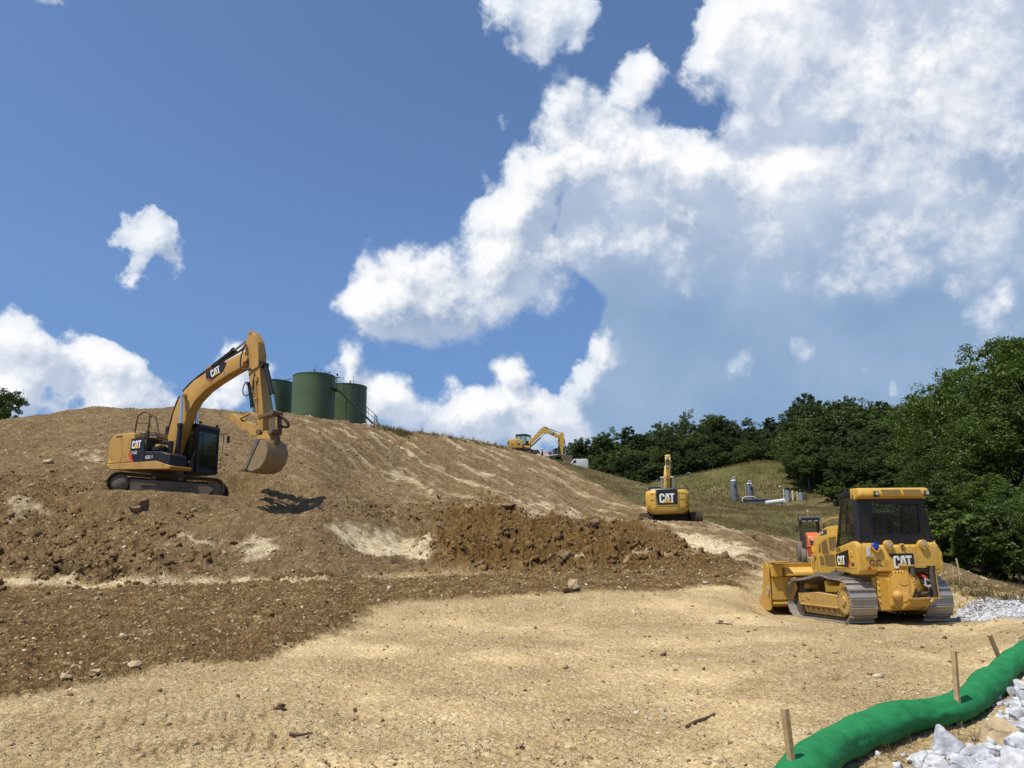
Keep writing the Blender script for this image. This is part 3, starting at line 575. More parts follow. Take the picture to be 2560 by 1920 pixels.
# ------------------------------------------------------------------ part builder
class PB:
    def __init__(s): s.bm = bmesh.new(); s.m = 0
    def _faces(s, vs, fs, bevel=0, seg=1):
        v = [s.bm.verts.new(p) for p in vs]; f = [s.bm.faces.new([v[i] for i in q]) for q in fs]
        bmesh.ops.recalc_face_normals(s.bm, faces=f)
        for q in f: q.material_index = s.m
        if bevel > 0:
            e = list({e for q in f for e in q.edges})
            bmesh.ops.bevel(s.bm, geom=e, offset=bevel, segments=seg, profile=.6, affect='EDGES', clamp_overlap=True)
        return s
    def box(s, c, d, rot=None, bevel=0, seg=1):
        m = rot or Matrix.Identity(3); vs = []
        for i in range(8):
            p = Vector(((i & 1) - .5, ((i >> 1) & 1) - .5, ((i >> 2) & 1) - .5))
            vs.append(Vector(c) + m @ Vector((p.x * d[0], p.y * d[1], p.z * d[2])))
        return s._faces(vs, [(0, 1, 3, 2), (4, 5, 7, 6), (0, 1, 5, 4), (2, 3, 7, 6), (0, 2, 6, 4), (1, 3, 7, 5)], bevel, seg)
    def prism(s, pts, axis, a, b, bevel=0, seg=1, pts2=None):
        n = len(pts); pts2 = pts2 or pts
        def P(p, t): return {'x': (t, p[0], p[1]), 'y': (p[0], t, p[1]), 'z': (p[0], p[1], t)}[axis]
        vs = [P(p, a) for p in pts] + [P(p, b) for p in pts2]
        fs = [tuple(range(n)), tuple(range(n, 2 * n))] + [(i, (i + 1) % n, n + (i + 1) % n, n + i) for i in range(n)]
        return s._faces(vs, fs, bevel, seg)
    def loft(s, rings, bevel=0, caps=True):
        n = len(rings[0]); vs = [p for r_ in rings for p in r_]; fs = []
        for k in range(len(rings) - 1):
            fs += [(k * n + i, k * n + (i + 1) % n, (k + 1) * n + (i + 1) % n, (k + 1) * n + i) for i in range(n)]
        if caps: fs += [tuple(range(n)), tuple(range((len(rings) - 1) * n, len(rings) * n))]
        return s._faces(vs, fs, bevel)
    def cyl(s, p0, p1, r0, r1=None, seg=18, bevel=0):
        p0, p1 = Vector(p0), Vector(p1); r1 = r0 if r1 is None else r1; q = (p1 - p0).to_track_quat('Z', 'Y')
        def ring(p, r_): return [p + q @ Vector((r_ * math.cos(t), r_ * math.sin(t), 0)) for t in (2 * math.pi * i / seg for i in range(seg))]
        return s.loft([ring(p0, r0), ring(p1, r1)], bevel)
    def lathe(s, p0, p1, prof, seg=20):
        "prof: (t along axis 0..1, radius)"
        p0, p1 = Vector(p0), Vector(p1); q = (p1 - p0).to_track_quat('Z', 'Y')
        return s.loft([[p0.lerp(p1, t) + q @ Vector((r_ * math.cos(a), r_ * math.sin(a), 0)) for a in (2 * math.pi * i / seg for i in range(seg))] for t, r_ in prof])
    def tube(s, pts, r_, seg=8, smooth=0):
        P = [Vector(p) for p in pts]
        for _ in range(smooth):
            Q = [P[0]]
            for a, b in zip(P, P[1:]): Q += [a.lerp(b, .25), a.lerp(b, .75)]
            P = Q + [P[-1]]
        rings = []; up = Vector((.13, .27, .95)).normalized()
        for i, p in enumerate(P):
            t = ((P[min(i + 1, len(P) - 1)] - p).normalized() + (p - P[max(i - 1, 0)]).normalized())
            t = t.normalized() if t.length > 1e-6 else Vector((0, 0, 1))
            a = t.cross(up); a = a.normalized() if a.length > 1e-3 else t.cross(Vector((1, 0, 0))).normalized(); b = t.cross(a)
            rr_ = float(np.interp(i / (len(P) - 1), np.linspace(0, 1, len(r_)), r_)) if isinstance(r_, (list, tuple)) else r_
            rings.append([p + (a * math.cos(k) + b * math.sin(k)) * rr_ for k in (2 * math.pi * j / seg for j in range(seg))])
        return s.loft(rings)
    def ball(s, c, r_, sub=2, sc=(1, 1, 1)):
        m = Matrix.Translation(c) @ Matrix.Diagonal((*[r_ * k for k in sc], 1)); bmesh.ops.create_icosphere(s.bm, subdivisions=sub, radius=1, matrix=m); return s
    def build(s, name, mat, parent=None, angle=35, mats=None):
        m = bpy.data.meshes.new(name); s.bm.to_mesh(m); s.bm.free()
        for p in m.polygons: p.use_smooth = True
        m.set_sharp_from_angle(angle=R(angle))
        for k in (mat if isinstance(mat, (list, tuple)) else [mat]): m.materials.append(k)
        o = link(name, m, parent); return o
def pieces(pb, name, mat, parent):
    "every loose piece collected in pb becomes a part of its own"
    left = set(pb.bm.verts); out = []
    while left:
        st = [next(iter(left))]; isl = set(st)
        while st:
            v = st.pop()
            for e in v.link_edges:
                w_ = e.other_vert(v)
                if w_ not in isl: isl.add(w_); st.append(w_)
        left -= isl; q = PB(); mp = {v: q.bm.verts.new(v.co) for v in isl}
        for f in {f for v in isl for f in v.link_faces}: q.bm.faces.new([mp[v] for v in f.verts])
        out.append(q.build(name, mat, parent))
    pb.bm.free(); return out
def empty(name, loc, yaw=0, pitch=0, roll=0):
    o = bpy.data.objects.new(name, None); COL.objects.link(o); o.location = loc; o.rotation_euler = (roll, pitch, yaw); return o

# ------------------------------------------------------------------ materials of the machines
def paint(name, base, dust=.5, rough=.42, metal=0.0, dustc=(.30, .225, .13), wear=None, scale=3.0, spec=.5, grime=.35):
    m = bpy.data.materials.new(name); m.use_nodes = True; q = NT(m.node_tree); b = q.n['Principled BSDF']
    tc_ = q.node('ShaderNodeTexCoord').outputs['Object']; ge = q.node('ShaderNodeNewGeometry')
    n = q.noise(tc_, scale, 7, .68); n2 = q.noise(tc_, scale * 9, 5, .7); stn = q.noise(q.mapping(tc_, (scale * 5, scale * 5, scale * .8)), 1, 5, .6)
    sx = q.node('ShaderNodeSeparateXYZ'); q.put(sx.inputs[0], ge.outputs['Normal'])
    up = q.mr(sx.outputs[2], .2, 1.0)
    sp = q.node('ShaderNodeSeparateXYZ'); q.put(sp.inputs[0], tc_)
    low = q.mr(sp.outputs[2], 1.3, 0.0)
    f = q.math('ADD', q.math('MULTIPLY', q.mr(n, .38, .68), .55), q.math('ADD', q.math('MULTIPLY', up, .28), q.math('ADD', q.math('MULTIPLY', low, .40), q.math('MULTIPLY', q.mr(stn, .5, .75), .25))))
    f = q.math('MULTIPLY', q.math('MULTIPLY', f, q.mr(n2, .2, .75, .55, 1.15)), dust, clamp=True)
    c = q.mix(q.mr(n, .3, .7), tuple(x * .90 for x in base), tuple(min(1, x * 1.06) for x in base))
    if wear: c = q.mix(q.mr(q.noise(tc_, scale * 4, 6, .75), .60, .66), c, wear)
    c = q.mix(f, c, dustc)
    if grime:
        gr_ = q.math('MULTIPLY', q.mr(q.noise(q.mapping(tc_, (scale * 3.5, scale * 3.5, scale * .9), loc=(3, 7, 1)), 1, 7, .72), .50, .66), q.mr(q.noise(tc_, scale * .7, 4, .6), .38, .60))
        c = q.mix(q.math('MULTIPLY', gr_, grime), c, (.085, .055, .028))
        sp_ = q.mr(q.noise(tc_, 38, 3, .7), .66, .70); c = q.mix(q.math('MULTIPLY', sp_, grime * .8), c, (.10, .07, .04))
    q.put(b.inputs['Base Color'], c); b.inputs['Metallic'].default_value = metal
    q.put(b.inputs['Roughness'], q.math('ADD', rough, q.math('MULTIPLY', f, .45), clamp=True)); b.inputs['Specular IOR Level'].default_value = spec
    u = q.node('ShaderNodeBump'); u.inputs['Distance'].default_value = .004; u.inputs['Strength'].default_value = .35; q.put(u.inputs['Height'], q.math('ADD', n2, q.math('MULTIPLY', n, .8)))
    q.l.new(u.outputs[0], b.inputs['Normal']); return m
def glass(name, tint=(.50, .55, .52), refl=.10):
    m = bpy.data.materials.new(name); m.use_nodes = True; q = NT(m.node_tree); q.n.clear()
    t = q.node('ShaderNodeBsdfTransparent'); q.put(t.inputs[0], tint); g_ = q.node('ShaderNodeBsdfGlossy'); g_.inputs['Roughness'].default_value = .03; q.put(g_.inputs[0], (.9, .95, 1))
    fr = q.node('ShaderNodeFresnel'); fr.inputs[0].default_value = 1.45; x_ = q.node('ShaderNodeMixShader')
    q.put(x_.inputs[0], q.math('ADD', q.math('MULTIPLY', fr.outputs[0], .30), refl * .05)); q.l.new(t.outputs[0], x_.inputs[1]); q.l.new(g_.outputs[0], x_.inputs[2])
    d = q.node('ShaderNodeBsdfDiffuse'); q.put(d.inputs[0], (.30, .26, .18)); y_ = q.node('ShaderNodeMixShader')   # a film of dust
    tc_ = q.node('ShaderNodeTexCoord').outputs['Object']; q.put(y_.inputs[0], q.mr(q.noise(tc_, 2.5, 5, .6), .35, .75, .02, .16))
    q.l.new(x_.outputs[0], y_.inputs[1]); q.l.new(d.outputs[0], y_.inputs[2])
    o = q.node('ShaderNodeOutputMaterial'); q.l.new(y_.outputs[0], o.inputs[0]); return m
M_yel = paint('yellow_paint', (.63, .375, .048), .55, .38); M_yel_d = paint('dusty_yellow_paint', (.52, .31, .055), .75, .5, grime=.6)
M_yel_f = paint('faded_yellow_paint', (.55, .30, .035), .55, .45)
M_blk = paint('black_paint', (.008, .008, .009), .13, .42, dustc=(.07, .055, .035)); M_hose = paint('black_rubber', (.012, .012, .012), .45, .6, dustc=(.12, .095, .06))
M_steel = paint('worn_steel', (.40, .385, .36), .42, .38, .55, dustc=(.26, .20, .125)); M_dsteel = paint('dirty_steel', (.07, .062, .052), .8, .6, .4, dustc=(.17, .125, .075))
M_mud = paint('muddy_steel', (.05, .042, .032), .95, .8, .1, dustc=(.13, .095, .055)); M_chrome = paint('polished_rod', (.75, .76, .78), .12, .15, 1.0)
M_white = paint('white_paint', (.60, .60, .59), .12, .45); M_red = paint('red_plastic', (.42, .012, .010), .15, .35); M_lens = paint('lamp_lens', (.38, .40, .42), .15, .12)
M_mesh = paint('brown_mesh', (.17, .095, .022), .35, .8); M_decal = paint('black_decal', (.010, .009, .009), .16, .38, dustc=(.15, .115, .07)); M_wht = paint('white_decal', (.80, .80, .80), .14, .4)
M_tri = paint('yellow_decal', (.85, .50, .03), .1, .4); M_redd = paint('red_decal', (.60, .07, .02), .15, .4); M_grey = paint('grey_decal', (.055, .042, .018), .3, .5)
M_seat = paint('seat_cloth', (.018, .02, .026), .12, .85); M_blue = paint('blue_plastic', (.012, .03, .28), .1, .3); M_paper = paint('pale_paper', (.55, .72, .70), .05, .7)
M_glass = glass('tinted_glass'); M_glass_l = glass('clear_glass', (.82, .88, .84))
M_shackle = paint('galvanised_steel', (.6, .6, .6), .15, .3, .6)

# ------------------------------------------------------------------ writing and badges
CAT_C = [(.13, 0), (.42, 0), (.55, .12), (.55, .36), (.37, .36), (.37, .22), (.32, .17), (.23, .17), (.18, .22), (.18, .78), (.23, .83), (.32, .83), (.37, .78), (.37, .64), (.55, .64), (.55, .88), (.42, 1), (.13, 1), (0, .88), (0, .12)]
CAT_A = [(.52, 0), (.70, 1), (.98, 1), (1.17, 0), (.97, 0), (.90, .44), (.84, .80), (.78, .44), (.72, 0)]
CAT_T = [(1.06, 1), (1.60, 1), (1.60, .82), (1.43, .82), (1.43, 0), (1.25, 0), (1.25, .82), (1.06, .82)]
class Fr2:
    "a flat frame on a machine: origin o, unit axes u (right) and v (up) as the reader sees them"
    def __init__(s, o, u, v): s.o, s.u, s.v = Vector(o), Vector(u).normalized(), Vector(v).normalized(); s.n = s.u.cross(s.v)
    def p(s, a, b, h=0): return s.o + s.u * a + s.v * b + s.n * h
def plate(pb, fr, pts, h0, h1, bevel=0):
    n = len(pts); vs = [fr.p(a, b, h0) for a, b in pts] + [fr.p(a, b, h1) for a, b in pts]
    pb._faces(vs, [tuple(range(n)), tuple(range(n, 2 * n))] + [(i, (i + 1) % n, n + (i + 1) % n, n + i) for i in range(n)], bevel); return pb
def logo(parent, fr, panel, pos, size, red=None, name='badge'):
    "black badge with white letters and a yellow triangle"
    pan = plate(PB(), fr, panel, -.004, .006).build(name, M_decal, parent)
    def sc(pts, kx=1): return [(pos[0] + a * size, pos[1] + b * size) for a, b in pts]
    l = PB()
    for k in (CAT_C, CAT_A, CAT_T): plate(l, fr, sc(k), .007, .011)
    l.build('lettering', M_wht, pan)
    t = PB(); plate(t, fr, sc([(.38, -.03), (1.34, -.03), (.86, .56)]), .012, .0135); t.build('triangle_outline', M_decal, pan)
    t = PB(); plate(t, fr, sc([(.46, .005), (1.26, .005), (.86, .49)]), .014, .016); t.build('triangle', M_tri, pan)
    if red: plate(PB(), fr, red, .007, .010).build('red_stripe', M_redd, pan)
    return pan
def text(s_, fr, pos, size, mat, parent, name='lettering', bold=.006, xs=1.0, h=.004, slant=0):
    cu = bpy.data.curves.new('txt', 'FONT'); cu.body = s_; cu.size = 1; cu.offset = bold; cu.extrude = .02; cu.resolution_u = 3
    tmp = bpy.data.objects.new('txt', cu); m = bpy.data.meshes.new_from_object(tmp); bpy.data.objects.remove(tmp); bpy.data.curves.remove(cu)
    for v in m.vertices:
        a, b, c_ = v.co; v.co = fr.p(pos[0] + (a * xs + b * slant) * size, pos[1] + b * size, h + c_ * .06)
    m.name = name; m.materials.clear(); m.materials.append(mat); return link(name, m, parent)
def gsl(parent, fr, pos, size, mat, mat2):
    text('GSL', fr, pos, size, mat, parent, bold=.012, xs=1.05, slant=.12)
    b = PB(); s = size
    for (i, j) in ((0, .42), (.26, .42), (0, .08), (.26, .08)):
        x0, y0 = pos[0] + s * (2.02 + i), pos[1] + s * j
        plate(b, fr, [(x0, y0), (x0 + .2 * s, y0), (x0 + .2 * s, y0 + .05 * s), (x0 + .06 * s, y0 + .05 * s), (x0 + .06 * s, y0 + .25 * s), (x0 + .2 * s, y0 + .25 * s), (x0 + .2 * s, y0 + .3 * s), (x0, y0 + .3 * s)], .003, .006)
    b.build('square_emblem', mat2, parent)

# ------------------------------------------------------------------ crawler tracks
def chain_path(circles, sag=None, n=14):
    "outer line of a track round circles [(x,z,r,a0,a1)] given in order, degrees"
    pts = []
    for (cx, cz, r_, a0, a1) in circles:
        k = max(2, int(abs(a1 - a0) / 12)); pts += [(cx + r_ * math.cos(R(a0 + (a1 - a0) * i / k)), cz + r_ * math.sin(R(a0 + (a1 - a0) * i / k))) for i in range(k + 1)]
    return pts
def resample(pts, step):
    P = [Vector((a, b, 0)) for a, b in pts]; P.append(P[0]); L_ = [0]
    for a, b in zip(P, P[1:]): L_.append(L_[-1] + (b - a).length)
    n = int(round(L_[-1] / step)); out = []
    for i in range(n):
        d = L_[-1] * i / n; k = max(j for j in range(len(L_) - 1) if L_[j] <= d)
        t = (d - L_[k]) / max(1e-9, L_[k + 1] - L_[k]); p = P[k].lerp(P[k + 1], t); q_ = (P[k + 1] - P[k]).normalized(); out.append((p.x, p.y, q_.x, q_.y))
    return out
def track_chain(parent, path, y0, y1, pitch, mat, mat_in, grouser=.045, lug3=False):
    pb = PB(); rnd = random.Random(3)
    for (x, z, tx, tz) in resample(path, pitch): 
        rot = Matrix(((tx, 0, tz), (0, -1, 0), (tz, 0, -tx)))     # local x along, z outward
        m_ = rot
        c = Vector((x, (y0 + y1) / 2, z)); off = lambda a, h: c + m_ @ Vector((a, 0, h))
        pb.box(off(0, -.014), (pitch * .97, y1 - y0, .022), m_)
        if lug3:
            for a in (-.33, 0, .33): pb.box(off(a * pitch, .004), (.018, (y1 - y0) * .99, .024), m_)
        else:
            pb.box(off(-pitch * .40, .012), (.022, (y1 - y0), grouser), m_); pb.box(off(pitch * .36, -.004), (pitch * .18, (y1 - y0) * .98, .018), m_)
    o = pb.build('track_shoes', mat, parent, 25)
    pb = PB(); ym = (y0 + y1) / 2
    for (x, z, tx, tz) in resample(path, pitch):
        rot = Matrix(((tx, 0, tz), (0, -1, 0), (tz, 0, -tx))); c = Vector((x, ym, z))
        for s_ in (-.09, .09): pb.box(c + rot @ Vector((0, s_, -.065)), (pitch * .86, .035, .075), rot, bevel=.012)
        pb.cyl(c + rot @ Vector((pitch * .45, -.11, -.065)), c + rot @ Vector((pitch * .45, .11, -.065)), .02, seg=8)
    pb.build('track_links', mat_in, o); return o
# ------------------------------------------------------------------ crawler tractor with blade and winch
def make_dozer():
    root = empty('bulldozer', (DZ0[0], DZ0[1], DZ0[2]), R(95.8))
    tag(root, 'yellow crawler bulldozer seen from behind on the pale pad, with black cab and rear winch', 'bulldozer')
    path = chain_path([(-1.10, .49, .47, 90, 270), (1.14, .44, .44, -90, 62)])
    # top run carried by a roller, sagging on both sides; built as explicit line
    path = path[:-1] + [(1.18, .90), (.85, .91), (.55, .935), (.2, .985), (-.1, 1.035), (-.35, 1.035), (-.65, .985), (-.95, .965)]
    for s_ in (1, -1):
        y0, y1 = (.57, 1.18) if s_ > 0 else (-1.18, -.57)
        t = track_chain(root, path, y0, y1, .19, M_steel, M_dsteel, .055)
        t.name = 'track'; ys = lambda a: a * s_
        r_ = PB(); r_.prism([(1.16, .60), (1.16, .33), (.98, .30), (-.86, .30), (-1.02, .36), (-.80, .60), (0.1, .64)], 'y', ys(.72), ys(1.06), .02)
        r_.prism([(1.0, .30), (.92, .13), (-.85, .13), (-1.0, .30)], 'y', ys(.80), ys(1.0), .01)
        r_.box((.05, ys(1.07), .325), (1.95, .05, .03), bevel=.008); r_.box((.93, ys(1.062), .46), (.16, .02, .11), bevel=.03); r_.box((.62, ys(1.062), .49), (.16, .02, .09), bevel=.01)
        r_.cyl((.72, ys(1.05), .52), (.72, ys(1.085), .52), .02, seg=8)
        b_ = r_
        for k in range(7): b_.cyl((.8 - k * .255, ys(.99), .225), (.8 - k * .255, ys(1.04), .225), .045, seg=10); b_.ball((.8 - k * .255, ys(1.045), .235), .028, 1)
        b_.box((-.72, ys(1.02), .22), (.16, .04, .15), bevel=.01); b_.build('track_frame', M_yel_d, t)
        h_ = PB(); h_.cyl((-1.12, ys(.70), .49), (-1.12, ys(1.10), .49), .315, .29, 28, .012); h_.cyl((-1.12, ys(1.10), .49), (-1.12, ys(1.13), .49), .10, .09, 16); s2 = h_; s2.m = 1
        for k in range(20):
            a = 2 * math.pi * k / 20; s2.box((-1.12 + .255 * math.cos(a), ys(1.105), .49 + .255 * math.sin(a)), (.05, .018, .028), Matrix.Rotation(-a, 3, 'Y'), .006)
        s2.build('drive_hub', [M_yel_d, M_mud], t)
        sp = PB(); gear = []
        for k in range(26): a = 2 * math.pi * k / 26; rr_ = .40 if k % 2 else .355; gear.append((-1.12 + rr_ * math.cos(a), .49 + rr_ * math.sin(a)))
        sp.prism(gear, 'y', ys(.86), ys(.92)); sp.build('sprocket', M_dsteel, t)
        sp = PB(); sp.cyl((1.16, ys(.78), .45), (1.16, ys(.98), .45), .35, seg=26, bevel=.02); sp.cyl((1.16, ys(.98), .45), (1.16, ys(1.02), .45), .10, seg=14); sp.build('idler_wheel', M_dsteel, t)
        for cx in (-.30, .78):
            c_ = PB(); c_.cyl((cx, ys(.74), .86 if cx < 0 else .76), (cx, ys(1.0), .86 if cx < 0 else .76), .075, seg=16, bevel=.012); c_.cyl((cx, ys(1.0), .86 if cx < 0 else .76), (cx, ys(1.03), .86 if cx < 0 else .76), .055, seg=12); c_.build('carrier_roller', M_yel_d, t)
    # hull between the tracks
    h = PB(); h.box((-.25, 0, .72), (2.5, .86, .78), bevel=.03); h.box((-1.45, 0, .66), (.22, 1.02, .74), bevel=.03); h.box((-1.40, .48, .70), (.1, .14, .62), bevel=.02)
    for k in range(5): h.cyl((-1.57, .50, .48 + .13 * k), (-1.54, .50, .48 + .13 * k), .02, seg=8)
    h.prism([(-.40, .30), (-.72, .58), (-.72, .50), (-.46, .28)], 'x', -1.62, -1.48, .01); h.build('hull', M_yel, root)
    # engine hood
    e = PB(); e.prism([(-.6, 1.0), (1.40, 1.0), (1.34, 1.45), (1.22, 1.83), (1.05, 1.97), (.82, 2.08), (.5, 2.17), (-.6, 2.20)], 'y', -.50, .50, .045, 2)
    hood = e.build('engine_hood', M_yel, root)
    fr = Fr2((1.5, .50, 1.0), (-1, 0, 0), (0, 0, 1))      # side of the hood read from the left: u runs to the rear
    d = PB()
    def pan(pb, pts, h0=.001, h1=.008): plate(pb, fr, [(1.5 - a, b - 1.0) for a, b in pts], h0, h1)
    pan(d, [(1.02, 1.20), (1.02, 1.63), (.93, 1.80), (.62, 1.93), (-.4, 1.98), (-.4, 1.16)], .001, .006); d.build('engine_door', M_yel, hood)
    v = PB()
    for pts in ([(.98, 1.56), (.90, 1.74), (.84, 1.77), (.84, 1.56)], [(.78, 1.52), (.78, 1.80), (.50, 1.88), (.44, 1.52)], [(.38, 1.60), (.40, 1.90), (.05, 1.93), (.05, 1.58)], [(.93, 1.24), (.93, 1.46), (.74, 1.46), (.70, 1.24)], [(.66, 1.22), (.70, 1.50), (.05, 1.50), (.05, 1.22)]):
        pan(v, pts, .006, .010)
    pieces(v, 'vent_mesh', M_mesh, hood)
    f2 = Fr2((.80, .50, 1.97), (-1, 0, .10), (0, 0, 1))
    b = plate(PB(), f2, [(0, 0), (.34, 0), (.34, .11), (0, .11)], .001, .006).build('model_badge', M_decal, hood); text('D6K', f2, (.02, .02), .10, M_wht, b, h=.008, xs=.85)
    plate(PB(), f2, [(.21, .01), (.33, .01), (.33, .10), (.21, .10)], .0075, .009).build('model_suffix', M_grey, b)
    plate(PB(), Fr2((1.32, .50, 1.58), (-1, 0, 0), (0, 0, 1)), [(0, 0), (.19, 0), (.19, .13), (0, .13)], .001, .005).build('warning_label', M_tri, hood)
    PB().tube([(1.22, .50, 1.50), (1.22, .58, 1.50), (1.24, .58, 1.1), (1.16, .50, 1.08)], .016, 8, 1).build('grab_handle', M_yel, hood)
    PB().tube([(.80, .40, 2.06), (.90, .42, 2.25), (.45, .44, 2.36), (-.4, .44, 2.38)], .016, 8, 1).build('hood_rail', M_yel, hood)
    g_ = PB(); g_.cyl((.35, 0, 2.1), (.35, 0, 2.5), .06, seg=12); g_.cyl((.35, 0, 2.5), (.28, 0, 2.58), .05, seg=12); g_.build('exhaust_pipe', M_blk, hood)
    # wings beside the cab floor and rear body (tank)
    rb = PB()
    prof = lambda k: [(-.56, 1.20), (-.60, 1.64), (-.95, 1.70), (-1.40, 1.78), (-1.52, 1.78), (-1.60, 1.66), (-1.60, 1.14), (-1.53, 1.06), (-1.3, 1.06)]
    rb.prism(prof(0), 'y', .50, .92, .03, 2); rb.prism(prof(0), 'y', -.96, -.50, .03, 2)
    rb.prism([(-1.15, 1.08), (-1.15, 1.70), (-1.50, 1.72), (-1.60, 1.64), (-1.60, 1.12)], 'y', -.54, .54, .02)
    body = rb.build('rear_body', M_yel, root)
    sp = PB()           # chamfered outer corner on the right
    sp.prism([(-.80, 1.06), (-1.04, 1.10), (-1.06, 1.50), (-.96, 1.70), (-.80, 1.72)], 'x', -1.59, -1.2, .02).build('corner_panel', M_yel, body)
    # rear lamps recessed in scoops
    for yy, nm in ((.20, 1), (-.60, 1)):
        c = PB(); c.cyl((-1.55, yy, 1.69), (-1.66, yy, 1.69), .095, .10, 18, .008); lam = c.build('lamp_housing', M_yel, body)
        c = PB(); c.cyl((-1.64, yy, 1.70), (-1.668, yy, 1.70), .058, .05, 18); c.build('work_lamp', M_lens, lam)
        sc_p = PB(); sc_p.prism([(yy - .10, 1.70), (yy, 1.56), (yy + .10, 1.70), (yy + .075, 1.70), (yy, 1.60), (yy - .075, 1.70)], 'x', -1.66, -1.59, .004).build('lamp_scoop', M_yel, lam)
    c = PB(); c.cyl((-1.58, .50, 1.66), (-1.645, .50, 1.68), .085, .075, 18, .01); c.build('blue_cap', M_blue, body)
    c = PB(); c.prism([(.40, 1.60), (.50, 1.52), (.60, 1.60), (.62, 1.66), (.60, 1.66), (.50, 1.55), (.40, 1.66), (.38, 1.66)], 'x', -1.66, -1.59, .004); c.build('cap_scoop', M_yel, body)
    c = PB(); c.box((-1.61, .67, 1.56), (.03, .09, .18), bevel=.008); c.box((-1.61, .67, 1.455), (.04, .16, .02)); c.build('white_box', M_white, body)
    c = PB(); c.box((-1.61, -.12, 1.68), (.04, .11, .06), bevel=.015); c.build('step_light', M_yel, body); c = PB(); c.cyl((-1.62, -.12, 1.67), (-1.64, -.12, 1.67), .022, seg=12); c.cyl((-1.6, -.12, 1.585), (-1.61, -.12, 1.585), .022, seg=12); pieces(c, 'dark_lens', M_mud, body)
    c = PB(); c.cyl((-1.60, .69, 1.19), (-1.612, .69, 1.19), .04, seg=18); c.build('red_reflector', M_red, body)
    c = PB()
    for (a, b_) in ((-.97, 1.62), (-1.0, 1.4), (-1.0, 1.2), (.45, 1.12), (.82, 1.7), (-.3, 1.66), (-.45, 1.66), (-.75, 1.66)): c.cyl((-1.60, a, b_), (-1.612, a, b_), .010, seg=8)
    pieces(c, 'bolt', M_mud, body)
    fr = Fr2((-1.603, .72, 1.25), (0, -1, 0), (0, 0, 1))
    gsl(body, fr, (0.03, .0), .175, M_grey, M_tri)
    logo(body, Fr2((-1.603, .20, 1.15), (0, -1, 0), (0, 0, 1)), [(0, .34), (.02, .35), (.55, .35), (.56, .33), (.56, .05), (.22, -.04), (.10, .05), (.09, .25), (.02, .30)], (.075, .03), .27)
    fs = Fr2((-.56, .92, 1.2), (-1, 0, 0), (0, 0, 1))
    c = PB(); plate(c, fs, [(.06, .0), (.95, .0), (.95, .50), (.92, .52), (.10, .44)], .001, .006).build('side_door', M_yel, body)
    logo(body, Fr2((-.56, .926, 1.2), (-1, 0, 0), (0, 0, 1)), [(.10, .05), (.60, .02), (.68, .14), (.66, .40), (.10, .30)], (.17, .07), .20, red=[(.60, .02), (.64, .02), (.70, .17), (.68, .22), (.655, .12)])
    gsl(body, Fr2((-.70, .935, 1.56), (-1, 0, .06), (0, 0, 1)), (0, 0), .13, M_grey, M_tri)
    c = PB(); c.box((-1.35, .93, 1.51), (.10, .03, .10), bevel=.01); c.build('door_latch', M_yel, body)
    plate(PB(), Fr2((-1.30, .926, 1.24), (-1, 0, 0), (0, 0, 1)), [(0, 0), (.12, 0), (.12, .08), (0, .08)], .001, .004).build('label_plate', M_grey, body)
    # cab
    cab = PB()
    def post(a, b, w_=.05): cab.box((Vector(a) + Vector(b)) / 2, (w_, w_, (Vector(b) - Vector(a)).length), (Vector(b) - Vector(a)).to_track_quat('Z', 'X').to_matrix(), .01)
    for s_ in (1, -1):
        post((-.50, s_ * .78, 1.62), (-.86, s_ * .72, 2.78), .06); post((-1.50, s_ * .80, 1.76), (-1.44, s_ * .73, 2.80), .12); post((-.98, s_ * .79, 2.0), (-1.12, s_ * .745, 2.74), .035)
        post((-.60, s_ * .79, 2.0), (-1.46, s_ * .79, 2.0), .04); post((-.85, s_ * .73, 2.74), (-1.44, s_ * .735, 2.76), .06)
        cab.prism([(-.50, 1.64), (-.54, 1.70), (-1.5, 1.84), (-1.5, 1.76), (-.95, 1.68)], 'y', s_ * .76, s_ * .81, .008)
    post((-.50, -.78, 1.66), (-.50, .78, 1.66), .06); post((-.86, -.72, 2.76), (-.86, .72, 2.76), .06)
    # rear wall with its window opening
    xr = -1.52
    for pts in ([(.82, 1.72), (.74, 2.72), (.43, 2.60), (.46, 1.93)], [(-.92, 1.72), (-.62, 1.93), (-.66, 2.56), (-.80, 2.72)], [(.82, 1.72), (.46, 1.93), (-.62, 1.93), (-.92, 1.72)], [(.74, 2.72), (-.80, 2.72), (-.66, 2.56), (.43, 2.60)]):
        cab.prism(pts, 'x', xr - .03, xr + .03, .006)
    cab.box((-1.0, 0, 1.66), (1.0, 1.5, .06)); cab.box((-1.05, 0, 2.745), (.75, 1.42, .04))
    cb = cab.build('cab', M_blk, root)
    gl = PB()
    for s_ in (1, -1): PB().prism([(-.52, 1.70), (-.86, 2.74), (-1.44, 2.76), (-1.48, 1.84)], 'y', s_ * .765, s_ * .77).build('side_glass', M_glass, cb)
    gl = PB(); gl.prism([(.44, 1.94), (.42, 2.59), (-.65, 2.55), (-.61, 1.94)], 'x', xr - .004, xr + .004); gl.build('rear_glass', M_glass_l, cb)
    gl = PB(); gl.loft([[(-.52, -.74, 1.70), (-.52, .74, 1.70), (-.86, .70, 2.74), (-.86, -.70, 2.74)], [(-.515, -.74, 1.70), (-.515, .74, 1.70), (-.855, .70, 2.74), (-.855, -.70, 2.74)]]); gl.build('windscreen', M_glass_l, cb)
    w_ = PB()
    for k in range(21): yy = .43 - 1.07 * k / 20; w_.cyl((xr - .035, yy, 1.93), (xr - .035, yy, 2.58), .0045, seg=5)
    for k in range(14): zz = 1.93 + .65 * k / 13; w_.cyl((xr - .035, .45, zz), (xr - .035, -.65, zz), .0045, seg=5)
    w_.build('window_guard', M_blk, cb)
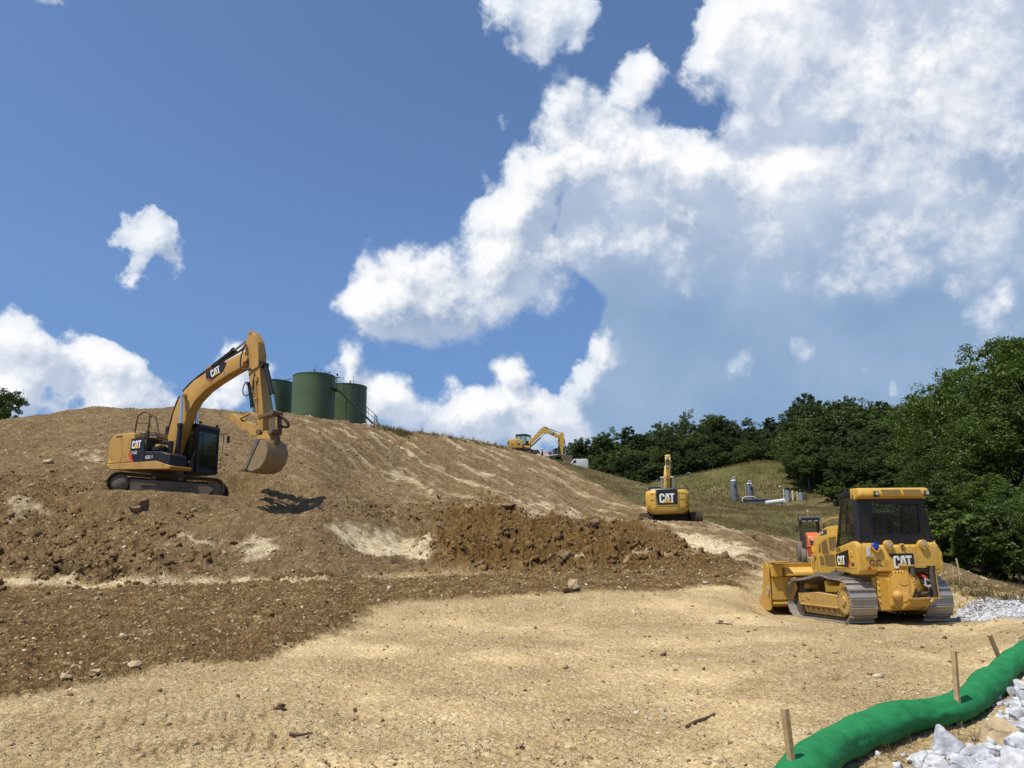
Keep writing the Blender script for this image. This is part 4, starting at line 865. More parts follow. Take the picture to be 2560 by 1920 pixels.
    s3 = PB(); s3.prism([(-.28, 1.7), (-.30, 2.20), (-.22, 2.42), (.12, 2.42), (.20, 2.20), (.22, 1.7)], 'x', -1.15, -1.0, .04, 2); s3.box((-.85, -.03, 1.85), (.5, .5, .12), bevel=.03); s3.box((-.8, .28, 2.0), (.4, .09, .06), bevel=.02); s3.box((-.8, -.34, 2.0), (.4, .09, .06), bevel=.02); s3.box((-.60, .1, 1.85), (.2, .5, .3), bevel=.03); s3.build('seat', M_seat, cb)
    PB().box((-.95, .70, 1.90), (.26, .02, .10), Matrix.Rotation(R(-18), 3, 'Y')).build('paper_sheet', M_paper, cb)
    PB().box((-.78, .84, 2.66), (.10, .12, .15), bevel=.015).build('side_lamp', M_blk, cb)
    rf = PB()           # front half of roof, black
    rf.prism([(-.74, 2.76), (-.80, 2.86), (-.95, 2.90), (-1.36, 2.93), (-1.36, 2.76)], 'y', -.78, .78, .03, 2); rf = rf.build('roof', M_blk, cb)
    yr = PB(); yr.prism([(-1.34, 2.70), (-1.34, 2.94), (-1.62, 2.935), (-1.72, 2.90), (-1.76, 2.80), (-1.75, 2.74), (-1.60, 2.72), (-1.45, 2.66)], 'y', -.84, .80, .035, 3)
    yr = yr.build('rear_roof_cowl', M_yel, rf)
    fr = Fr2((-1.765, .27, 2.765), (0, -1, 0), (.35, 0, 1)); v = PB(); plate(v, fr, [(0, 0), (.42, 0), (.44, .12), (-.02, .12)], .012, .016); plate(v, fr, [(.50, 0), (.92, 0), (.90, .12), (.48, .12)], .012, .016); pieces(v, 'roof_grille', M_mesh, yr)
    for yy in (.42, -.76):
        l = PB(); l.box((-1.755, yy, 2.79), (.08, .11, .13), bevel=.008).build('lamp_box', M_blk, yr).name = 'lamp_box'; l = PB(); l.box((-1.80, yy, 2.80), (.012, .075, .08), bevel=.01); l.build('roof_lamp', M_lens, yr)
    # winch
    w2 = PB()
    case = [(-1.70, 1.13), (-1.84, 1.15), (-2.02, 1.12), (-2.14, 1.00), (-2.16, .82), (-2.10, .66), (-1.98, .46), (-1.84, .36), (-1.72, .38), (-1.63, .52), (-1.60, .78), (-1.60, 1.0)]
    cz = Matrix.Rotation(R(33), 3, 'Z'); piv = Vector((-1.80, .05, 0))
    def tw(p): return piv + cz @ (Vector(p) - piv)
    def wp(pb, pts, a, b, bv=0):
        n = len(pts); vs = [tw((p[0], a, p[1])) for p in pts] + [tw((p[0], b, p[1])) for p in pts]
        pb._faces(vs, [tuple(range(n)), tuple(range(n, 2 * n))] + [(i, (i + 1) % n, n + (i + 1) % n, n + i) for i in range(n)], bv)
    wp(w2, case, -.28, .32, .02); w2.box((-1.72, -.05, .68), (.34, .72, .60), bevel=.03)
    wn = w2.build('winch', M_yel, root)
    w3 = PB(); sm = [(-1.86 + (p[0] + 1.86) * .93, .77 + (p[1] - .77) * .94) for p in case]; wp(w3, sm, .31, .345, .006)
    def wc(pb, x_, z_, r_, a, b, r2=None): pb.cyl(tw((x_, a, z_)), tw((x_, b, z_)), r_, r2, 20, .004)
    wc(w3, -1.94, .96, .125, .34, .36); wc(w3, -1.90, .60, .10, .34, .365); w3.ball(tw((-1.77, .36, .62)), .115, 2); w4 = w3; P2 = [Vector((p[0], p[1], 0)) for p in case]; P2.append(P2[0])
    for a, b in zip(P2, P2[1:]):
        n = max(2, int((b - a).length / .05))
        for k in range(n): p = a.lerp(b, k / n); p = Vector((-1.86, .77, 0)) + (p - Vector((-1.86, .77, 0))) * .965; w4.cyl(tw((p.x, .34, p.y)), tw((p.x, .362, p.y)), .015, seg=6)
    w3.build('chain_case_cover', M_yel_f, wn)
    # fairlead frame with rollers
    f_ = PB(); x0, x1 = -2.18, -1.90
    for a, b in (((.16), (.19)), ((-.46), (-.43))): f_.prism([(x0, .58), (x1, .58), (x1, 1.24), (x0, 1.24)], 'y', a, b, .004)
    f_.box((-2.06, -.135, 1.245), (.30, .72, .022)); f_.box((-2.06, -.135, .575), (.32, .70, .03)); f_.box((-1.9, -.13, .9), (.1, .5, .5))
    ff = f_.build('fairlead_frame', M_yel_d, wn)
    for yy in (.07, -.36): PB().cyl((-2.16, yy, .60), (-2.16, yy, 1.23), .058, seg=18, bevel=.006).build('roller', M_dsteel, ff)
    for zz in (.66, 1.15): PB().cyl((-2.10, .03, zz), (-2.10, -.32, zz), .045, seg=16).build('roller', M_dsteel, ff)
    PB().cyl((-1.98, .1, .92), (-1.98, -.4, .92), .15, seg=18).build('cable_drum', M_mud, wn)
    c = PB(); c.tube([(-2.06, -.13, 1.06), (-2.14, -.16, 1.03), (-2.19, -.20, .99), (-2.20, -.22, .95)], [.03, .035, .03, .02], 8, 1); c.build('red_hook', M_red, wn)
    c = PB(); c.tube([(-2.21, -.17, .97), (-2.22, -.15, .90), (-2.22, -.17, .82), (-2.22, -.21, .80), (-2.22, -.24, .84)], .020, 8, 1); c.ball((-2.22, -.15, .84), .035, 1); c.ball((-2.22, -.25, .82), .032, 1); c.cyl((-2.21, -.15, .98), (-2.21, -.26, .93), .016, seg=8); c.build('shackle', M_shackle, wn)
    # exhaust hose by the track and blade lift parts
    PB().tube([(-.45, .62, 1.02), (.0, .66, 1.05), (.22, .64, 1.0)], [.075, .08, .07], 12, 1).build('hydraulic_tank', M_hose, root)
    b = PB(); b.tube([(-.1, .64, 1.05), (-.2, .74, 1.20), (-.25, .74, 1.02)], .018, 8, 1); b.build('bracket', M_dsteel, root)
    # blade
    bl = PB(); fp = [(1.78, 1.30), (1.84, 1.05), (1.90, .80), (1.98, .60), (2.14, .38), (2.36, .20), (2.44, .10)]; bk = [(2.36, .10), (2.24, .16), (2.02, .34), (1.86, .56), (1.78, .80), (1.72, 1.05), (1.66, 1.30)]
    bl.prism(fp + bk, 'y', -1.6, 1.6, .006)
    blade = bl.build('blade', M_yel, root)
    st = PB()
    for s_ in (1, -1): st.prism([(1.80, 1.33), (1.70, 1.36), (1.55, 1.30), (1.50, 1.15), (1.52, .20), (1.62, .14), (2.42, .11), (2.36, .22), (2.14, .39), (1.98, .62), (1.90, .82)], 'y', s_ * 1.60, s_ * 1.63, .006)
    pieces(st, 'end_plate', M_yel_f, blade)
    st = PB(); st.prism([(1.74, 1.20), (1.50, 1.20), (1.36, 1.08), (1.36, .98), (1.75, .98)], 'y', -1.2, 1.22, .02); st.prism([(1.80, .96), (1.54, .96), (1.54, .40), (1.86, .40)], 'y', -1.55, 1.58, .01); st.prism([(1.60, .42), (1.54, .30), (1.70, .22), (2.0, .3)], 'y', -1.55, 1.58, .01)
    st.box((1.55, 1.42, 1.12), (.22, .28, .30), bevel=.012); st.box((1.45, 1.36, 1.34), (.34, .42, .03), bevel=.006); st.box((1.5, 1.48, 1.25), (.22, .03, .2)); st.build('back_beam', M_yel, blade)
    hk = PB(); tp = [(1.56 + .045 * math.cos(t), 1.665, .64 + .085 * math.sin(t)) for t in [i * math.pi / 6 for i in range(13)]]; hk.tube(tp, .016, 8); hk.build('lifting_eye', M_shackle, blade)
    ce = PB(); ce.prism([(2.36, .20), (2.48, .04), (2.44, .03), (2.30, .16)], 'y', -1.62, 1.62, .004); ce.build('cutting_edge', M_dsteel, blade)
    pa = PB()
    for s_ in (1, -1): pa.prism([(1.58, .90), (1.30, .96), (1.20, .70), (1.50, .42), (1.58, .42)], 'y', s_ * 1.02, s_ * 1.06, .01); pa.box((1.2, s_ * .50, .48), (1.0, .12, .2), bevel=.02)
    pa.box((1.32, .28, 1.12), (.10, .16, .50), bevel=.02); pieces(pa, 'push_arm', M_yel_d, root)
    cy = PB()
    for s_ in (1, -1): cy.cyl((1.15, s_ * .45, 1.45), (1.52, s_ * .42, .95), .06, seg=12)
    pieces(cy, 'lift_cylinder', M_blk, root)
    return root
DZ0 = (8.25, 18.92, H(8.25, 18.0) - .01)
make_dozer()
# ------------------------------------------------------------------ excavators
def undercarriage(root, org, yaw, pitch, half, r_, y0, y1, pitch_s, m_shoe, m_frame, m_wheel, lug3=True, sag=.02, topz=None):
    tz = r_ if topz is None else topz
    path = chain_path([(-half, 0, r_, 95, 270), (half, 0, r_, -90, 85)])
    n0 = len(path); path = path[:-1] + [(half * .75, tz), (half * .4, tz - sag), (0, tz), (-half * .4, tz - sag), (-half * .75, tz)]
    out = []
    for s_ in (1, -1):
        t = track_chain(root, path, min(s_ * y0, s_ * y1), max(s_ * y0, s_ * y1), pitch_s, m_shoe, m_shoe, lug3=lug3); t.name = 'track'
        t.location = org; t.rotation_euler = (0, pitch, yaw); a, b = s_ * (y0 + .08), s_ * (y1 - .06)
        p = PB(); h = r_ * .42
        p.prism([(-half + r_ * .95, -r_ * .62), (-half + r_ * .85, h), (half * .85, h * .9), (half + .05, -r_ * .1), (half - .1, -r_ * .62)], 'y', a, b, .02)
        p.box((-half * .35, b * 1.01, -.02), (half * .4, .03, .03)); p.box((half * .35, b * 1.01, -.02), (half * .3, .03, .03)); p.box((half * .27, b * 1.01, -.12), (.1, .03, .06))
        p.build('track_frame', m_frame, t)
        p = PB(); p.cyl((-half, a, 0), (-half, s_ * (y1 - .10), 0), r_ * .80, seg=28, bevel=.01); p.cyl((-half, s_ * (y1 - .10), 0), (-half, s_ * (y1 - .04), 0), r_ * .68, r_ * .62, 28, .01); p.build('idler_wheel', m_wheel, t)
        p = PB(); p.cyl((half, a, 0), (half, s_ * (y1 - .16), 0), r_ * .72, seg=24); p.build('drive_sprocket', m_wheel, t)
        for k in (-.3, .28): PB().cyl((half * k, a, tz * .72), (half * k, s_ * (y1 - .16), tz * .72), r_ * .2, seg=12).build('carrier_roller', m_wheel, t)
        out.append(t)
    c = PB(); c.box((org[0], org[1], org[2] + .02), (half * .9, y0 * 2.1, r_ * 1.1), Matrix.Rotation(yaw, 3, 'Z'), .04); c.cyl((org[0] * .4, 0, org[2] + .1), (org[0] * .4, 0, org[2] + r_ + .32), y0 * .95, seg=28); c.build('car_body', m_wheel, root)
    return out
def upper(o, yaw): o.rotation_euler = (0, 0, yaw); return o
def cylinder(parent, a, m, b, r1, r2, bm=None, name='hydraulic_cylinder', yoff=0):
    "barrel from a to m, bright rod on to b"
    bar = PB(); bar.cyl(a, m, r1, seg=14); d = (Vector(m) - Vector(a)).normalized(); bar.cyl(Vector(m) - d * .10, Vector(m) + d * .02, r1 * 1.25, seg=14); bar.cyl(Vector(a) - Vector((0, .07, 0)), Vector(a) + Vector((0, .07, 0)), r1 * 1.1, seg=12)
    o = bar.build(name, bm or M_blk, parent); p = PB(); p.cyl(m, b, r2, seg=12); p.cyl(Vector(b) - Vector((0, .07, 0)), Vector(b) + Vector((0, .07, 0)), r2 * 1.9, seg=12); p.build('piston_rod', M_chrome, o); return o
def person(root_loc, yaw, scale=1.0, label=None, shirt=(.05, .06, .08), vest=(.35, .55, .02), hat=None, pose='sit', parent=None, name='person', pants=(.03, .035, .05)):
    "a seated, standing or bending figure: one skinned body, clothing and hat as parts"
    J = {'sit': dict(hip=(0, 0, .0), chest=(0, 0, .38), neck=(.0, 0, .52), head=(.03, 0, .66), top=(.03, 0, .76), k=[(.42, .12, .02), (.42, -.12, .02)], f=[(.48, .13, -.42), (.48, -.13, -.42)], toe=[(.62, .13, -.45), (.62, -.13, -.45)], sh=[(0, .20, .44), (0, -.20, .44)], el=[(.12, .26, .18), (.12, -.26, .18)], wr=[(.36, .20, .20), (.36, -.20, .20)]),
         'stand': dict(hip=(0, 0, .92), chest=(.02, 0, 1.28), neck=(.03, 0, 1.46), head=(.06, 0, 1.60), top=(.06, 0, 1.71), k=[(.03, .11, .50), (.0, -.11, .50)], f=[(-.02, .12, .08), (.02, -.12, .08)], toe=[(.14, .13, .03), (.18, -.13, .03)], sh=[(.02, .20, 1.38), (.02, -.20, 1.38)], el=[(.05, .27, 1.10), (.05, -.27, 1.10)], wr=[(.20, .22, .92), (.20, -.22, .92)])}[pose]
    V, E, RD = [], [], []
    def add(p, r_, par=None):
        V.append(Vector(p)); RD.append(r_)
        if par is not None: E.append((par, len(V) - 1))
        return len(V) - 1
    hip = add(J['hip'], .14); ch = add(J['chest'], .155, hip); nk = add(J['neck'], .060, ch); hd = add(J['head'], .098, nk); add(J['top'], .075, hd)
    add(Vector(J['head']) + Vector((.09, 0, -.02)), .03, hd)          # nose and face
    for i in (0, 1):
        a = add(Vector(J['hip']) + Vector((0, (.1, -.1)[i], -.02)), .095, hip); k = add(J['k'][i], .065, a); f = add(J['f'][i], .045, k); add(J['toe'][i], .04, f)
        s_ = add(J['sh'][i], .062, ch); e = add(J['el'][i], .042, s_); w_ = add(J['wr'][i], .028, e)
        d = (V[w_] - V[e]).normalized(); pl = add(V[w_] + d * .05, .030, w_)
        for q in range(4): b = add(V[pl] + d * .03 + Vector((0, (q - 1.5) * .020, 0)), .009, pl); add(V[b] + d * .035 + Vector((0, 0, -.02)), .008, b)
        add(V[pl] + Vector((0, (.035, -.035)[i] * -1, .01)), .009, pl)
    m = bpy.data.meshes.new('body'); m.from_pydata([v * scale for v in V], E, []); o = bpy.data.objects.new('body', m); COL.objects.link(o)
    md = o.modifiers.new('skin', 'SKIN'); o.modifiers.new('sub', 'SUBSURF').levels = 1
    for i, r_ in enumerate(RD): m.skin_vertices[0].data[i].radius = (r_ * scale, r_ * scale)
    m.skin_vertices[0].data[0].use_root = True
    dg = bpy.context.evaluated_depsgraph_get(); me2 = bpy.data.meshes.new_from_object(o.evaluated_get(dg)); bpy.data.objects.remove(o)
    mats = [rough_mat('skin', (.42, .24, .16), .1), rough_mat('shirt', shirt, .2), rough_mat('trousers', pants, .2), rough_mat('safety_vest', vest, .15)]
    for x_ in mats: me2.materials.append(x_)
    zc_, zn = J['hip'][2] * scale, J['neck'][2] * scale
    for p in me2.polygons:
        c = p.center; p.use_smooth = True
        hand = min((c - V_ * scale).length for V_ in (Vector(J['wr'][0]), Vector(J['wr'][1]))) < .09 * scale and c.x > J['wr'][0][0] * scale - .02
        p.material_index = 0 if c.z > zn or hand else (2 if (c.z < zc_ + .03 or (pose == 'sit' and c.x > .16 and c.z < .12)) else (3 if abs(c.y) < .17 * scale else 1))
    me2.name = 'person'; o = bpy.data.objects.new(name, me2); COL.objects.link(o); o.location = root_loc; o.rotation_euler = (0, 0, yaw)
    if parent: o.parent = parent
    h = PB(); hp = Vector(J['head']) * scale + Vector((0, 0, .05 * scale)); h.ball(hp, .115 * scale, 2, (1.05, .95, .8)); h.cyl(hp, hp + Vector((.06, 0, -.005)), .13 * scale, .12 * scale, 16); h.build('hard_hat', hat or M_white, o)
    if label: tag(o, label, 'person')
    return o

def make_arm(root, yaw, s=1.0, org=(0, 0, 0), mat=None, badge=True, pipes=False):
    "boom, stick, thumb and bucket of the larger excavators"
    mat = mat or M_yel_x
    def U(o): o.rotation_euler = (0, 0, yaw); o.scale = (s, s, s); o.location = org; return o
    # boom
    b = PB(); bp_ = [(.02, 1.34), (.04, 1.60), (.16, 2.27), (.29, 2.79), (.46, 3.22), (.70, 3.53), (1.15, 3.86), (1.92, 4.16), (2.67, 4.43), (3.42, 4.66), (3.66, 4.52), (3.68, 4.28), (3.58, 4.16), (2.96, 3.97), (2.22, 3.68), (1.72, 3.44), (1.27, 3.10), (1.01, 2.74), (.88, 2.40), (.76, 2.05), (.57, 1.60), (.44, 1.22), (.16, 1.16)]
    b.prism(bp_, 'y', -.20, .20, .018, 2); b.cyl((.24, -.30, 1.36), (.24, .30, 1.36), .14, seg=18); b.cyl((.80, -.44, 3.35), (.80, .44, 3.35), .075, seg=16); b.cyl((3.56, -.30, 4.36), (3.56, .30, 4.36), .12, seg=18)
    b.prism([(1.45, 4.0), (1.62, 4.34), (1.78, 4.34), (1.95, 4.16)], 'y', -.10, -.05, .01); b.prism([(1.45, 4.0), (1.62, 4.34), (1.78, 4.34), (1.95, 4.16)], 'y', .05, .10, .01)
    bo = U(b.build('boom', mat, root))
    d = Vector((3.3 - 1.7, 0, 4.45 - 3.85)).normalized()
    fl = Fr2((1.78, -.203, 3.74), (d.x, 0, d.z), (-d.z, 0, d.x)); 
    pan = [(0, .10), (.06, .36), (.85, .36), (1.0, .30), (1.02, .22), (.80, .02), (.22, -.06)]
    if badge: logo(bo, fl, pan, (.26, .04), .27, red=[(-.0, .12), (.02, .06), (.22, -.08), (.26, -.05), (.06, .10)])
    # hoses along the boom
    for k in range(3):
        o_ = .03 * k; yy = -.12 + .07 * k
        q = PB(); q.tube([(-.1, yy, 1.75), (-.02 - o_, yy, 2.1), (.12 - o_, yy, 2.7), (.34 - o_, yy, 3.3), (.72 - o_, yy, 3.72 + o_), (1.35, yy, 4.08 + o_), (1.75, yy, 4.26 + o_), (2.4, yy, 4.46 + o_), (3.2, yy, 4.74 + o_), (3.45, yy, 4.98), (3.62, yy - .1, 4.75), (3.62, yy - .1, 4.3), (3.74, yy - .05, 3.95)], .019, 7, 1); q.build('hydraulic_hose', M_hose, bo)
    q = PB(); q.tube([(3.55, -.24, 4.9), (3.40, -.30, 4.5), (3.38, -.30, 4.12), (3.5, -.28, 3.95), (3.8, -.2, 3.98)], .025, 8, 2); q.build('hydraulic_hose', M_hose, bo)
    q = PB(); q.tube([(-.05, -.3, 1.95), (-.18, -.3, 1.6), (.0, -.3, 1.38), (.12, -.25, 1.5), (.02, -.2, 1.8)], .026, 8, 2); q.build('hydraulic_hose', M_hose, bo)
    cylinder(bo, (.83, -.38, 1.05), (.86, -.38, 2.26), (.86, -.40, 3.35), .085, .05); cylinder(bo, (.83, .38, 1.05), (.80, .38, 2.26), (.80, .40, 3.35), .085, .05)
    cylinder(bo, (1.70, 0, 4.26), (2.79, 0, 4.82), (3.64, 0, 5.27), .095, .05)
    # stick
    s1 = PB(); s1.prism([(3.58, 5.22), (3.66, 5.34), (3.80, 5.33), (4.02, 4.95), (4.12, 4.30), (4.14, 3.95), (4.40, 2.44), (4.44, 1.72), (4.26, 1.68), (4.12, 2.36), (3.96, 2.96), (3.72, 3.55), (3.62, 3.95), (3.55, 4.35), (3.50, 4.87)], 'y', -.155, .155, .016, 2)
    s1.prism([(3.50, 4.30), (3.44, 4.86), (3.60, 5.28), (3.72, 5.34), (3.95, 5.06), (4.10, 4.5), (4.12, 4.05), (4.0, 3.98), (3.80, 3.92)], 'y', -.20, -.155, .006); s1.prism([(3.50, 4.30), (3.44, 4.86), (3.60, 5.28), (3.72, 5.34), (3.95, 5.06), (4.10, 4.5), (4.12, 4.05), (4.0, 3.98), (3.80, 3.92)], 'y', .155, .20, .006)
    s1.cyl((3.66, -.2, 5.30), (3.66, .2, 5.30), .09, seg=16); st_ = U(s1.build('stick', mat, root))
    q = PB(); q.cyl((4.18, -.15, 4.12), (4.18, .15, 4.12), .11, seg=14); q.build('cylinder_mount', M_blk, st_); cylinder(st_, (4.26, 0, 4.10), (4.62, 0, 3.05), (4.80, 0, 2.34), .085, .045)
    cylinder(st_, (3.60, -.05, 3.50), (3.82, -.05, 2.66), (3.86, -.05, 2.42), .06, .035)
    q = PB(); q.tube([(3.95, -.20, 3.85), (3.98, -.22, 3.3), (3.95, -.22, 2.95)], .022, 6); q.tube([(3.60, -.2, 3.55), (3.50, -.24, 3.3), (3.58, -.24, 3.02), (3.80, -.22, 3.05), (3.92, -.2, 3.3), (3.90, -.18, 3.6)], .02, 7, 2); q.build('hydraulic_hose', M_hose, st_)
    q = PB(); q.box((4.05, -.19, 3.6), (.10, .06, .16)); q.box((4.08, -.19, 2.9), (.14, .05, .05)); q.tube([(4.02, -.2, 3.6), (4.18, -.2, 2.4)], .018, 6); q.build('steel_pipe', M_yel_d, st_)
    # linkage and thumb
    q = PB()
    for y_ in (-.2, .16): q.prism([(4.76, 2.42), (4.90, 2.40), (4.96, 1.72), (4.86, 1.60), (4.72, 1.66)], 'y', y_, y_ + .05, .01); q.prism([(4.20, 2.30), (4.22, 2.18), (4.80, 2.28), (4.84, 2.40)], 'y', y_ * .9, y_ * .9 + .05, .01)
    q.cyl((4.82, -.24, 2.34), (4.82, .24, 2.34), .10, seg=14); q.cyl((4.84, -.24, 1.70), (4.84, .24, 1.70), .09, seg=14); q.cyl((4.30, -.24, 1.72), (4.30, .24, 1.72), .09, seg=14)
    q.box((4.66, 0, 1.60), (.45, .34, .26), Matrix.Rotation(R(12), 3, 'Y'), .04); q.box((4.88, 0, 1.42), (.22, .30, .30), bevel=.05); U(q.build('bucket_linkage', M_mudy, root))
    q = PB(); q.tube([(4.85, .1, 2.3), (5.05, .18, 2.16), (5.2, .25, 1.98), (5.14, .25, 1.88), (4.85, .2, 1.92)], .055, 8, 1); U(q.build('coupler_hose', M_hose, root))
    q = PB(); tp = [(2.86, 2.45), (3.10, 2.48), (3.16, 2.38), (3.42, 2.22), (3.52, 2.12), (3.80, 2.12), (4.26, 1.92), (4.36, 1.74), (4.24, 1.60), (4.0, 1.62), (3.78, 1.82), (3.55, 1.83), (3.36, 2.02), (3.06, 2.22), (2.84, 2.24)]
    for y_ in (-.22, .14): q.prism(tp, 'y', y_, y_ + .06, .008)
    q.prism([(2.86, 2.45), (3.10, 2.48), (3.4, 2.25), (3.35, 2.10), (3.05, 2.25)], 'y', -.18, .18, .01); q.prism([(3.80, 2.40), (3.82, 2.50), (4.3, 2.25), (4.28, 2.15)], 'y', -.14, -.09, .006); q.cyl((3.82, -.1, 2.44), (3.30, -.1, 2.26), .04, seg=8); U(q.build('thumb', M_yel_x, root))
    # bucket
    bp2 = [(4.56, 1.47), (4.10, .44), (4.40, .35), (4.72, .44), (4.93, .68), (5.0, 1.0), (4.90, 1.28), (4.74, 1.47)]
    k = PB()
    for y_ in (-.52, .48): k.prism(bp2, 'y', y_, y_ + .04, .006)
    inn = [(4.74, 1.44), (4.86, 1.26), (4.95, 1.0), (4.88, .72), (4.69, .50), (4.42, .41), (4.12, .48)]; outl = [(4.08, .43), (4.40, .34), (4.73, .43), (4.95, .67), (5.02, 1.0), (4.92, 1.30), (4.74, 1.50), (4.56, 1.50), (4.56, 1.46)]
    k.prism(inn + outl, 'y', -.5, .5, .004); bk = U(k.build('bucket', M_bkt, root))
    k = PB()
    for y_ in (-.5, -.17, .17, .47): k.prism([(4.40, 1.52), (4.52, 1.72), (4.62, 1.72), (4.85, 1.42), (4.7, 1.44)], 'y', y_ * .4 - .02, y_ * .4 + .02, .005)
    k.prism([(4.50, 1.34), (4.54, 1.52), (4.76, 1.52), (4.84, 1.38), (4.7, 1.40)], 'y', -.53, .53, .008); k.build('bucket_ears', M_yel_x, bk)
    k = PB(); k.prism([(4.54, 1.45), (4.06, .42), (4.16, .42), (4.66, 1.40)], 'y', -.545, -.52, .004); k.prism([(4.54, 1.45), (4.06, .42), (4.16, .42), (4.66, 1.40)], 'y', .52, .545, .004); pieces(k, 'side_cutter', M_bkt2, bk)
    for y_ in (-.46, -.23, 0, .23, .46): k = PB(); k.loft([[(4.14, y_ - .05, .36), (4.14, y_ + .05, .36), (4.14, y_ + .05, .46), (4.14, y_ - .05, .46)], [(3.74, y_ - .02, .40), (3.74, y_ + .02, .40), (3.74, y_ + .02, .42), (3.74, y_ - .02, .42)]]); k.build('tooth', M_dsteel, bk)
    if pipes:
        q = PB()
        for y_ in (-.15, -.05, .06, .15): q.tube([(-.03, y_, 1.55), (.06, y_, 2.2), (.19, y_, 2.76), (.38, y_, 3.26), (.62, y_, 3.60)], .022, 6, 1)
        for (x_, z_) in ((.0, 1.9), (.40, 3.26)): q.box((x_ - .02, 0, z_), (.06, .42, .05))
        q.build('steel_pipe', M_yel, bo)
# ---- the nearest one: side view, bucket hanging to the right
A1 = R(-24)
def make_ex1():
    root = empty('excavator', EX1, 0)
    tag(root, 'dusty yellow excavator on the left slope, boom raised, bucket with thumb hanging to the right', 'excavator', 'yellow excavators on the dirt slope')
    undercarriage(root, (.163, .047, .055), R(16), R(3.1), 1.50, .37, .62, 1.20, .19, M_mud, M_mudf, M_mudw)
    # slewing house
    h = PB(); m = M_yel_x
    h.prism([(-1.66, .88), (-1.60, 1.79), (-1.37, 1.97), (-.44, 1.95), (-.38, 1.74), (-.38, .88)], 'y', -1.2, 1.2, .05, 3)
    h.prism([(-.40, .88), (-.40, 1.85), (.1, 1.82), (.15, .88)], 'y', -.75, .15, .02); h.prism([(-.40, .88), (-.40, 1.70), (-.0, 1.70), (.0, .88)], 'y', .15, 1.18, .02)
    h.prism([(-1.66, .90), (-1.40, .70), (1.44, .55), (1.52, .64), (.78, .86)], 'y', -1.23, -.30, .012); h.prism([(-1.66, .90), (-1.40, .70), (.3, .62), (.3, .86)], 'y', -.30, 1.2, .012)
    hs = upper(h.build('house', m, root), A1)
    fs = Fr2((0, -1.2, 0), (1, 0, 0), (0, 0, 1))
    def pl(mat, pts, h0=.003, h1=.009, nm='panel', par=hs): return plate(PB(), fs, pts, h0, h1).build(nm, mat, par)
    pl(m, [(-1.56, .93), (-1.50, 1.76), (-.97, 1.76), (-.90, .93)], .001, .008, 'service_door'); pl(m, [(-.86, .93), (-.93, 1.76), (-.46, 1.76), (-.40, 1.70), (-.40, .93)], .001, .008, 'service_door')
    pl(M_mesh, [(-1.30, 1.82), (-1.28, 1.90), (-.98, 1.90), (-.96, 1.82)], -.02, .006, 'air_vent')
    pl(M_tri, [(-1.55, .94), (-1.55, 1.05), (-1.45, 1.05), (-1.40, .94)], .009, .012, 'warning_label')
    b = pl(M_blk, [(-.50, 1.72), (.15, 1.72), (.17, .88), (-.38, .88), (-.52, 1.35)], .002, .014, 'side_panel')
    logo(b, Fr2((-.5, -1.215, 1.34), (1, 0, 0), (0, 0, 1)), [(.04, .0), (.56, .0), (.56, .30), (.04, .30)], (.06, .03), .27)
    text('316E', Fr2((-.5, -1.219, 1.15), (1, 0, 0), (0, 0, 1)), (.05, .02), .16, M_wht, b, xs=.9)
    pl(M_redd, [(-.60, 1.18), (-.54, 1.30), (-.30, .88), (-.42, .88)], .010, .018, 'red_stripe', b)
    q = PB(); q.prism([(.16, .84), (.16, 1.24), (.95, 1.18), (1.38, 1.05), (1.38, .70)], 'y', -1.2, -.45, .02); q.prism([(.16, 1.22), (.16, 1.72), (.22, 1.72), (.22, 1.22)], 'y', -1.18, -.5, .005)
    q.box((.5, -.62, 1.42), (.66, .12, .42), bevel=.02); q.box((.45, -.9, 1.33), (.3, .25, .15), bevel=.02); bx = upper(q.build('storage_box', M_blk, root), A1)
    gsl(bx, Fr2((.17, -1.203, .95), (1, 0, 0), (0, 0, 1)), (.06, .02), .15, M_wht, M_wht)
    q = PB(); q.box((.44, -.85, 1.46), (.22, .16, .08), bevel=.01); q.tube([(.30, -.8, 1.3), (.55, -.75, 1.5), (.75, -.6, 1.35)], .03, 8, 1); upper(q.build('hydraulic_valve', M_yel_d, root), A1)
    q = PB(); q.prism([(-1.25, 1.93), (-1.2, 2.04), (.0, 2.0), (.12, 1.80), (.1, 1.75)], 'y', -.70, .45, .03, 2); q.box((-.2, -.95, 1.85), (.3, .2, .2), bevel=.02); upper(q.build('engine_cover', M_brown, root), A1)
    q = PB(); y_ = -.98
    q.tube([(-.66, y_, 1.95), (-.62, y_, 2.33), (-.56, y_, 2.59), (-.35, y_, 2.69), (-.13, y_, 2.69), (.03, y_, 2.58), (.02, y_, 2.3), (-.02, y_, 1.72)], .028, 8); q.tube([(.03, y_, 2.5), (.14, y_, 2.54), (.30, y_, 2.49), (.42, y_, 2.2), (.56, y_, 1.78)], .026, 8)
    q.tube([(-.64, y_, 2.33), (.02, y_, 2.29)], .022, 8); q.tube([(-.64, y_, 2.10), (-.78, y_, 2.12), (-.88, y_, 2.20)], .022, 8); q.cyl((-.01, y_, 1.72), (.0, y_, 2.0), .05, seg=10); upper(q.build('handrail', M_rail, root), A1)
    # cab
    c = PB()
    def post(a, b2, w_=.06): c.box((Vector(a) + Vector(b2)) / 2, (w_, w_, (Vector(b2) - Vector(a)).length + w_ * .5), (Vector(b2) - Vector(a)).to_track_quat('Z', 'X').to_matrix(), .012)
    xf, xb, yr_, yl = 1.16, -.42, .22, 1.15
    for y_ in (yr_, yl): post((xf, y_, .62), (xf - .04, y_, 2.30), .08); post((xb, y_, .8), (xb, y_, 2.34), .12); post((.42, y_, .9), (.42, y_, 2.36), .06); post((xb, y_, 1.25), (xf, y_, 1.25), .06)
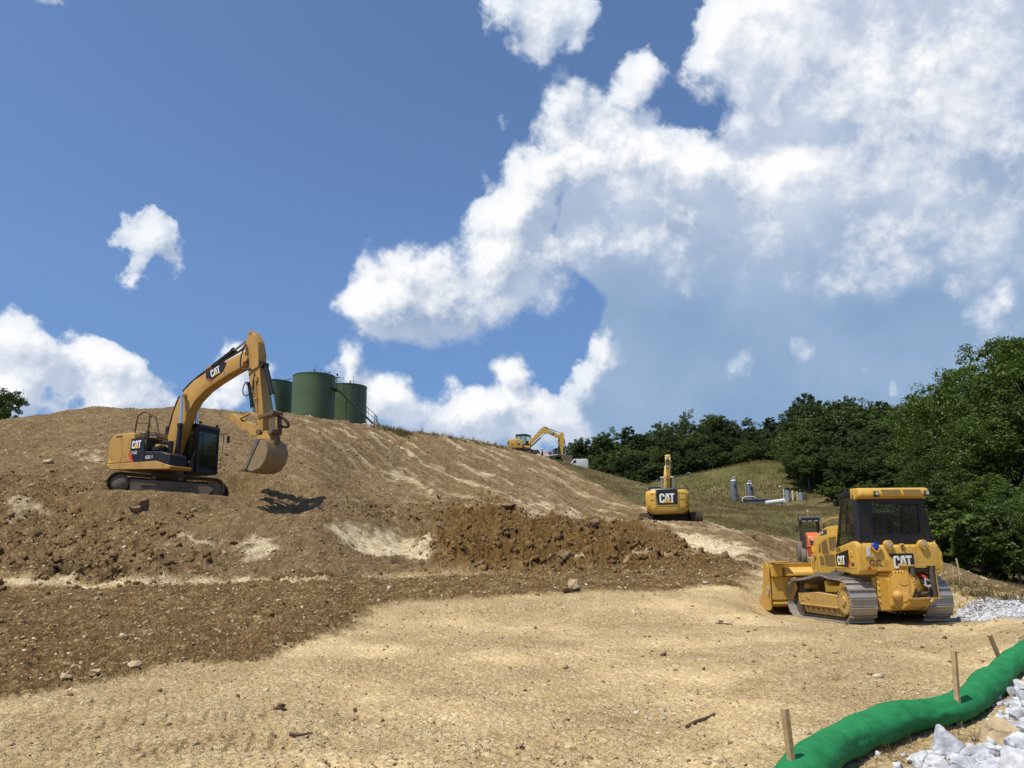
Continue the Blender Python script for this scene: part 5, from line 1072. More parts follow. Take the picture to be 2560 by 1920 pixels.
    for z_ in (.62, 1.27, 2.10): post((xf, yr_, z_), (xf, yl, z_), .07)
    c.prism([(xb - .04, .62), (xb - .04, 1.24), (xf, 1.22), (xf, .60)], 'y', yr_ - .03, yr_ + .03, .01); c.prism([(xb - .04, .62), (xb - .04, 1.24), (xf, 1.22), (xf, .60)], 'y', yl - .03, yl + .03, .01)
    c.box((.36, .68, .62), (1.62, .98, .10), bevel=.02); c.prism([(xf + .02, .56), (xf - .02, .82), (xf - .02, .56)], 'y', yr_, yl, .005)
    c.prism([(xb - .05, 2.30), (xb, 2.40), (.6, 2.42), (xf - .04, 2.34), (xf + .02, 2.26), (xf + .01, 2.12), (xf - .05, 2.12), (xf - .1, 2.26)], 'y', yr_ - .05, yl + .05, .03, 2)
    c.box((xb, .68, 1.5), (.06, .9, 1.6)); c.box((.9, .5, 2.45), (.1, .1, .08), bevel=.02); c.box((1.1, 1.10, 2.38), (.08, .08, .12), bevel=.02)
    cb = upper(c.build('cab', M_blk, root), A1)
    g_ = PB(); g_.box((xf - .01, .69, 1.68), (.01, .86, .78)); g_.build('windscreen', M_glass, cb); g_ = PB(); g_.box((xf - .01, .69, .95), (.01, .86, .56)); g_.build('lower_windscreen', M_glass, cb)
    for y_ in (yr_, yl): g_ = PB(); g_.box((.37, y_, 1.75), (1.5, .01, .95)); g_.build('side_glass', M_glass, cb)
    q = PB(); q.tube([(1.18, yr_ + .14, 2.0), (1.20, yr_ + .18, 1.5), (1.19, yr_ + .2, 1.32)], .012, 6); q.build('wiper', M_blk, cb)
    q = PB(); q.tube([(1.16, 1.20, 2.08), (1.26, 1.28, 2.10), (1.28, 1.30, 1.9), (1.24, 1.24, .85), (1.16, 1.18, .78)], .016, 6); q.tube([(1.26, 1.28, 2.10), (1.34, 1.42, 2.10)], .014, 6); q.box((1.36, 1.44, 1.92), (.04, .15, .26), bevel=.02); q.build('mirror', M_blk, cb)
    pf = Fr2((1.24, yr_ - .035, .98), (-1, 0, 0), (0, 0, 1)); pf = Fr2((.80, yr_ - .032, .98), (1, 0, 0), (0, 0, 1)); plate(PB(), pf, [(0, -.06), (.06, 0), (0, .06), (-.06, 0)], .001, .006).build('diamond_label', M_white, cb)
    q = PB(); q.prism([(-.12, 1.0), (-.18, 1.65), (-.05, 1.70), (.05, 1.10)], 'y', .42, .92, .04, 2); q.box((.15, .67, 1.02), (.5, .5, .14), bevel=.04); q.build('seat', M_seat, cb)
    q = PB(); q.box((.45, .35, 1.0), (.3, .1, .35), bevel=.03); q.box((.95, .4, 1.15), (.1, .18, .5), bevel=.02); q.build('console', M_blk, cb)
    make_arm(root, A1)
    p_ = person((.12, .67, 1.12), 0, .95, shirt=(.06, .07, .07), vest=(.30, .42, .04)); p_.location = Matrix.Rotation(A1, 3, 'Z') @ Vector((.12, .67, 1.12)) + EX1; p_.rotation_euler = (0, 0, A1)
    tag(p_, 'person in a yellow green safety vest seated in the cab of the left excavator', 'person')
M_yel_x = paint('sun_bleached_yellow', (.50, .275, .05), .62, .5, scale=2.2, grime=.62); M_yel_3 = M_yel_f; M_brown = paint('brown_cover', (.06, .035, .02), .5, .6); M_rail = paint('rusty_rail', (.05, .025, .015), .4, .6)
M_mudf = paint('dust_caked_frame', (.09, .078, .062), .95, .85, dustc=(.165, .135, .10)); M_mudw = paint('dust_caked_wheel', (.12, .105, .085), .9, .85, dustc=(.19, .155, .115)); M_mudy = paint('greasy_linkage', (.13, .08, .035), .8, .6, dustc=(.16, .115, .07))
M_bkt = paint('worn_bucket', (.27, .185, .085), .8, .55, .0, dustc=(.28, .20, .115), grime=.6); M_bkt2 = paint('scoured_bucket', (.20, .18, .15), .6, .4, .5)
make_ex1()

# ---- seen from behind, digging beyond the spoil heap
def make_ex3():
    root = empty('excavator', EX3 - Vector((.12, 0, .0)), 0)
    tag(root, 'yellow excavator seen from behind with a large black badge on its counterweight', 'excavator', 'yellow excavators on the dirt slope')
    A = R(78); 
    undercarriage(root, (0, 0, .22), R(84), R(0), 1.75, .36, 1.15, 1.85, .20, M_mud, M_mudf, M_mudw)
    h = PB(); m = M_yel
    out = [(-2.35, 1.32), (-2.60, 1.05), (-2.68, .5), (-2.68, -.5), (-2.60, -1.05), (-2.35, -1.32), (-1.3, -1.32), (-1.3, 1.32)]
    def ring(z_, k=1.0, dx=0): return [(x_ * (1 if x_ > -2 else 1) + dx, y_ * k, z_) for x_, y_ in out]
    h.loft([ring(.50, .74, .12), ring(.62, .86, .04), ring(.86, .985), ring(1.70, 1.0), ring(1.90, .94, .05), ring(1.95, .86, .12)], .012)
    cw = upper(h.build('counterweight', m, root), A)
    fr = Fr2((-2.69, .63, 1.02), (0, -1, 0), (0, 0, 1))
    logo(cw, fr, [(.02, 0), (1.24, 0), (1.28, .93), (-.02, .93)], (.17, .13), .56)
    text('EX-12', Fr2((-2.71, .0, 1.16), (0, -1, 0), (0, 0, 1)), (-.085, .02), .10, M_grey, cw, xs=.9, h=.012)
    e = PB(); plate(e, fr, [(-.02, -.05), (1.26, -.05), (1.24, -.01), (.02, -.01)], .0, .02); plate(e, fr, [(-.07, -.05), (-.03, .93), (-.06, .93), (-.11, -.05)], 0, .02); plate(e, fr, [(1.27, -.05), (1.29, .93), (1.33, .93), (1.31, -.05)], 0, .02); pieces(e, 'badge_rim', m, cw)
    e = PB()
    for y_ in (1.12, -1.12): e.box((-2.58, y_, .98), (.06, .13, .07), Matrix.Rotation(R(18 if y_ > 0 else -18), 3, 'Z'), .01)
    pieces(e, 'reflector', M_redd, cw)
    e = PB(); e.box((-2.62, .85, 1.35), (.05, .34, .015)); e.box((-2.62, .85, 1.73), (.05, .30, .015)); e.box((-2.62, -.85, 1.35), (.05, .3, .015)); e.box((-2.62, -.85, 1.73), (.05, .30, .015)); pieces(e, 'panel_gap', M_mudy, cw)
    PB().cyl((-2.60, .02, 1.90), (-2.68, .02, 1.90), .045, seg=14).build('rear_camera', M_blk, cw)
    b = PB(); b.box((-.2, 0, 1.20), (2.6, 2.60, .72), bevel=.05); b.prism([(-1.6, .84), (-1.4, .66), (1.4, .66), (1.5, .84)], 'y', -1.3, 1.3, .01); hb = upper(b.build('house', m, root), A)
    e = PB(); e.prism([(-2.40, 1.88), (-2.3, 2.06), (-1.9, 2.12), (-.6, 2.10), (-.4, 1.5)], 'y', -.78, 1.0, .05, 2); e.box((-1.7, .75, 2.14), (.7, .75, .12), bevel=.03); e.cyl((-1.2, -.55, 2.0), (-1.2, -.55, 2.30), .05, seg=10); upper(e.build('engine_hood', M_blk, root), A)
    q = PB()
    for y_ in (-1.12, -1.24): q.tube([(-.2, y_, 1.5), (-.2, y_, 2.40)], .035, 8)
    q.tube([(-.6, -1.25, 1.9), (-.6, -1.45, 1.86), (-.6, -1.5, 1.76)], .02, 6); q.tube([(-.6, -1.45, 1.86), (-.6, -1.62, 1.82), (-.6, -1.58, 1.66), (-.6, -1.46, 1.68)], .012, 6); upper(q.build('handrail', M_rail, root), A)
    c = PB(); c.box((.35, .78, 1.75), (1.6, .95, .12), bevel=.02); c.prism([(-.45, .9), (-.42, 2.02), (1.05, 2.0), (1.15, .9)], 'y', .30, .36, .01); c.prism([(-.45, .9), (-.42, 2.02), (1.05, 2.0), (1.15, .9)], 'y', 1.19, 1.25, .01); c.box((.32, .78, 2.06), (1.55, 1.0, .1), bevel=.04); cb = upper(c.build('cab', M_blk, root), A)
    PB().box((-.45, .78, 1.5), (.02, .85, 1.0)).build('rear_window', M_glass, cb); PB().box((1.12, .78, 1.5), (.02, .85, 1.0)).build('windscreen', M_glass, cb)
    make_arm(root, R(75.5), .90, org=(-.02, 0, 0), mat=M_yel, badge=False, pipes=True)
make_ex3()

# ---- small one on the crest, arm reaching over the edge
def make_ex2():
    G0 = Vector((1.27, 90, 13.83)); root = empty('excavator', G0, 0)
    tag(root, 'small yellow excavator on the crest beside parked trucks, its arm reaching down over the slope', 'excavator', 'yellow excavators on the dirt slope')
    undercarriage(root, (-.15, 0, .0), R(-3), R(0), 1.02, .30, .72, 1.12, .16, M_mud, M_mudf, M_mudw, topz=.32)
    h = PB(); m = M_yel
    h.prism([(-1.93, .62), (-1.98, 1.1), (-1.88, 1.45), (-1.70, 1.53), (-.95, 1.56), (-.45, 1.52), (-.18, 1.34), (-.10, .90), (-.18, .46), (-1.45, .44)], 'y', -1.1, 1.1, .10, 3)
    h.prism([(-.2, .48), (-.1, .85), (.72, .80), (.80, .48)], 'y', -.6, 1.05, .03)
    hs = h.build('house', m, root); fs = Fr2((0, -1.1, 0), (1, 0, 0), (0, 0, 1))
    pan = plate(PB(), fs, [(-.84, 1.28), (-.62, 1.30), (-.46, 1.20), (-.46, .92), (-.58, .78), (-.76, .84), (-.84, 1.0)], .001, .012).build('badge', M_decal, hs)
    l = PB()
    for k in (CAT_C, CAT_A, CAT_T): plate(l, fs, [(-.80 + a * .19, 1.02 + b_ * .20) for a, b_ in k], .013, .017)
    l.build('lettering', M_wht, pan); t = PB(); plate(t, fs, [(-.72, 1.02), (-.56, 1.02), (-.64, 1.12)], .018, .022); t.build('triangle', M_tri, pan)
    plate(PB(), fs, [(-1.93, .92), (-1.90, 1.30), (-1.72, 1.30), (-1.72, .92)], .001, .008).build('air_vent', M_mesh, hs); plate(PB(), fs, [(-1.5, .84), (-1.5, .93), (-1.15, .93), (-1.15, .84)], .001, .008).build('lettering_plate', M_grey, hs)
    c = PB()
    def post(a, b2, w_=.07): c.box((Vector(a) + Vector(b2)) / 2, (w_, w_, (Vector(b2) - Vector(a)).length), (Vector(b2) - Vector(a)).to_track_quat('Z', 'X').to_matrix(), .01)
    for y_ in (.02, 1.0): post((-.93, y_, 1.45), (-.88, y_, 2.2)); post((.28, y_, .9), (.26, y_, 2.25), .10); post((-.38, y_, 1.3), (-.38, y_, 2.2), .06); post((.86, y_, .9), (.80, y_, 2.05)); post((.28, y_, 1.45), (.86, y_, 1.4), .05)
    c.prism([(-.98, 2.12), (-.88, 2.26), (.3, 2.30), (.82, 2.12), (.86, 2.02), (.2, 2.18), (-.9, 2.16)], 'y', -.03, 1.05, .02); c.prism([(.25, .6), (.25, 1.42), (.88, 1.38), (.88, .6)], 'y', .0, .05, .01); c.prism([(-.4, 1.0), (-.4, 1.3), (.28, 1.2), (.28, .6)], 'y', .95, 1.02, .01)
    cb = c.build('cab', M_blk, root); PB().prism([(-.9, 1.5), (-.86, 2.15), (.25, 2.2), (.28, 1.0)], 'y', .015, .025).build('side_glass', M_glass_l, cb); PB().prism([(-.9, 1.5), (-.86, 2.15), (.25, 2.2), (.28, 1.0)], 'y', .995, 1.005).build('side_glass', M_glass_l, cb); PB().prism([(.30, 1.45), (.30, 2.15), (.78, 2.05), (.84, 1.45)], 'y', .015, .025).build('front_side_glass', M_glass_l, cb)
    q = PB(); q.prism([(-.55, 1.1), (-.62, 1.75), (-.48, 1.78), (-.35, 1.2)], 'y', .3, .75, .03); q.build('seat', M_seat, cb)
    b = PB(); b.prism([(.50, 1.15), (.68, 1.42), (1.5, 2.14), (2.18, 2.86), (2.36, 2.90), (2.75, 2.76), (3.3, 2.50), (3.85, 2.25), (4.2, 2.02), (4.25, 1.82), (4.1, 1.70), (3.9, 1.72), (3.2, 2.05), (2.95, 2.22), (2.55, 2.20), (2.3, 2.30), (1.6, 1.66), (.90, .98), (.7, .95)], 'y', -.55, -.30, .015)
    b.cyl((.75, -.60, 1.1), (.75, -.2, 1.1), .16, seg=14); bo = b.build('boom', m, root)
    fb = Fr2((3.05, -.552, 2.20), (.90, 0, -.42), (.42, 0, .90)); plate(PB(), fb, [(0, .06), (.05, .30), (.40, .30), (.52, .10), (.40, .0)], .001, .01).build('badge', M_decal, bo)
    l = PB()
    for k in (CAT_C, CAT_A, CAT_T): plate(l, fb, [(.07 + a * .17, .06 + b_ * .18) for a, b_ in k], .011, .015)
    l.build('lettering', M_wht, bo)
    q = PB(); q.tube([(2.2, -.5, 2.85), (2.35, -.45, 3.02), (2.6, -.45, 3.0), (2.9, -.45, 2.86)], .025, 6, 1); q.tube([(1.2, -.48, 1.9), (2.15, -.5, 2.9), (2.5, -.5, 2.9)], .022, 6); q.tube([(3.85, -.45, 2.2), (3.80, -.5, 1.9), (3.72, -.5, 1.4), (3.84, -.5, 1.1)], .022, 6, 1); q.build('hydraulic_hose', M_hose, bo)
    cylinder(bo, (.98, -.42, .82), (1.95, -.42, 1.72), (2.45, -.42, 2.20), .075, .04); cylinder(bo, (2.52, -.42, 2.93), (3.80, -.42, 2.46), (4.42, -.42, 2.24), .05, .035)
    s_ = PB(); s_.prism([(4.28, 2.18), (4.36, 2.33), (4.56, 2.34), (4.72, 2.20), (4.78, 1.4), (4.60, .3), (4.58, -.42), (4.36, -.42), (4.30, .2), (4.12, 1.2), (4.08, 1.70)], 'y', -.52, -.32, .012); st_ = s_.build('stick', m, root)
    cylinder(st_, (4.76, -.42, 1.5), (4.86, -.42, .6), (4.86, -.42, -.25), .06, .035); q = PB(); q.tube([(4.1, -.5, 1.6), (3.98, -.52, 1.0), (4.12, -.52, .4), (4.2, -.5, -.1)], .05, 6, 1); q.tube([(4.2, -.5, 1.5), (4.14, -.52, .6), (4.3, -.52, -.2)], .05, 6, 1); q.build('hydraulic_hose', M_hose, st_)
    q = PB(); q.prism([(4.30, -.35), (4.82, -.25), (4.95, -.6), (4.90, -1.1), (4.6, -1.2), (4.40, -.8)], 'y', -.60, -.24, .03); q.cyl((4.1, -.42, -.5), (4.9, -.42, -.22), .05, seg=8); q.build('quick_coupler', M_mudy, root)
    k = PB(); k.prism([(4.62, -1.05), (5.15, -1.35), (5.32, -1.62), (5.22, -1.82), (4.80, -1.98), (4.20, -1.92), (4.44, -1.78), (4.50, -1.55)], 'y', -.95, .10, .02); k.build('bucket', M_bkt, root)
    q = PB(); q.box((1.45, 0, -.12), (.08, 2.2, .42), bevel=.02); q.box((1.1, .4, -.05), (.7, .1, .12)); q.box((1.1, -.4, -.05), (.7, .1, .12)); q.build('dozer_blade', M_mud, root)
make_ex2()
# ------------------------------------------------------------------ trees and shrubs
bark = rough_mat('bark', (.16, .13, .10), .35, 9, .95, .02, 25); bark_p = rough_mat('pale_bark', (.34, .31, .26), .3, 9, .9, .02, 25)
lf_dark = leaf_mat('dark_leaves', (.046, .076, .022), .55, .35, .25); lf_mid = leaf_mat('green_leaves', (.064, .104, .026), .5, .35, .25); lf_near = leaf_mat('sunlit_leaves', (.062, .108, .019), .55, .32, .5); lf_light = leaf_mat('light_green_leaves', (.080, .135, .024), .4, .42, .6)
def crown_mesh(name, seed, H_, rx, base, nclump, nleaf, leaf, mat, flat=1.0, lump=.9, twigs=.5):
    rg = np.random.default_rng(seed); cz = (H_ + base) / 2; rz = (H_ - base) / 2
    # main boughs give the outline its lobes
    nb = 9 + seed % 4; nb = 14; bd = rg.normal(size=(nb, 3)); bd[:, 2] = bd[:, 2] * .95; bd /= np.linalg.norm(bd, axis=1)[:, None]
    bc = bd * rg.uniform(.35, .74, (nb, 1)) * np.array([rx, rx, rz]) + [0, 0, cz]; bc[0] = [0, 0, H_ - rz * .42]
    br = rg.uniform(.34, .52, nb) * min(rx, rz) * 1.05
    C, Rr = [], []
    for k in range(nclump):
        b = rg.integers(0, nb); d = rg.normal(size=3); d[2] = d[2] * .8 + .25; d /= np.linalg.norm(d)
        C.append(bc[b] + d * br[b] * rg.uniform(.55, 1.08)); Rr.append(br[b] * rg.uniform(.16, .34) * lump)
    C = np.array(C); Rr = np.array(Rr); C[:, 2] = np.clip(C[:, 2], base * .8, H_)
    n = nclump * nleaf; ci = np.repeat(np.arange(nclump), nleaf); d = rg.normal(size=(n, 3)); d /= np.linalg.norm(d, axis=1)[:, None]
    p = C[ci] + d * (Rr[ci] * rg.uniform(.35, 1.05, n) ** .6)[:, None] * [1.15, 1.15, .75]
    # a few sprays beyond the clumps break the edge
    far = rg.random(n) < .06 * twigs; p[far] += d[far] * Rr[ci][far, None] * .6
    nrm = d * .6 + rg.normal(size=(n, 3)) * .55 + [0, 0, .45]; nrm /= np.linalg.norm(nrm, axis=1)[:, None]
    t = np.cross(nrm, rg.normal(size=(n, 3))); t /= np.linalg.norm(t, axis=1)[:, None] + 1e-9; b = np.cross(nrm, t)
    s = leaf * rg.uniform(.55, 1.25, n)[:, None]
    v = np.stack([p - t * s, p - b * s * .55 + nrm * s * .1, p + t * s, p + b * s * .55 + nrm * s * .1], 1)
    return np_mesh(name, v.reshape(-1, 3), np.arange(4 * n).reshape(-1, 4), [mat]), bc
def trunk_mesh(name, seed, H_, base, bc, mat, r0):
    rg = random.Random(seed); pb = PB(); top = Vector((0, 0, H_ * .80)); pts = [Vector((rg.uniform(-.12, .12), rg.uniform(-.12, .12), H_ * .8 * k / 6)) for k in range(7)]; pts[0] = Vector((0, 0, -.6))
    pb.tube(pts, [r0 * 1.25, r0, r0 * .85, r0 * .7, r0 * .5, r0 * .3, r0 * .12], 7)
    for c in bc:
        c = Vector(c); z0 = max(base * .75, min(c.z * .62, H_ * .6)); k = z0 / (H_ * .8) * 6; a = pts[min(int(k), 5)].lerp(pts[min(int(k) + 1, 6)], k % 1)
        m_ = a.lerp(c, .5) + Vector((0, 0, -.06 * (c - a).length)); pb.tube([a, m_, c], [r0 * .42, r0 * .28, r0 * .08], 5)
    pb.bm.to_mesh(m := bpy.data.meshes.new(name)); pb.bm.free(); m.materials.append(mat)
    for p in m.polygons: p.use_smooth = True
    return m
def tree_kind(seed, H_, rx, base, nclump, nleaf, leaf, mat, bmat, r0, **k):
    cm, bc = crown_mesh('crown', seed, H_, rx, base, nclump, nleaf, leaf, mat, **k); co = np.empty(len(cm.vertices) * 3, np.float32); cm.vertices.foreach_get('co', co)
    return (cm, trunk_mesh('trunk', seed, H_, base, bc, bmat, r0), float(np.percentile(co[2::3], 99.6)))
FAR = [tree_kind(s, 14, rx, base, 340, 50, .165, mt, bk, .17) for s, rx, base, mt, bk in ((11, 4.2, .8, lf_dark, bark), (12, 4.7, .4, lf_mid, bark), (13, 3.8, 1.0, lf_dark, bark), (14, 4.5, .3, lf_mid, bark), (15, 3.4, 1.6, lf_dark, bark_p), (16, 4.9, 1.4, lf_mid, bark_p))]
NEAR = [tree_kind(s, 14, rx, base, 420, 62, .115, mt, bark, .2) for s, rx, base, mt in ((31, 4.4, 1.0, lf_near), (32, 4.9, .6, lf_near), (33, 4.0, 1.6, lf_mid))]
BUSH = [tree_kind(41, 3.0, 1.9, .1, 120, 44, .10, lf_light, bark, .05), tree_kind(42, 2.4, 1.7, .1, 110, 40, .10, lf_mid, bark, .04)]
NBUSH = tree_kind(45, 7, 3.4, .3, 330, 70, .075, lf_light, bark, .10)
rt = random.Random(5)
def place_tree(kind, px, Y, top_row=None, height=None, wide=1.0, label='', name='tree', cat='tree', group=None, dz=0):
    c = at(px, top_row if top_row is not None else 1200, Y); x = c.x
    zg = float(Hz(np.array([x]), np.array([Y]))[0]) + dz; h_ = (c.z - zg) if height is None else height
    o = empty(name, (x, Y, zg - .1), rt.uniform(0, 6.28)); s = h_ / kind[2]; sx = s * wide
    o.scale = (sx, sx, s); tag(o, label, cat, group)
    for nm, me_ in (('crown', kind[0]), ('trunk', kind[1])):
        q = link(nm, me_, o)
    return o
WOOD = 'trees of the dense wood on the far hillside'
Lw = 'dark green broadleaf tree in the dense far wood behind the rear-facing excavator and meadow'
Lm = 'leafy green tree at the wood edge above the meadow and grey process vessels'
sil = [(1285, 1128), (1330, 1140), (1400, 1118), (1425, 1108), (1454, 1097), (1480, 1096), (1504, 1086), (1527, 1074), (1571, 1068), (1596, 1088), (1621, 1083), (1653, 1057), (1685, 1060), (1720, 1028), (1764, 1048), (1783, 1036), (1806, 1040), (1832, 1052), (1868, 1047), (1890, 1058), (1925, 1044), (1955, 1060)]
special = {1720: 'tallest pointed tree on the skyline of the far wood, above the rear-facing excavator', 1653: 'slim round-topped tree rising above the skyline just left of the tallest one', 1571: 'broad tree on the left part of the wooded skyline, beside a dip', 1925: 'round-crowned skyline tree just left of the tall group over the meadow'}
for i, (px, row) in enumerate(sil):
    place_tree(FAR[i % 6], px, 158 + rt.uniform(-6, 6), row, wide=rt.uniform(.80, 1.0) * (1 if px != 1720 else .75), label=special.get(px, Lw), group=None if px in special else WOOD)
for j, (y0, dr, st) in enumerate(((152, 24, 36), (148, 42, 32), (143, 62, 30), (138, 92, 32))):
    px = 1400 + 11 * j
    while px < 1990:
        row = np.interp(px, [p[0] for p in sil], [p[1] for p in sil]) + dr * rt.uniform(.75, 1.25)
        Yf = y0 + rt.uniform(-2, 3) + (7 if px < 1640 else 0)
        base_row = np.interp(px, [1400, 1640, 1700, 1800, 1900, 1990], [1215, 1212, 1198, 1168, 1138, 1160])
        row = min(row, base_row - 34)
        if True: place_tree(FAR[rt.randrange(6)], px + rt.uniform(-8, 8), Yf, row, wide=rt.uniform(.95, 1.35), label=Lw, group=WOOD)
        px += st
GB = 'trees along the edge of the wood over the meadow'
silB = [(1990, 1008), (2011, 986), (2036, 1002), (2068, 1006), (2096, 1003), (2122, 997), (2160, 1003), (2196, 1006), (2234, 1020), (2262, 1018), (2290, 1000)]
for i, (px, row) in enumerate(silB):
    place_tree(FAR[(i + 1) % 6], px, 121 + rt.uniform(-3, 3) - (px - 1990) * .05, row, wide=rt.uniform(.75, .95), label='tall tree at the left corner of the nearer wood, highest over the meadow' if px == 2011 else Lm, group=None if px == 2011 else GB)
for j, (y0, r0, r1) in enumerate(((116, 1016, 1026), (112, 1040, 1056), (106, 1075, 1095), (101, 1120, 1140))):
    for px in range(2000 + 8 * j, 2330, 30):
        place_tree(FAR[rt.randrange(6)], px + rt.uniform(-9, 9), y0 - (px - 2000) * .04 + rt.uniform(-1.5, 1.5) + (6 if j == 3 and px < 2060 else 0), rt.uniform(r0, r1), wide=rt.uniform(.9, 1.25), label=Lm, group=GB)
GN = 'big trees on the right behind the bulldozer'
for px, Y, row, wd, k, lb_ in ((2300, 78, 985, .9, 0, 'slender tree at the left end of the big trees behind the bulldozer cab'), (2350, 70, 968, 1.0, 1, 'bushy tree right behind the bulldozer roof, lower than its right neighbour'), (2408, 60, 905, .95, 0, 'tall tree stepping up behind the bulldozer, left of the tallest crown'),
      (2462, 56, 858, .95, 1, 'tallest crown of the big trees on the right, notched against the clouds'), (2530, 54, 850, .95, 2, 'second highest crown at the right, next to the picture edge'), (2600, 50, 820, 1.0, 0, 'tree cut by the right edge of the picture, its tip highest of all'),
      (2330, 60, 1090, 1.25, 2, 'dark tree close behind the bulldozer cab, in front of the slender one'), (2390, 52, 1050, 1.2, 1, 'dark mid-height tree behind the bulldozer rear, below the tall crowns'), (2450, 47, 1030, 1.15, 0, 'wide dark tree filling the middle of the right-hand trees'), (2520, 46, 1010, 1.15, 1, 'wide green tree above the light green bush at the right'),
      (2290, 66, 1160, 1.5, 1, 'low spreading tree behind the bulldozer, just right of its cab top'), (2355, 46, 1200, 1.5, 2, 'low dark tree behind the earth berm at the right'), (2420, 43, 1190, 1.4, 0, 'low leafy tree standing right behind the berm crest'), (2590, 44, 1000, 1.1, 2, 'leafy tree at the right picture edge behind the light green bush'),
      (2300, 54, 1250, 1.8, 0, 'lowest dark tree behind the bulldozer, touching the berm')):
    place_tree(NEAR[k], px, Y, row, wide=wd, label=lb_, group=GN)
for px, Y, row, k in ((2700, 48, 870, 1), (2790, 46, 900, 2), (2880, 44, 880, 0), (2990, 43, 900, 1), (3120, 42, 880, 2), (2680, 40, 1120, 2), (2800, 40, 1100, 0), (2950, 39, 1120, 1)):
    place_tree(NEAR[k], px, Y, row, wide=1.15, label='big leafy tree standing beyond the right edge of the picture', group=GN)
for px in range(2650, 3100, 55): place_tree(BUSH[px % 2], px, 37, height=2.8, wide=1.4, label='low leafy bush filling the dark foot of the big trees at the right', name='shrub', cat='shrub', group='bushes at the foot of the right-hand trees')
place_tree(NBUSH, 2510, 36, 1222, wide=1.0, label='light green bushy sapling at the right edge in front of the dark trees', name='sapling')
place_tree(NBUSH, 2590, 37, 1200, wide=1.1, label='light green sapling cut by the right picture edge', name='sapling')
place_tree(NEAR[1], 2470, 40, 1290, wide=1.9, label='dark low tree in the shade below the light green sapling', group=GN)
for i, (px, Y) in enumerate(((2290, 40), (2345, 38), (2400, 37), (2450, 37), (2500, 38), (2560, 38), (2610, 38), (2250, 44))):
    place_tree(BUSH[i % 2], px, Y, height=rt.uniform(2.2, 3.4), wide=1.3, label='low leafy bush filling the dark foot of the big trees at the right', name='shrub', cat='shrub', group='bushes at the foot of the right-hand trees')
# shrubs where meadow and wood meet
GS = 'bushes between meadow and wood'
for i in range(52):
    px = 1602 + i * 9 + rt.uniform(-4, 4); Yf = float(np.interp(px, [1600, 1700, 1850, 1910, 1960, 2010, 2060], [140, 138, 144, 145, 136, 116, 107]))
    place_tree(BUSH[i % 2], px, Yf, height=rt.uniform(1.6, 3.6), wide=rt.uniform(.9, 1.5), label='small light green bush where the meadow meets the far wood', name='shrub', cat='shrub', group=GS)
for px in range(2070, 2260, 17):
    place_tree(BUSH[px % 2], px, 96 - (px - 2070) * .06, height=rt.uniform(1.2, 2.6), wide=1.3, label='small light green bush where the meadow meets the far wood', name='shrub', cat='shrub', group=GS)
for px, Y, h_, lb_ in ((1876, 138, .9, 'dark small shrub alone on the upper meadow, right one of two'), (1853, 139, .7, 'dark small shrub alone on the upper meadow, left one of two'), (1972, 118, .6, 'tiny dark shrub alone in the middle of the meadow')):
    place_tree(BUSH[1], px, Y, height=h_, wide=1.3, label=lb_, name='shrub', cat='shrub')
place_tree(NEAR[2], 26, 64, 978, wide=.85, label='leafy tree showing behind the crest at the far left', dz=-1.5)
place_tree(FAR[3], -40, 66, 985, wide=.9, label='tree beyond the left picture edge behind the crest', dz=-1.5)
# ------------------------------------------------------------------ storage tanks with a stair
M_tank = paint('green_tank_paint', (.080, .124, .056), .35, .42, dustc=(.15, .16, .09), scale=.8, spec=.35); M_tankd = paint('dark_green_steel', (.014, .035, .020), .2, .5); M_galv = paint('weathered_galvanised', (.30, .31, .33), .3, .45, .3)
def tank(px, Y, top_row, r_, label, fit):
    c = at(px, top_row, Y); hgt_ = 5.2; o = empty('storage_tank', (c.x, Y, c.z - hgt_)); tag(o, label, 'tank', 'green storage tanks on the crest')
    b = PB(); b.lathe((0, 0, 0), (0, 0, hgt_), [(0, r_), (.001, r_), (.247, r_), (.2472, r_ + .008), (.2498, r_ + .008), (.25, r_), (.61, r_), (.6101, r_ + .004), (.6119, r_ + .004), (.612, r_), (.988, r_), (.9882, r_ + .03), (1.0, r_ + .03)], 120); b.build('shell', M_tank, o, 12)
    b = PB(); b.lathe((0, 0, hgt_), (0, 0, hgt_ + .35), [(0, r_), (1, .1)], 48); b.build('roof', M_tankd, o, 50)
    for kind, a, d, h_ in fit:
        x, y = d * r_ * math.cos(R(a)), d * r_ * math.sin(R(a)); z = hgt_ + .3 * (1 - d); q = PB()
        if kind == 'vent': q.cyl((x, y, z), (x, y, z + h_), .022, seg=8); q.cyl((x, y, z + h_), (x, y, z + h_ + .05), .10, .06, 12); q.build('vent_pipe', M_galv, o)
        elif kind == 'hatch': q.cyl((x, y, z), (x, y, z + h_), .085, seg=14); q.cyl((x, y, z + h_), (x, y, z + h_ + .06), .11, seg=14); q.cyl((x, y, z + h_ * .5), (x, y, z + h_ * .55), .11, seg=14); q.build('hatch', M_galv, o)
        elif kind == 'arm': q.cyl((x, y, z + .05), (x + .55, y, z + .12), .03, seg=8); q.ball((x + .58, y, z + .13), .09, 1); q.box((x + .25, y, z), (.05, .05, .25)); q.build('gauge_arm', M_tankd, o)
    q = PB(); q.ball((r_ * math.cos(R(-65)), r_ * math.sin(R(-65)), hgt_ - .28), .06, 1); q.ball((r_ * math.cos(R(-40)), r_ * math.sin(R(-40)), hgt_ - .25), .05, 1); pieces(q, 'lug', M_tankd, o)
    return o, c
tl, _ = tank(684, 74, 958, 1.92, 'left one of three dark green tanks, half hidden by the excavator stick', [('vent', 150, .35, 1.0), ('hatch', -170, .45, .42), ('vent', -150, .2, .62), ('arm', -30, .70, 0)])
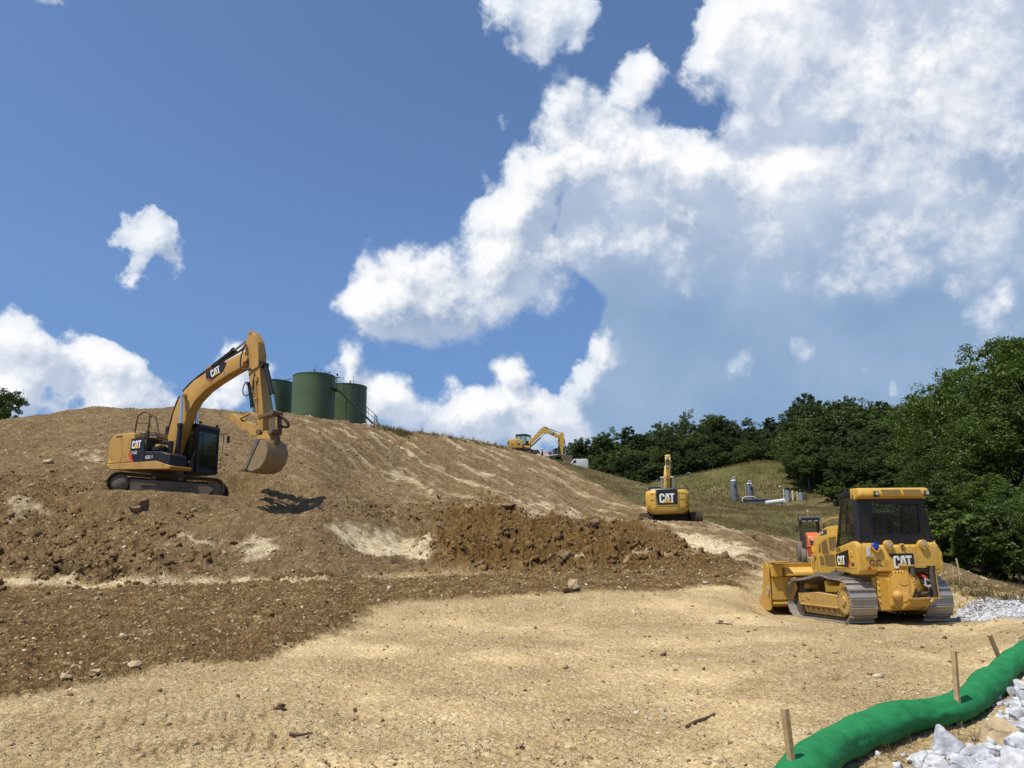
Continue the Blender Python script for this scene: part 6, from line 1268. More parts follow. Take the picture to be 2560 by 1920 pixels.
tm, tc_m = tank(786, 70, 942, 1.95, 'middle and largest looking dark green tank, in front of the other two', [('vent', 175, .45, .30), ('vent', 100, .1, .92), ('hatch', -80, .1, .36), ('vent', -20, .35, .45), ('arm', -35, .62, 0)])
tr, _ = tank(868, 75, 968, 1.95, 'right one of three dark green tanks, behind the steel stair', [('vent', 160, .25, .80), ('hatch', 30, .15, .36), ('vent', 10, .3, .95), ('hatch', 178, .72, .5)])
def stair():
    a = at(842, 972, 69.5); b = at(938, 1064, 69.5); o = empty('steel_stair', b); tag(o, 'dark green steel stair with handrails leading up to the middle tank', 'stair')
    A = a - b; d = A.normalized()
    st_ = PB()
    for y in (-.38, .38): st_.tube([(0, y, 0), (A.x, y, A.z)], .07, 4)
    pieces(st_, 'stringer', M_tankd, o)
    t = PB(); n = 17
    for k in range(1, n + 1): t.box((A.x * k / n, 0, A.z * k / n), (.24, .76, .03))
    pieces(t, 'tread', M_tankd, o)
    rl = PB()
    for y in (-.40, .40):
        rl.tube([(.35, y, -.3), (.05, y, .95), (A.x, y, A.z + .95), (A.x, y, A.z + .5)], .025, 6); rl.tube([(.15, y, .45), (A.x, y, A.z + .45)], .020, 6)
        for k in range(0, 6): rl.cyl((A.x * k / 5, y, A.z * k / 5), (A.x * k / 5, y, A.z * k / 5 + .95), .022, seg=6)
    rl.build('handrail', M_tankd, o)
    p = PB(); p.box((A.x - .3, .4, A.z), (.7, 1.6, .05)); p.cyl((A.x + .05, -.3, A.z), (A.x + .05, -.3, A.z + 1.25), .03, seg=6); p.tube([(A.x - .2, .2, A.z + 1.1), (A.x + .25, .2, A.z + 1.15)], .05, 6); p.ball((A.x + .05, -.2, A.z + 1.3), .12, 1)
    for k in (.35, .75): p.cyl((A.x * k, .2, A.z * k), (A.x * k, .2, -1.2), .04, seg=6)
    p.build('platform', M_tankd, o)
stair()

# ------------------------------------------------------------------ process plant in the valley
M_ves = paint('slate_vessel_paint', (.105, .125, .165), .12, .45, scale=1); M_ves2 = paint('pale_blue_stack', (.22, .28, .33), .2, .45, scale=1); M_cream = paint('cream_pipe', (.60, .52, .40), .2, .5); M_rust = paint('rusty_brown_pipe', (.045, .025, .018), .3, .7); M_shed = paint('grey_shed_paint', (.12, .12, .13), .15, .6)
def ground_at(px, row, Y):
    c = at(px, row, Y); return Vector((c.x, Y, float(Hz(np.array([c.x]), np.array([Y]))[0])))
def vessel(px, top_row, Y, w_px, label, mat, kind):
    g = ground_at(px, top_row, Y); t = at(px, top_row, Y); h_ = t.z - g.z; r_ = w_px / 2 / F * Y; o = empty('process_vessel' if kind < 2 else 'stack', g); tag(o, label, 'vessel' if kind < 2 else 'stack', 'upright vessels and stacks of the plant')
    b = PB()
    if kind < 2: b.lathe((0, 0, 0), (0, 0, h_), [(0, r_), (.90, r_), (.955, r_ * .86), (.99, r_ * .4), (1.0, .05)], 24)
    else: b.lathe((0, 0, 0), (0, 0, h_), [(0, r_), (.42, r_), (.43, r_ * 1.06), (.44, r_), (.86, r_), (.87, r_ * .9), (.88, r_ * .9)], 24)
    b.build('shell', mat, o)
    if kind < 2:
        q = PB(); q.lathe((0, 0, h_ * .93), (0, 0, h_ * 1.002), [(0, r_ * .98), (.5, r_ * .86), (.9, r_ * .45), (1, .05)], 24); q.build('white_cap', M_white, o)
        q = PB(); q.tube([(.02, 0, h_ - .05), (.02, 0, h_ + .18), (.10, 0, h_ + .30), (.22, 0, h_ + .22), (.26, 0, h_ * .97)], .12, 10, 2); q.build('top_elbow', M_galv, o)
        q = PB(); q.cyl((-r_ * .1, -r_ * .8, h_ * .76), (-r_ * .1, -r_ * 1.35, h_ * .76), r_ * .38, seg=16); q.build('manway', M_ves, o)
        q = PB(); q.box((0, -r_ * .93, h_ * .40), (r_ * .9, .12, .10)); q.box((0, -r_ * .93, h_ * .28), (r_ * .9, .12, .07)); pieces(q, 'name_plate', M_galv, o)
        q = PB(); q.tube([(r_ * 1.2, 0, h_ * .75), (r_ * 1.35, 0, 0)], .03, 6); q.build('side_pipe', M_galv, o)
    else:
        q = PB(); q.cyl((0, 0, h_ * .86), (0, 0, h_), r_ * 1.05, seg=20); q.build('dark_cap', M_blk, o)
        q = PB(); q.cyl((-r_ * 1.55, 0, 0), (-r_ * 1.55, 0, h_ * .88), r_ * .26, seg=10); q.ball((-r_ * 1.55, 0, h_ * .88), r_ * .3, 1); q.build('side_pipe', M_cream, o)
    if kind == 1:
        q = PB(); q.cyl((-r_ * .9, -r_ * 1.1, h_ * 1.04), (r_ * .8, -r_ * 1.1, h_ * .80), .055, seg=8); q.build('slanted_pipe', M_white, o)
    return o
vessel(1833, 1199, 105, 14.5, 'left slate blue upright vessel with white cap on the meadow', M_ves, 0); vessel(1873, 1207, 105, 14.5, 'slate blue upright vessel with a slanted white pipe across its top', M_ves, 1)
vessel(1967, 1220, 102, 11.5, 'left pale grey stack with black top behind the white pipe', M_ves2, 2); vessel(2001, 1227, 101, 11.5, 'right pale grey stack with black top beside the brown pipe', M_ves2, 2)
def pole(px, top_row, Y, r_, mat, label, name, cat, ball=None):
    g = ground_at(px, top_row, Y); h_ = at(px, top_row, Y).z - g.z; q = PB(); q.cyl((0, 0, 0), (0, 0, h_), r_, seg=10); q.ball((0, 0, h_), r_ * 1.02, 1)
    o = q.build(name, mat); o.location = g; tag(o, label, cat)
    if ball: b = PB(); b.ball((0, 0, h_ + .1), ball, 2); b.build('lamp_globe', M_white, o)
pole(1981, 1229, 102, .15, M_cream, 'thick cream coloured upright pipe between the two pale stacks', 'upright_pipe', 'pipe'); pole(2014, 1236, 101, .14, M_rust, 'dark brown upright pipe right of the pale stacks', 'upright_pipe', 'pipe')
pole(1950, 1219, 100, .025, M_galv, 'thin pole with a white globe left of the pale stacks', 'lamp_pole', 'pole', .13); pole(1862, 1208, 102, .02, M_cream, 'thin cream pole just left of the vessel with slanted pipe', 'thin_pole', 'pole')
def plant():
    g = ground_at(1888, 1255, 100); o = empty('equipment_shed', g); tag(o, 'low grey flat roofed shed between the slate vessels and the white pipe', 'shed')
    z = at(1888, 1250, 100).z - g.z; PB().box((0, 0, z / 2), (3.3, 2.2, z), bevel=.02).build('wall', M_shed, o); PB().box((0, 0, z + .04), (3.5, 2.4, .08)).build('roof', M_galv, o); PB().tube([(-2.0, -1.2, z * .6), (-1.9, -1.2, z + .35), (-.4, -1.2, z + .35), (-.2, -1.2, z + .1)], .07, 8, 1).build('white_pipe', M_white, o)
    a = at(1914, 1258, 98); b = at(1962, 1252, 98); o = empty('horizontal_tank', (a.x, 98, a.z - .8)); tag(o, 'long white horizontal pipe tank on legs before the pale stacks', 'tank')
    b = b - Vector((a.x, 98, a.z - .8)); r_ = .30; q = PB(); q.cyl((0, 0, .8), (b.x, 0, b.z), r_, seg=18, bevel=.06); q.build('shell', M_white, o)
    q = PB()
    for t in (.15, .5, .85): q.box((b.x * t, 0, .2), (.10, .4, 1.2))
    q.box((b.x * .5, -.1, .35), (b.x * .9, .3, .3)); q.build('frame', M_galv, o); q = PB(); q.tube([(b.x * .9, -.3, .9), (b.x * 1.12, -.3, .9), (b.x * 1.12, -.3, .2), (b.x * .85, -.3, .2)], .06, 8, 1); q.build('pipe_loop', M_white, o)
    a = at(1925, 1270, 92); g = Vector((a.x, 92, float(Hz(np.array([a.x]), np.array([92.]))[0]))); q = PB(); q.tube([(-.6, 0, .25), (-.5, 0, .55), (0, 0, .5), (.9, 0, .45)], .09, 8, 1); q.cyl((-.5, 0, 0), (-.5, 0, .4), .05); q = q.build('ground_pipe', paint('pale_yellow', (.55, .50, .22), .1)); q.location = (a.x, 92, a.z - .4); tag(q, 'pale yellow pipe end lying in the grass below the white tank', 'pipe')
plant()

# ------------------------------------------------------------------ vehicles on the crest
def wheel(parent, c, r_, w_, axis=(0, 1, 0), tyre=None, rim=None):
    a = Vector(axis) * w_ / 2; c = Vector(c); p = PB(); p.lathe(c - a, c + a, [(0, r_ * .6), (.02, r_ * .9), (.2, r_), (.8, r_), (.98, r_ * .9), (1, r_ * .6)], 24); t = p.build('tyre', tyre or M_hose, parent); p = PB(); p.cyl(c - a * .9, c + a * .9, r_ * .58, seg=18, bevel=.01); p.cyl(c - a * 1.0, c + a * 1.0, r_ * .2, seg=10); p.build('rim', rim or M_galv, t); return t
def van():
    c = at(1444, 1150, 97); o = empty('white_van', (c.x, 97, c.z - 1.85), R(180)); tag(o, 'white van parked behind the grassy crest, only its upper part showing', 'van')
    q = PB(); q.prism([(-1.25, .45), (-1.25, 1.75), (-1.05, 1.88), (.55, 1.88), (.95, 1.35), (1.35, 1.15), (1.40, .45)], 'y', -.85, .85, .06, 2); q.build('body', M_white, o)
    q = PB(); q.prism([(.25, 1.35), (.25, 1.75), (.50, 1.75), (.80, 1.35)], 'y', .852, .862); q.build('side_window', M_glass, o); q = PB(); q.box((-1.26, .4, 1.45), (.03, .5, .35)); q.build('rear_window', M_glass, o)
    for y_ in (-.75, .75): q = PB(); q.box((-1.27, y_, 1.3), (.03, .1, .35)); q.build('tail_lamp', M_red, o)
    for x_ in (-.8, .9):
        for y_ in (-.78, .78): wheel(o, (x_, y_, .35), .34, .2)
van()
def work_truck():
    c = at(1336, 1124, 96); o = empty('pickup_truck', (c.x, 96, c.z - 1.75)); tag(o, 'white pickup truck behind the small excavator on the crest', 'truck')
    q = PB(); q.prism([(-1.9, .5), (-1.9, 1.1), (-.55, 1.12), (-.50, 1.68), (.55, 1.72), (.85, 1.15), (1.75, 1.05), (1.80, .5)], 'y', -.8, .8, .05, 2); q.build('body', M_white, o)
    q = PB(); q.prism([(-.42, 1.15), (-.40, 1.6), (.48, 1.62), (.72, 1.15)], 'y', -.815, -.80); q.build('side_window', M_glass, o)
    for x_ in (-1.2, 1.15):
        for y_ in (-.75, .75): wheel(o, (x_, y_, .36), .36, .2)
    c = at(1370, 1130, 97); o = empty('equipment_trailer', (c.x, 97, c.z - 1.0)); tag(o, 'flat trailer loaded with pale boxes and a red drum beside the white pickup', 'trailer')
    q = PB(); q.box((0, 0, .55), (2.6, 1.4, .12)); q.tube([(-1.2, -.6, .6), (-1.15, -.6, 1.3), (-.9, -.6, .6)], .03, 6); q.tube([(1.2, -.6, .6), (1.1, -.6, 1.1)], .03, 6); q.build('deck', M_galv, o)
    for x_ in (-.4, .4): wheel(o, (x_, -.75, .3), .3, .2); wheel(o, (x_, .75, .3), .3, .2)
    for nm, lb_, mt_, fn in (('cable_drum', 'red drum standing on the trailer behind the small excavator', M_red, lambda q: q.cyl((.25, 0, .65), (.25, 0, 1.05), .22, seg=14, bevel=.02)), ('tool_box', 'cream tool box on the trailer left of the red drum', M_cream, lambda q: q.box((-.35, 0, .85), (.6, .6, .45), Matrix.Rotation(R(15), 3, 'Z'), .04))):
        q = PB(); fn(q); x_ = q.build(nm, mt_); x_.location = o.location; tag(x_, lb_, 'drum' if nm == 'cable_drum' else 'box')
    c = at(1356, 1128, 92); p_ = person((c.x, 92, c.z - 1.42), R(170), 1.0, shirt=(.30, .03, .03), vest=(.32, .03, .03), pose='stand', label='person in a red shirt standing by the parked pickup on the crest')
    a, b = at(1354, 1143, 89.5), at(1393, 1137, 89.5); q = PB(); q.cyl((0, 0, 0), b - a, .09, seg=12); x_ = q.build('steel_pipe', M_galv); x_.location = a; tag(x_, 'long grey pipe lying on the crest below the small excavator arm', 'pipe')
    c = at(1420, 1141, 98); q = PB(); q.prism([(-.5, 0), (-.5, 1.1), (-.2, 1.4), (.5, 1.35), (.5, 0)], 'y', -.6, .6, .04); x_ = q.build('storage_crate', M_mudf); x_.location = (c.x, 98, c.z - 1.35); tag(x_, 'brownish grey crate left of the white van', 'crate')
work_truck()

# ------------------------------------------------------------------ orange compact tractor facing the viewer
def tractor():
    o = empty('compact_tractor', RO, R(-106)); o.scale = (1, .82, 1); tag(o, 'orange compact tractor with dark cab, partly hidden behind the bulldozer', 'tractor')
    M_or = paint('orange_paint', (.72, .14, .03), .25, .35); M_ord = paint('dark_orange_weight', (.40, .06, .018), .3, .45); M_cab = paint('dark_grey_cab', (.035, .035, .04), .2, .4)
    q = PB(); q.prism([(-.1, .75), (-.1, 1.66), (.7, 1.62), (1.15, 1.45), (1.28, 1.15), (1.28, .75)], 'y', -.34, .34, .07, 3); hd = q.build('hood', M_or, o)
    q = PB(); q.box((1.29, 0, 1.0), (.03, .5, .42), bevel=.01); q.build('grille', M_blk, hd)
    for z_ in (.88, .98, 1.08): q = PB(); q.box((1.31, 0, z_), (.02, .48, .02)); q.build('grille_bar', M_galv, hd)
    for y_ in (-.24, .24): q = PB(); q.cyl((1.24, y_, 1.28), (1.29, y_, 1.27), .07, seg=12); q.build('headlight', M_lens, hd)
    q = PB(); q.box((1.55, 0, .68), (.45, .85, .50), bevel=.03); q.build('front_weight', M_ord, o); q = PB(); q.box((1.55, 0, .95), (.5, .92, .07), bevel=.01); q.build('weight_lid', M_or, o); q = PB(); q.box((1.55, 0, .40), (.5, .9, .05)); q.build('weight_base', M_white, o)
    q = PB(); q.box((.4, 0, .55), (1.9, .3, .35), bevel=.03); q.build('chassis', M_blk, o)
    q = PB()
    def post(a, b2, w_=.07): q.box((Vector(a) + Vector(b2)) / 2, (w_, w_, (Vector(b2) - Vector(a)).length), (Vector(b2) - Vector(a)).to_track_quat('Z', 'X').to_matrix(), .01)
    for y_ in (-.55, .55): post((-.1, y_, .8), (-.2, y_ * .92, 2.25)); post((-1.35, y_, 1.0), (-1.25, y_ * .92, 2.25)); post((-.75, y_, .8), (-.75, y_ * .95, 2.25), .05)
    q.box((-.7, 0, .95), (1.2, 1.1, .12)); q.box((-.12, 0, 1.15), (.05, 1.08, .7)); q.prism([(-1.4, 2.22), (-1.35, 2.42), (-.3, 2.48), (-.02, 2.40), (.02, 2.24)], 'y', -.62, .62, .05, 2); cb = q.build('cab', M_cab, o)
    q = PB(); q.box((.03, 0, 2.31), (.03, 1.02, .16)); q.build('roof_front', M_blk, cb); q = PB()
    for y_ in (-.35, 0, .35): q = PB(); q.box((.05, y_, 2.22), (.03, .24, .04), bevel=.01); q.build('roof_lamp', M_lens, cb)
    q = PB(); q.prism([(-.52, .9), (.52, .9), (.48, 2.2), (-.48, 2.2)], 'x', -.17, -.16); q.build('windscreen', M_glass_l, cb)
    q = PB(); q.prism([(-.52, .9), (.52, .9), (.48, 2.2), (-.48, 2.2)], 'x', -1.31, -1.30); q.build('rear_glass', M_glass_l, cb)
    for y_ in (-.60, .60): q = PB(); q.tube([(-.1, y_, 2.1), (-.02, y_ * 1.3, 2.1), (-.02, y_ * 1.3, 1.7)], .014, 6); q.box((-.02, y_ * 1.32, 1.85), (.05, .16, .30), bevel=.02); q.build('mirror', M_cab, cb)
    q = PB(); q.box((-.9, 0, 1.25), (.12, .5, .6), bevel=.05); q.box((-.7, 0, 1.05), (.45, .5, .12), bevel=.04); q.build('seat', M_seat, cb)
    q = PB(); q.cyl((-.7, 0, 2.45), (-.7, 0, 2.72), .014, seg=6); q.cyl((-.7, 0, 2.72), (-.7, 0, 2.84), .055, seg=12); q.build('beacon', M_white, cb)
    for y_ in (-.62, .62): wheel(o, (.85, y_, .42), .42, .28, rim=M_or, tyre=M_mudw); wheel(o, (-.85, y_ * 1.08, .62), .62, .38, rim=M_or, tyre=M_mudw)
    p_ = person(RO + Matrix.Rotation(R(-106), 3, 'Z') @ Vector((-.72, 0, 1.15)), R(-106), .9, vest=(.30, .42, .04), label='person in a light green vest at the wheel of the orange tractor')
tractor()

# ------------------------------------------------------------------ green filter sock with its stakes
def sock():
    P = [(1905, 2090), (1945, 2020), (1975, 1965), (2000, 1928), (2030, 1897), (2095, 1849), (2160, 1822), (2240, 1795), (2295, 1779), (2360, 1771), (2417, 1752), (2447, 1728), (2472, 1704), (2496, 1680), (2518, 1660), (2540, 1645), (2580, 1620), (2640, 1590), (2740, 1556), (2900, 1510), (3100, 1480)]
    W_ = []
    for px, py in P:
        Y = 2.5
        while at(px, py, Y).z > H(at(px, py, Y).x, Y) + .14: Y += .02
        g = at(px, py, Y); W_.append(Vector((g.x, g.y, 0)))
    for _ in range(2):
        Q = [W_[0]]
        for a, b in zip(W_, W_[1:]): Q += [a.lerp(b, .25), a.lerp(b, .75)]
        W_ = Q + [W_[-1]]
    # even spacing
    L_ = [0]
    for a, b in zip(W_, W_[1:]): L_.append(L_[-1] + (b - a).length)
    n = int(L_[-1] / .028); xs = np.interp(np.linspace(0, L_[-1], n), L_, [p.x for p in W_]); ys = np.interp(np.linspace(0, L_[-1], n), L_, [p.y for p in W_])
    s_ = np.linspace(0, L_[-1], n); seg = 40; tx = np.gradient(xs); ty = np.gradient(ys); ln = np.hypot(tx, ty); tx /= ln; ty /= ln
    sag = 1 + .06 * np.sin(s_ * 2.3 + .5) + .035 * np.sin(s_ * 4.3)
    rad = .152 * sag; th = np.linspace(0, 2 * np.pi, seg, endpoint=False)
    zg = Hz(xs, ys); k = np.hanning(15); k /= k.sum(); zg = np.convolve(np.pad(zg, 7, 'edge'), k, 'valid')
    A_, T_ = np.meshgrid(np.arange(n), th, indexing='ij')
    lum = .012 * fbm(A_ * .028 * 1.8, T_ * 1.1 + 5, 1.0, 3, 201) + .006 * fbm(A_ * .028 * 9, T_ * 4, 1.0, 2, 203)
    r_ = rad[:, None] + lum
    across = np.cos(T_) * r_ * 1.08; upz = np.sin(T_) * r_ * .92; upz = np.where(upz < 0, upz * .82, upz)
    vx = xs[:, None] - ty[:, None] * across; vy = ys[:, None] + tx[:, None] * across; vz = (zg + rad * .74)[:, None] + upz
    idx_ = np.arange(n * seg).reshape(n, seg); f = np.stack([idx_[:-1], np.roll(idx_, -1, 1)[:-1], np.roll(idx_, -1, 1)[1:], idx_[1:]], -1).reshape(-1, 4)
    m = bpy.data.materials.new('green_mesh_fabric'); m.use_nodes = True; q = NT(m.node_tree); b = q.n['Principled BSDF']; uv = attr(q, 'along', 'Fac'); P_ = q.node('ShaderNodeTexCoord').outputs['Object']
    nn = q.noise(P_, 5, 5, .6); wv_ = q.math('SINE', q.math('MULTIPLY', q.math('ADD', uv, q.math('MULTIPLY', nn, .02)), 2 * math.pi / .013))
    c = q.mix(q.mr(nn, .3, .7), (.009, .155, .047), (.022, .245, .080)); c = q.mix(q.math('MULTIPLY', q.mr(wv_, -1, 1), .22), c, (.004, .07, .025)); c = q.mix(q.math('MULTIPLY', q.mr(q.noise(P_, 13, 4, .7), .58, .78), .18), c, (.12, .16, .08))
    sp = q.node('ShaderNodeSeparateXYZ'); q.put(sp.inputs[0], attr(q, 'along', 'Vector')); q.put(b.inputs['Base Color'], c); b.inputs['Roughness'].default_value = .75; b.inputs['Specular IOR Level'].default_value = .2
    u = q.node('ShaderNodeBump'); u.inputs['Distance'].default_value = .005; u.inputs['Strength'].default_value = .8; q.put(u.inputs['Height'], q.math('ADD', q.math('MULTIPLY', wv_, .3), q.noise(P_, 60, 3, .6))); q.l.new(u.outputs[0], b.inputs['Normal'])
    me_ = np_mesh('filter_sock', np.stack([vx, vy, vz], -1).reshape(-1, 3), f, [m], smooth=True); at_ = me_.attributes.new('along', 'FLOAT', 'POINT'); at_.data.foreach_set('value', np.repeat(s_, seg).astype(np.float32))
    tag(link('filter_sock', me_), 'long green mesh filter sock curving along the edge of the pad', 'filter sock')
    wood = rough_mat('stake_wood', (.40, .28, .155), .22, 7, .85, .004, 30)
    def fit(px, y0, y1, w_, lean, label, Y):
        Y = 3.0
        while at(px, y1, Y).z > H(at(px, y1, Y).x, Y) + .25: Y += .02
        top = at(px, y0, Y); bot = at(px, y1, Y); h_ = (top - bot).length
        q = PB(); q.box((0, 0, h_ / 2 - .15), (w_, w_, h_ + .3), bevel=.003); q_ = q.build('wooden_stake', wood); q_.location = bot; q_.rotation_euler = (0, R(lean), R(28)); tag(q_, label, 'stake', 'stakes through the green sock')
    fit(1977, 1770, 1895, .041, -3, 'nearest wooden stake through the green sock, at the bottom', 7.15); fit(2393, 1628, 1741, .041, 6, 'upright wooden stake in the middle of the green sock', 8.95); fit(2496, 1580, 1640, .042, -24, 'leaning wooden stake through the far end of the green sock', 10.9)
sock()

# ------------------------------------------------------------------ pale rocks bottom right, boulders on the slope
def rip_mat(name, a, b_):
    m = bpy.data.materials.new(name); m.use_nodes = True; q = NT(m.node_tree); b = q.n['Principled BSDF']; P_ = q.node('ShaderNodeTexCoord').outputs['Object']
    n = q.noise(P_, 7, 6, .65); v = q.voro(q.vmath('ADD', P_, q.vmath('SCALE', q.noise(P_, 5, 3, .5, out=1), scale=.2)), 9, out=1); vs = q.node('ShaderNodeSeparateColor'); q.put(vs.inputs[0], v)
    c = q.mix(q.mr(n, .35, .65), a, b_); c = q.mix(q.math('MULTIPLY', vs.outputs[0], .35), c, (.30, .31, .33)); q.put(b.inputs['Base Color'], c); b.inputs['Roughness'].default_value = .85
    u = q.node('ShaderNodeBump'); u.inputs['Distance'].default_value = .02; u.inputs['Strength'].default_value = .7; q.put(u.inputs['Height'], q.math('ADD', q.noise(P_, 14, 6, .7), q.math('MULTIPLY', vs.outputs[1], .5))); q.l.new(u.outputs[0], b.inputs['Normal']); return m
rm1 = rip_mat('limestone', (.38, .39, .42), (.70, .71, .72)); rm2 = rip_mat('grey_limestone', (.22, .23, .26), (.52, .53, .56)); rm3 = rough_mat('tan_sandstone', (.42, .32, .19), .25, 5, .9, .02, 15); rmd = rough_mat('brown_boulder', (.17, .115, .062), .35, 3, .95, .05, 8)
def boulder(name, px, py, size, seed, mat, label, cat, group=None, sc=(1, 1, 1), rot=0, sink=.38):
    rs = np.random.default_rng(seed); bm = bmesh.new(); bmesh.ops.create_icosphere(bm, subdivisions=4, radius=1)
    cuts = [(lambda n: n / np.linalg.norm(n))(rs.normal(size=3)) for _ in range(26)]; dc = rs.uniform(.48, .86, 26)
    v = np.array([x.co[:] for x in bm.verts])
    for n, d in zip(cuts, dc): v -= np.outer(np.maximum(v @ n - d, 0), n)
    v *= (1 + .09 * fbm(v[:, 0] * 2.5 + seed, v[:, 1] * 2.5 + v[:, 2] * 2, 1.0, 5, seed, .6))[:, None]; v *= size * np.array(sc) * 1.15
    for x, c in zip(bm.verts, v): x.co = c
    me_ = bpy.data.meshes.new(name); bm.to_mesh(me_); bm.free(); me_.materials.append(mat)
    for p in me_.polygons: p.use_smooth = True
    me_.set_sharp_from_angle(angle=R(32))
    o = link(name, me_); g = G(px, py); zg = float(Hz(np.array([g.x]), np.array([g.y]))[0]); o.scale = (.88, .88, .88) if cat == 'rock' and name == 'broken_rock' else (1, 1, 1); o.location = (g.x, g.y, zg + size * sc[2] * (.75 - sink)); o.rotation_euler = (0, 0, rot); tag(o, label, cat, group); return o
GR = 'pale broken rocks at the bottom right'; LR = 'angular pale grey rock among the broken rocks right of the green sock'
named = [(2371, 1890, .17, (1.15, .8, .95), rm1, 'largest pale rock with a peak, at the bottom left of the rock heap'), (2300, 1912, .10, (1.1, .9, .8), rm1, 'low pale rock left of the large peaked rock, at the picture bottom'),
 (2450, 1895, .13, (1.7, .7, .6), rm2, 'long grey rock with a dark face pointing left, right of the peaked rock'), (2455, 1915, .12, (1.1, .9, .8), rm1, 'pale rock in front of the long grey rock, cut by the picture bottom'),
 (2505, 1858, .22, (1.2, .9, .8), rm3, 'tan sandstone block half buried among the pale rocks'), (2500, 1815, .14, (1.8, .6, .6), rm1, 'long pale slab above the tan sandstone block'), (2545, 1875, .15, (1, .9, .8), rm1, 'pale round-shouldered rock right of the tan sandstone block'), (2535, 1905, .14, (1.2, .9, .7), rm1, 'pale rock below the sandstone block at the right bottom corner')]
for i, (px, py, sz, sc, mt, lb_) in enumerate(named): boulder('broken_rock', px, py, sz, 300 + i, mt, lb_, 'rock', GR, sc, rot=-.5 + .3 * i)
rk = random.Random(9)
for i, (px, py, sz) in enumerate(((2560, 1835, .14), (2545, 1800, .11), (2548, 1770, .10), (2535, 1742, .10), (2555, 1722, .11), (2538, 1712, .08), (2560, 1750, .12), (2575, 1780, .14), (2590, 1820, .15), (2580, 1870, .15), (2400, 1918, .07), (2340, 1925, .11), (2420, 1932, .13), (2500, 1925, .11), (2570, 1912, .13), (2600, 1900, .16), (2470, 1950, .15), (2560, 1950, .17), (2380, 1955, .14), (2580, 1700, .11), (2600, 1740, .14), (2528, 1765, .06), (2520, 1835, .07), (2485, 1880, .06))):
    boulder('broken_rock', px, py, sz, 400 + i, rm1 if i % 3 else rm2, LR, 'rock', GR, (rk.uniform(.9, 1.5), rk.uniform(.7, 1), rk.uniform(.6, .9)), rk.uniform(0, 6))
LB = 'brown clod sized boulder lying in the dug earth'
for i, (px, py, sz, mt, lb_) in enumerate(((1415, 1400, .28, rmd, 'large brown boulder at the foot of the spoil heap, left one'), (1485, 1318, .30, rmd, 'big dark boulder on top of the spoil heap'), (1435, 1478, .19, rm3, 'pale tan boulder at the edge of the pad below the spoil heap'), (1418, 1480, .16, rmd, 'small dark rock left of the pale tan boulder'), (1880, 1345, .22, rmd, 'dark rock on the ledge right of the pale scraped bank'), (1270, 1270, .35, rmd, 'black looking clod on the path behind the spoil heap'),
      (120, 1160, .22, rm3, 'pale flat stone on the slope left of the yellow excavator'), (340, 1280, .20, rmd, 'brown boulder right of the mound below the left excavator'), (358, 1270, .22, rmd, 'second brown boulder on the mound below the left excavator'), (240, 1685, .075, rm3, 'pale angular stone left at the edge of the dark tilled strip'), (335, 1672, .085, rm3, 'pale grey stone on the edge of the dark tilled strip'), (165, 1700, .08, rm3, 'tan stone, leftmost on the edge of the dark tilled strip'), (700, 1772, .05, rmd, 'flat dark chip of wood or stone in the middle of the pale pad'))):
    boulder('boulder', px, py, sz, 500 + i, mt, lb_, 'rock', 'boulders and stones of the work site', (1.2, 1, .75), i)
for i in range(11):
    px = 1545 + i * 7.5; boulder('crest_rock', px, 1174 + i * 2.2, .28, 600 + i, rm3 if i % 2 else rm1, 'small pale rock in the row along the grassy crest before the wood', 'rock', 'row of pale rocks on the grassy crest', rot=i)
_cx = [G(px, py) for px, py in ((2300, 1915), (2340, 1905), (2400, 1905), (2450, 1880), (2480, 1900), (2520, 1880), (2550, 1850), (2540, 1800), (2550, 1760), (2550, 1725), (2430, 1925), (2520, 1920), (2560, 1900), (2580, 1850), (2590, 1780), (2480, 1940), (2560, 1950), (2600, 1950))]
_x = np.concatenate([c.x + rng.normal(0, .14, 26) for c in _cx]); _y = np.concatenate([c.y + rng.normal(0, .14, 26) for c in _cx])
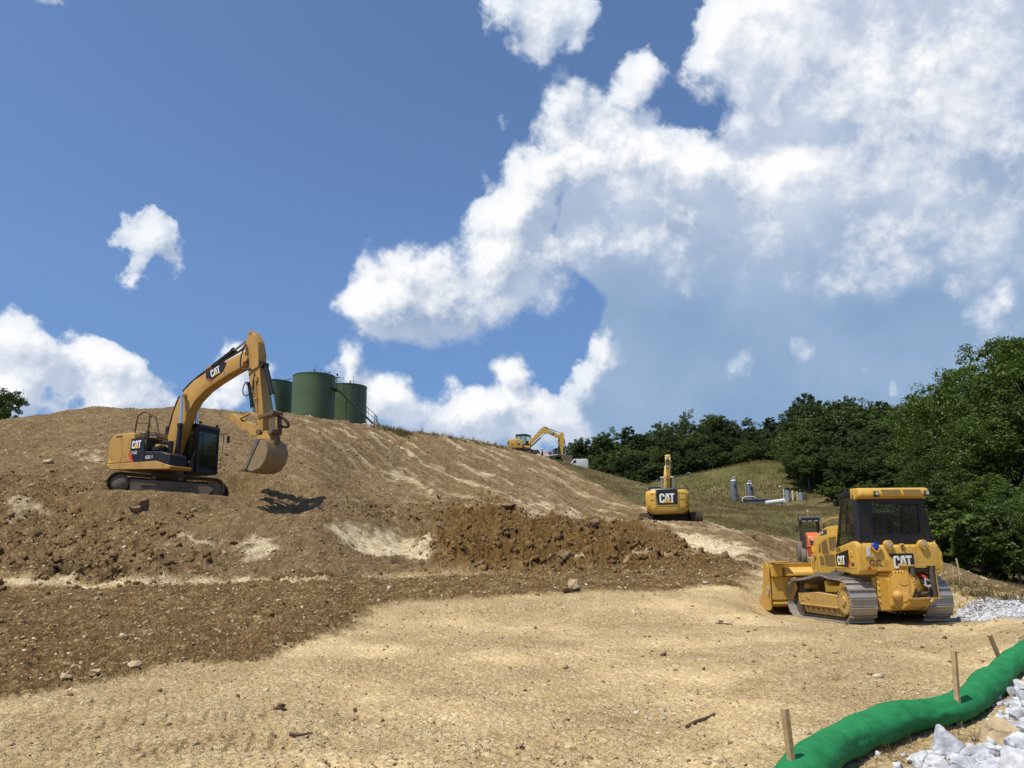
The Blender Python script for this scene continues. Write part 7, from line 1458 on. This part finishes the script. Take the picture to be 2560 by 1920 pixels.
scatter('rock_chips', _x, _y, rng.uniform(.012, .05, len(_x)), [rm1, rm1, rm2], 'small pale chips of broken rock filling the gaps between the bigger rocks', flat=.7, sink=.1)
# sticks and dry twigs on the pad
tw = rough_mat('dead_wood', (.09, .06, .04), .3, 8)
for i, (pts, lb_) in enumerate((([(1717, 1825), (1740, 1812), (1765, 1800), (1788, 1788)], 'dark crooked stick lying on the pad left of the near stake'), ([(725, 1840), (752, 1842), (780, 1838)], 'short dark stick on the pad at the lower left'), ([(1790, 1560), (1815, 1562), (1832, 1563)], 'thin twig on the pad before the bulldozer blade'), ([(683, 1776), (700, 1779), (717, 1777)], 'flat dark splinter on the pad at the left'))):
    P = [G(*p) + Vector((0, 0, .012)) for p in pts]; q = PB(); q.tube(P, [.018, .014, .008], 6, 1); o = q.build('stick', tw); tag(o, lb_, 'stick')
# dry tufts by the sock and the berm
def tufts(name, pts, n, h0, h1, mats, label, wid=.006, spread=.12, per=12):
    xs, ys = [], []
    for px, py in pts:
        g = G(px, py); xs.append(g.x + rng.normal(0, spread, n)); ys.append(g.y + rng.normal(0, spread, n))
    x, y = np.concatenate(xs), np.concatenate(ys); blades(name, x, y, rng.uniform(h0, h1, len(x)), np.full(len(x), wid), mats, label, per=per, lean=.5)
tufts('dry_tufts', [(2230, 1862), (2235, 1905), (2190, 1880), (2440, 1850), (2450, 1860), (2110, 1905), (2330, 1840), (2520, 1700)], 14, .04, .16, [gr_dry, gr_dry, gr_olive], 'dry brown grass tufts between the green sock and the pale rocks', .0022, .09)
tufts('berm_weeds', [(2455, 1492), (2470, 1500), (2400, 1468), (2385, 1470), (2440, 1488), (2490, 1505), (2520, 1500)], 20, .10, .42, [gr_green, gr_olive, gr_dry], 'green weeds on the earth berm behind the gravel', .010, .35, 8)
c = G(2400, 1462); q = PB(); q.tube([(0, 0, 0), (.03, 0, .4), (.0, 0, .75)], .022, 6); o = q.build('marker_lath', rough_mat('lath_wood', (.45, .36, .2), .2)); o.location = c; tag(o, 'thin pale lath standing on the earth berm right of the bulldozer', 'stake')
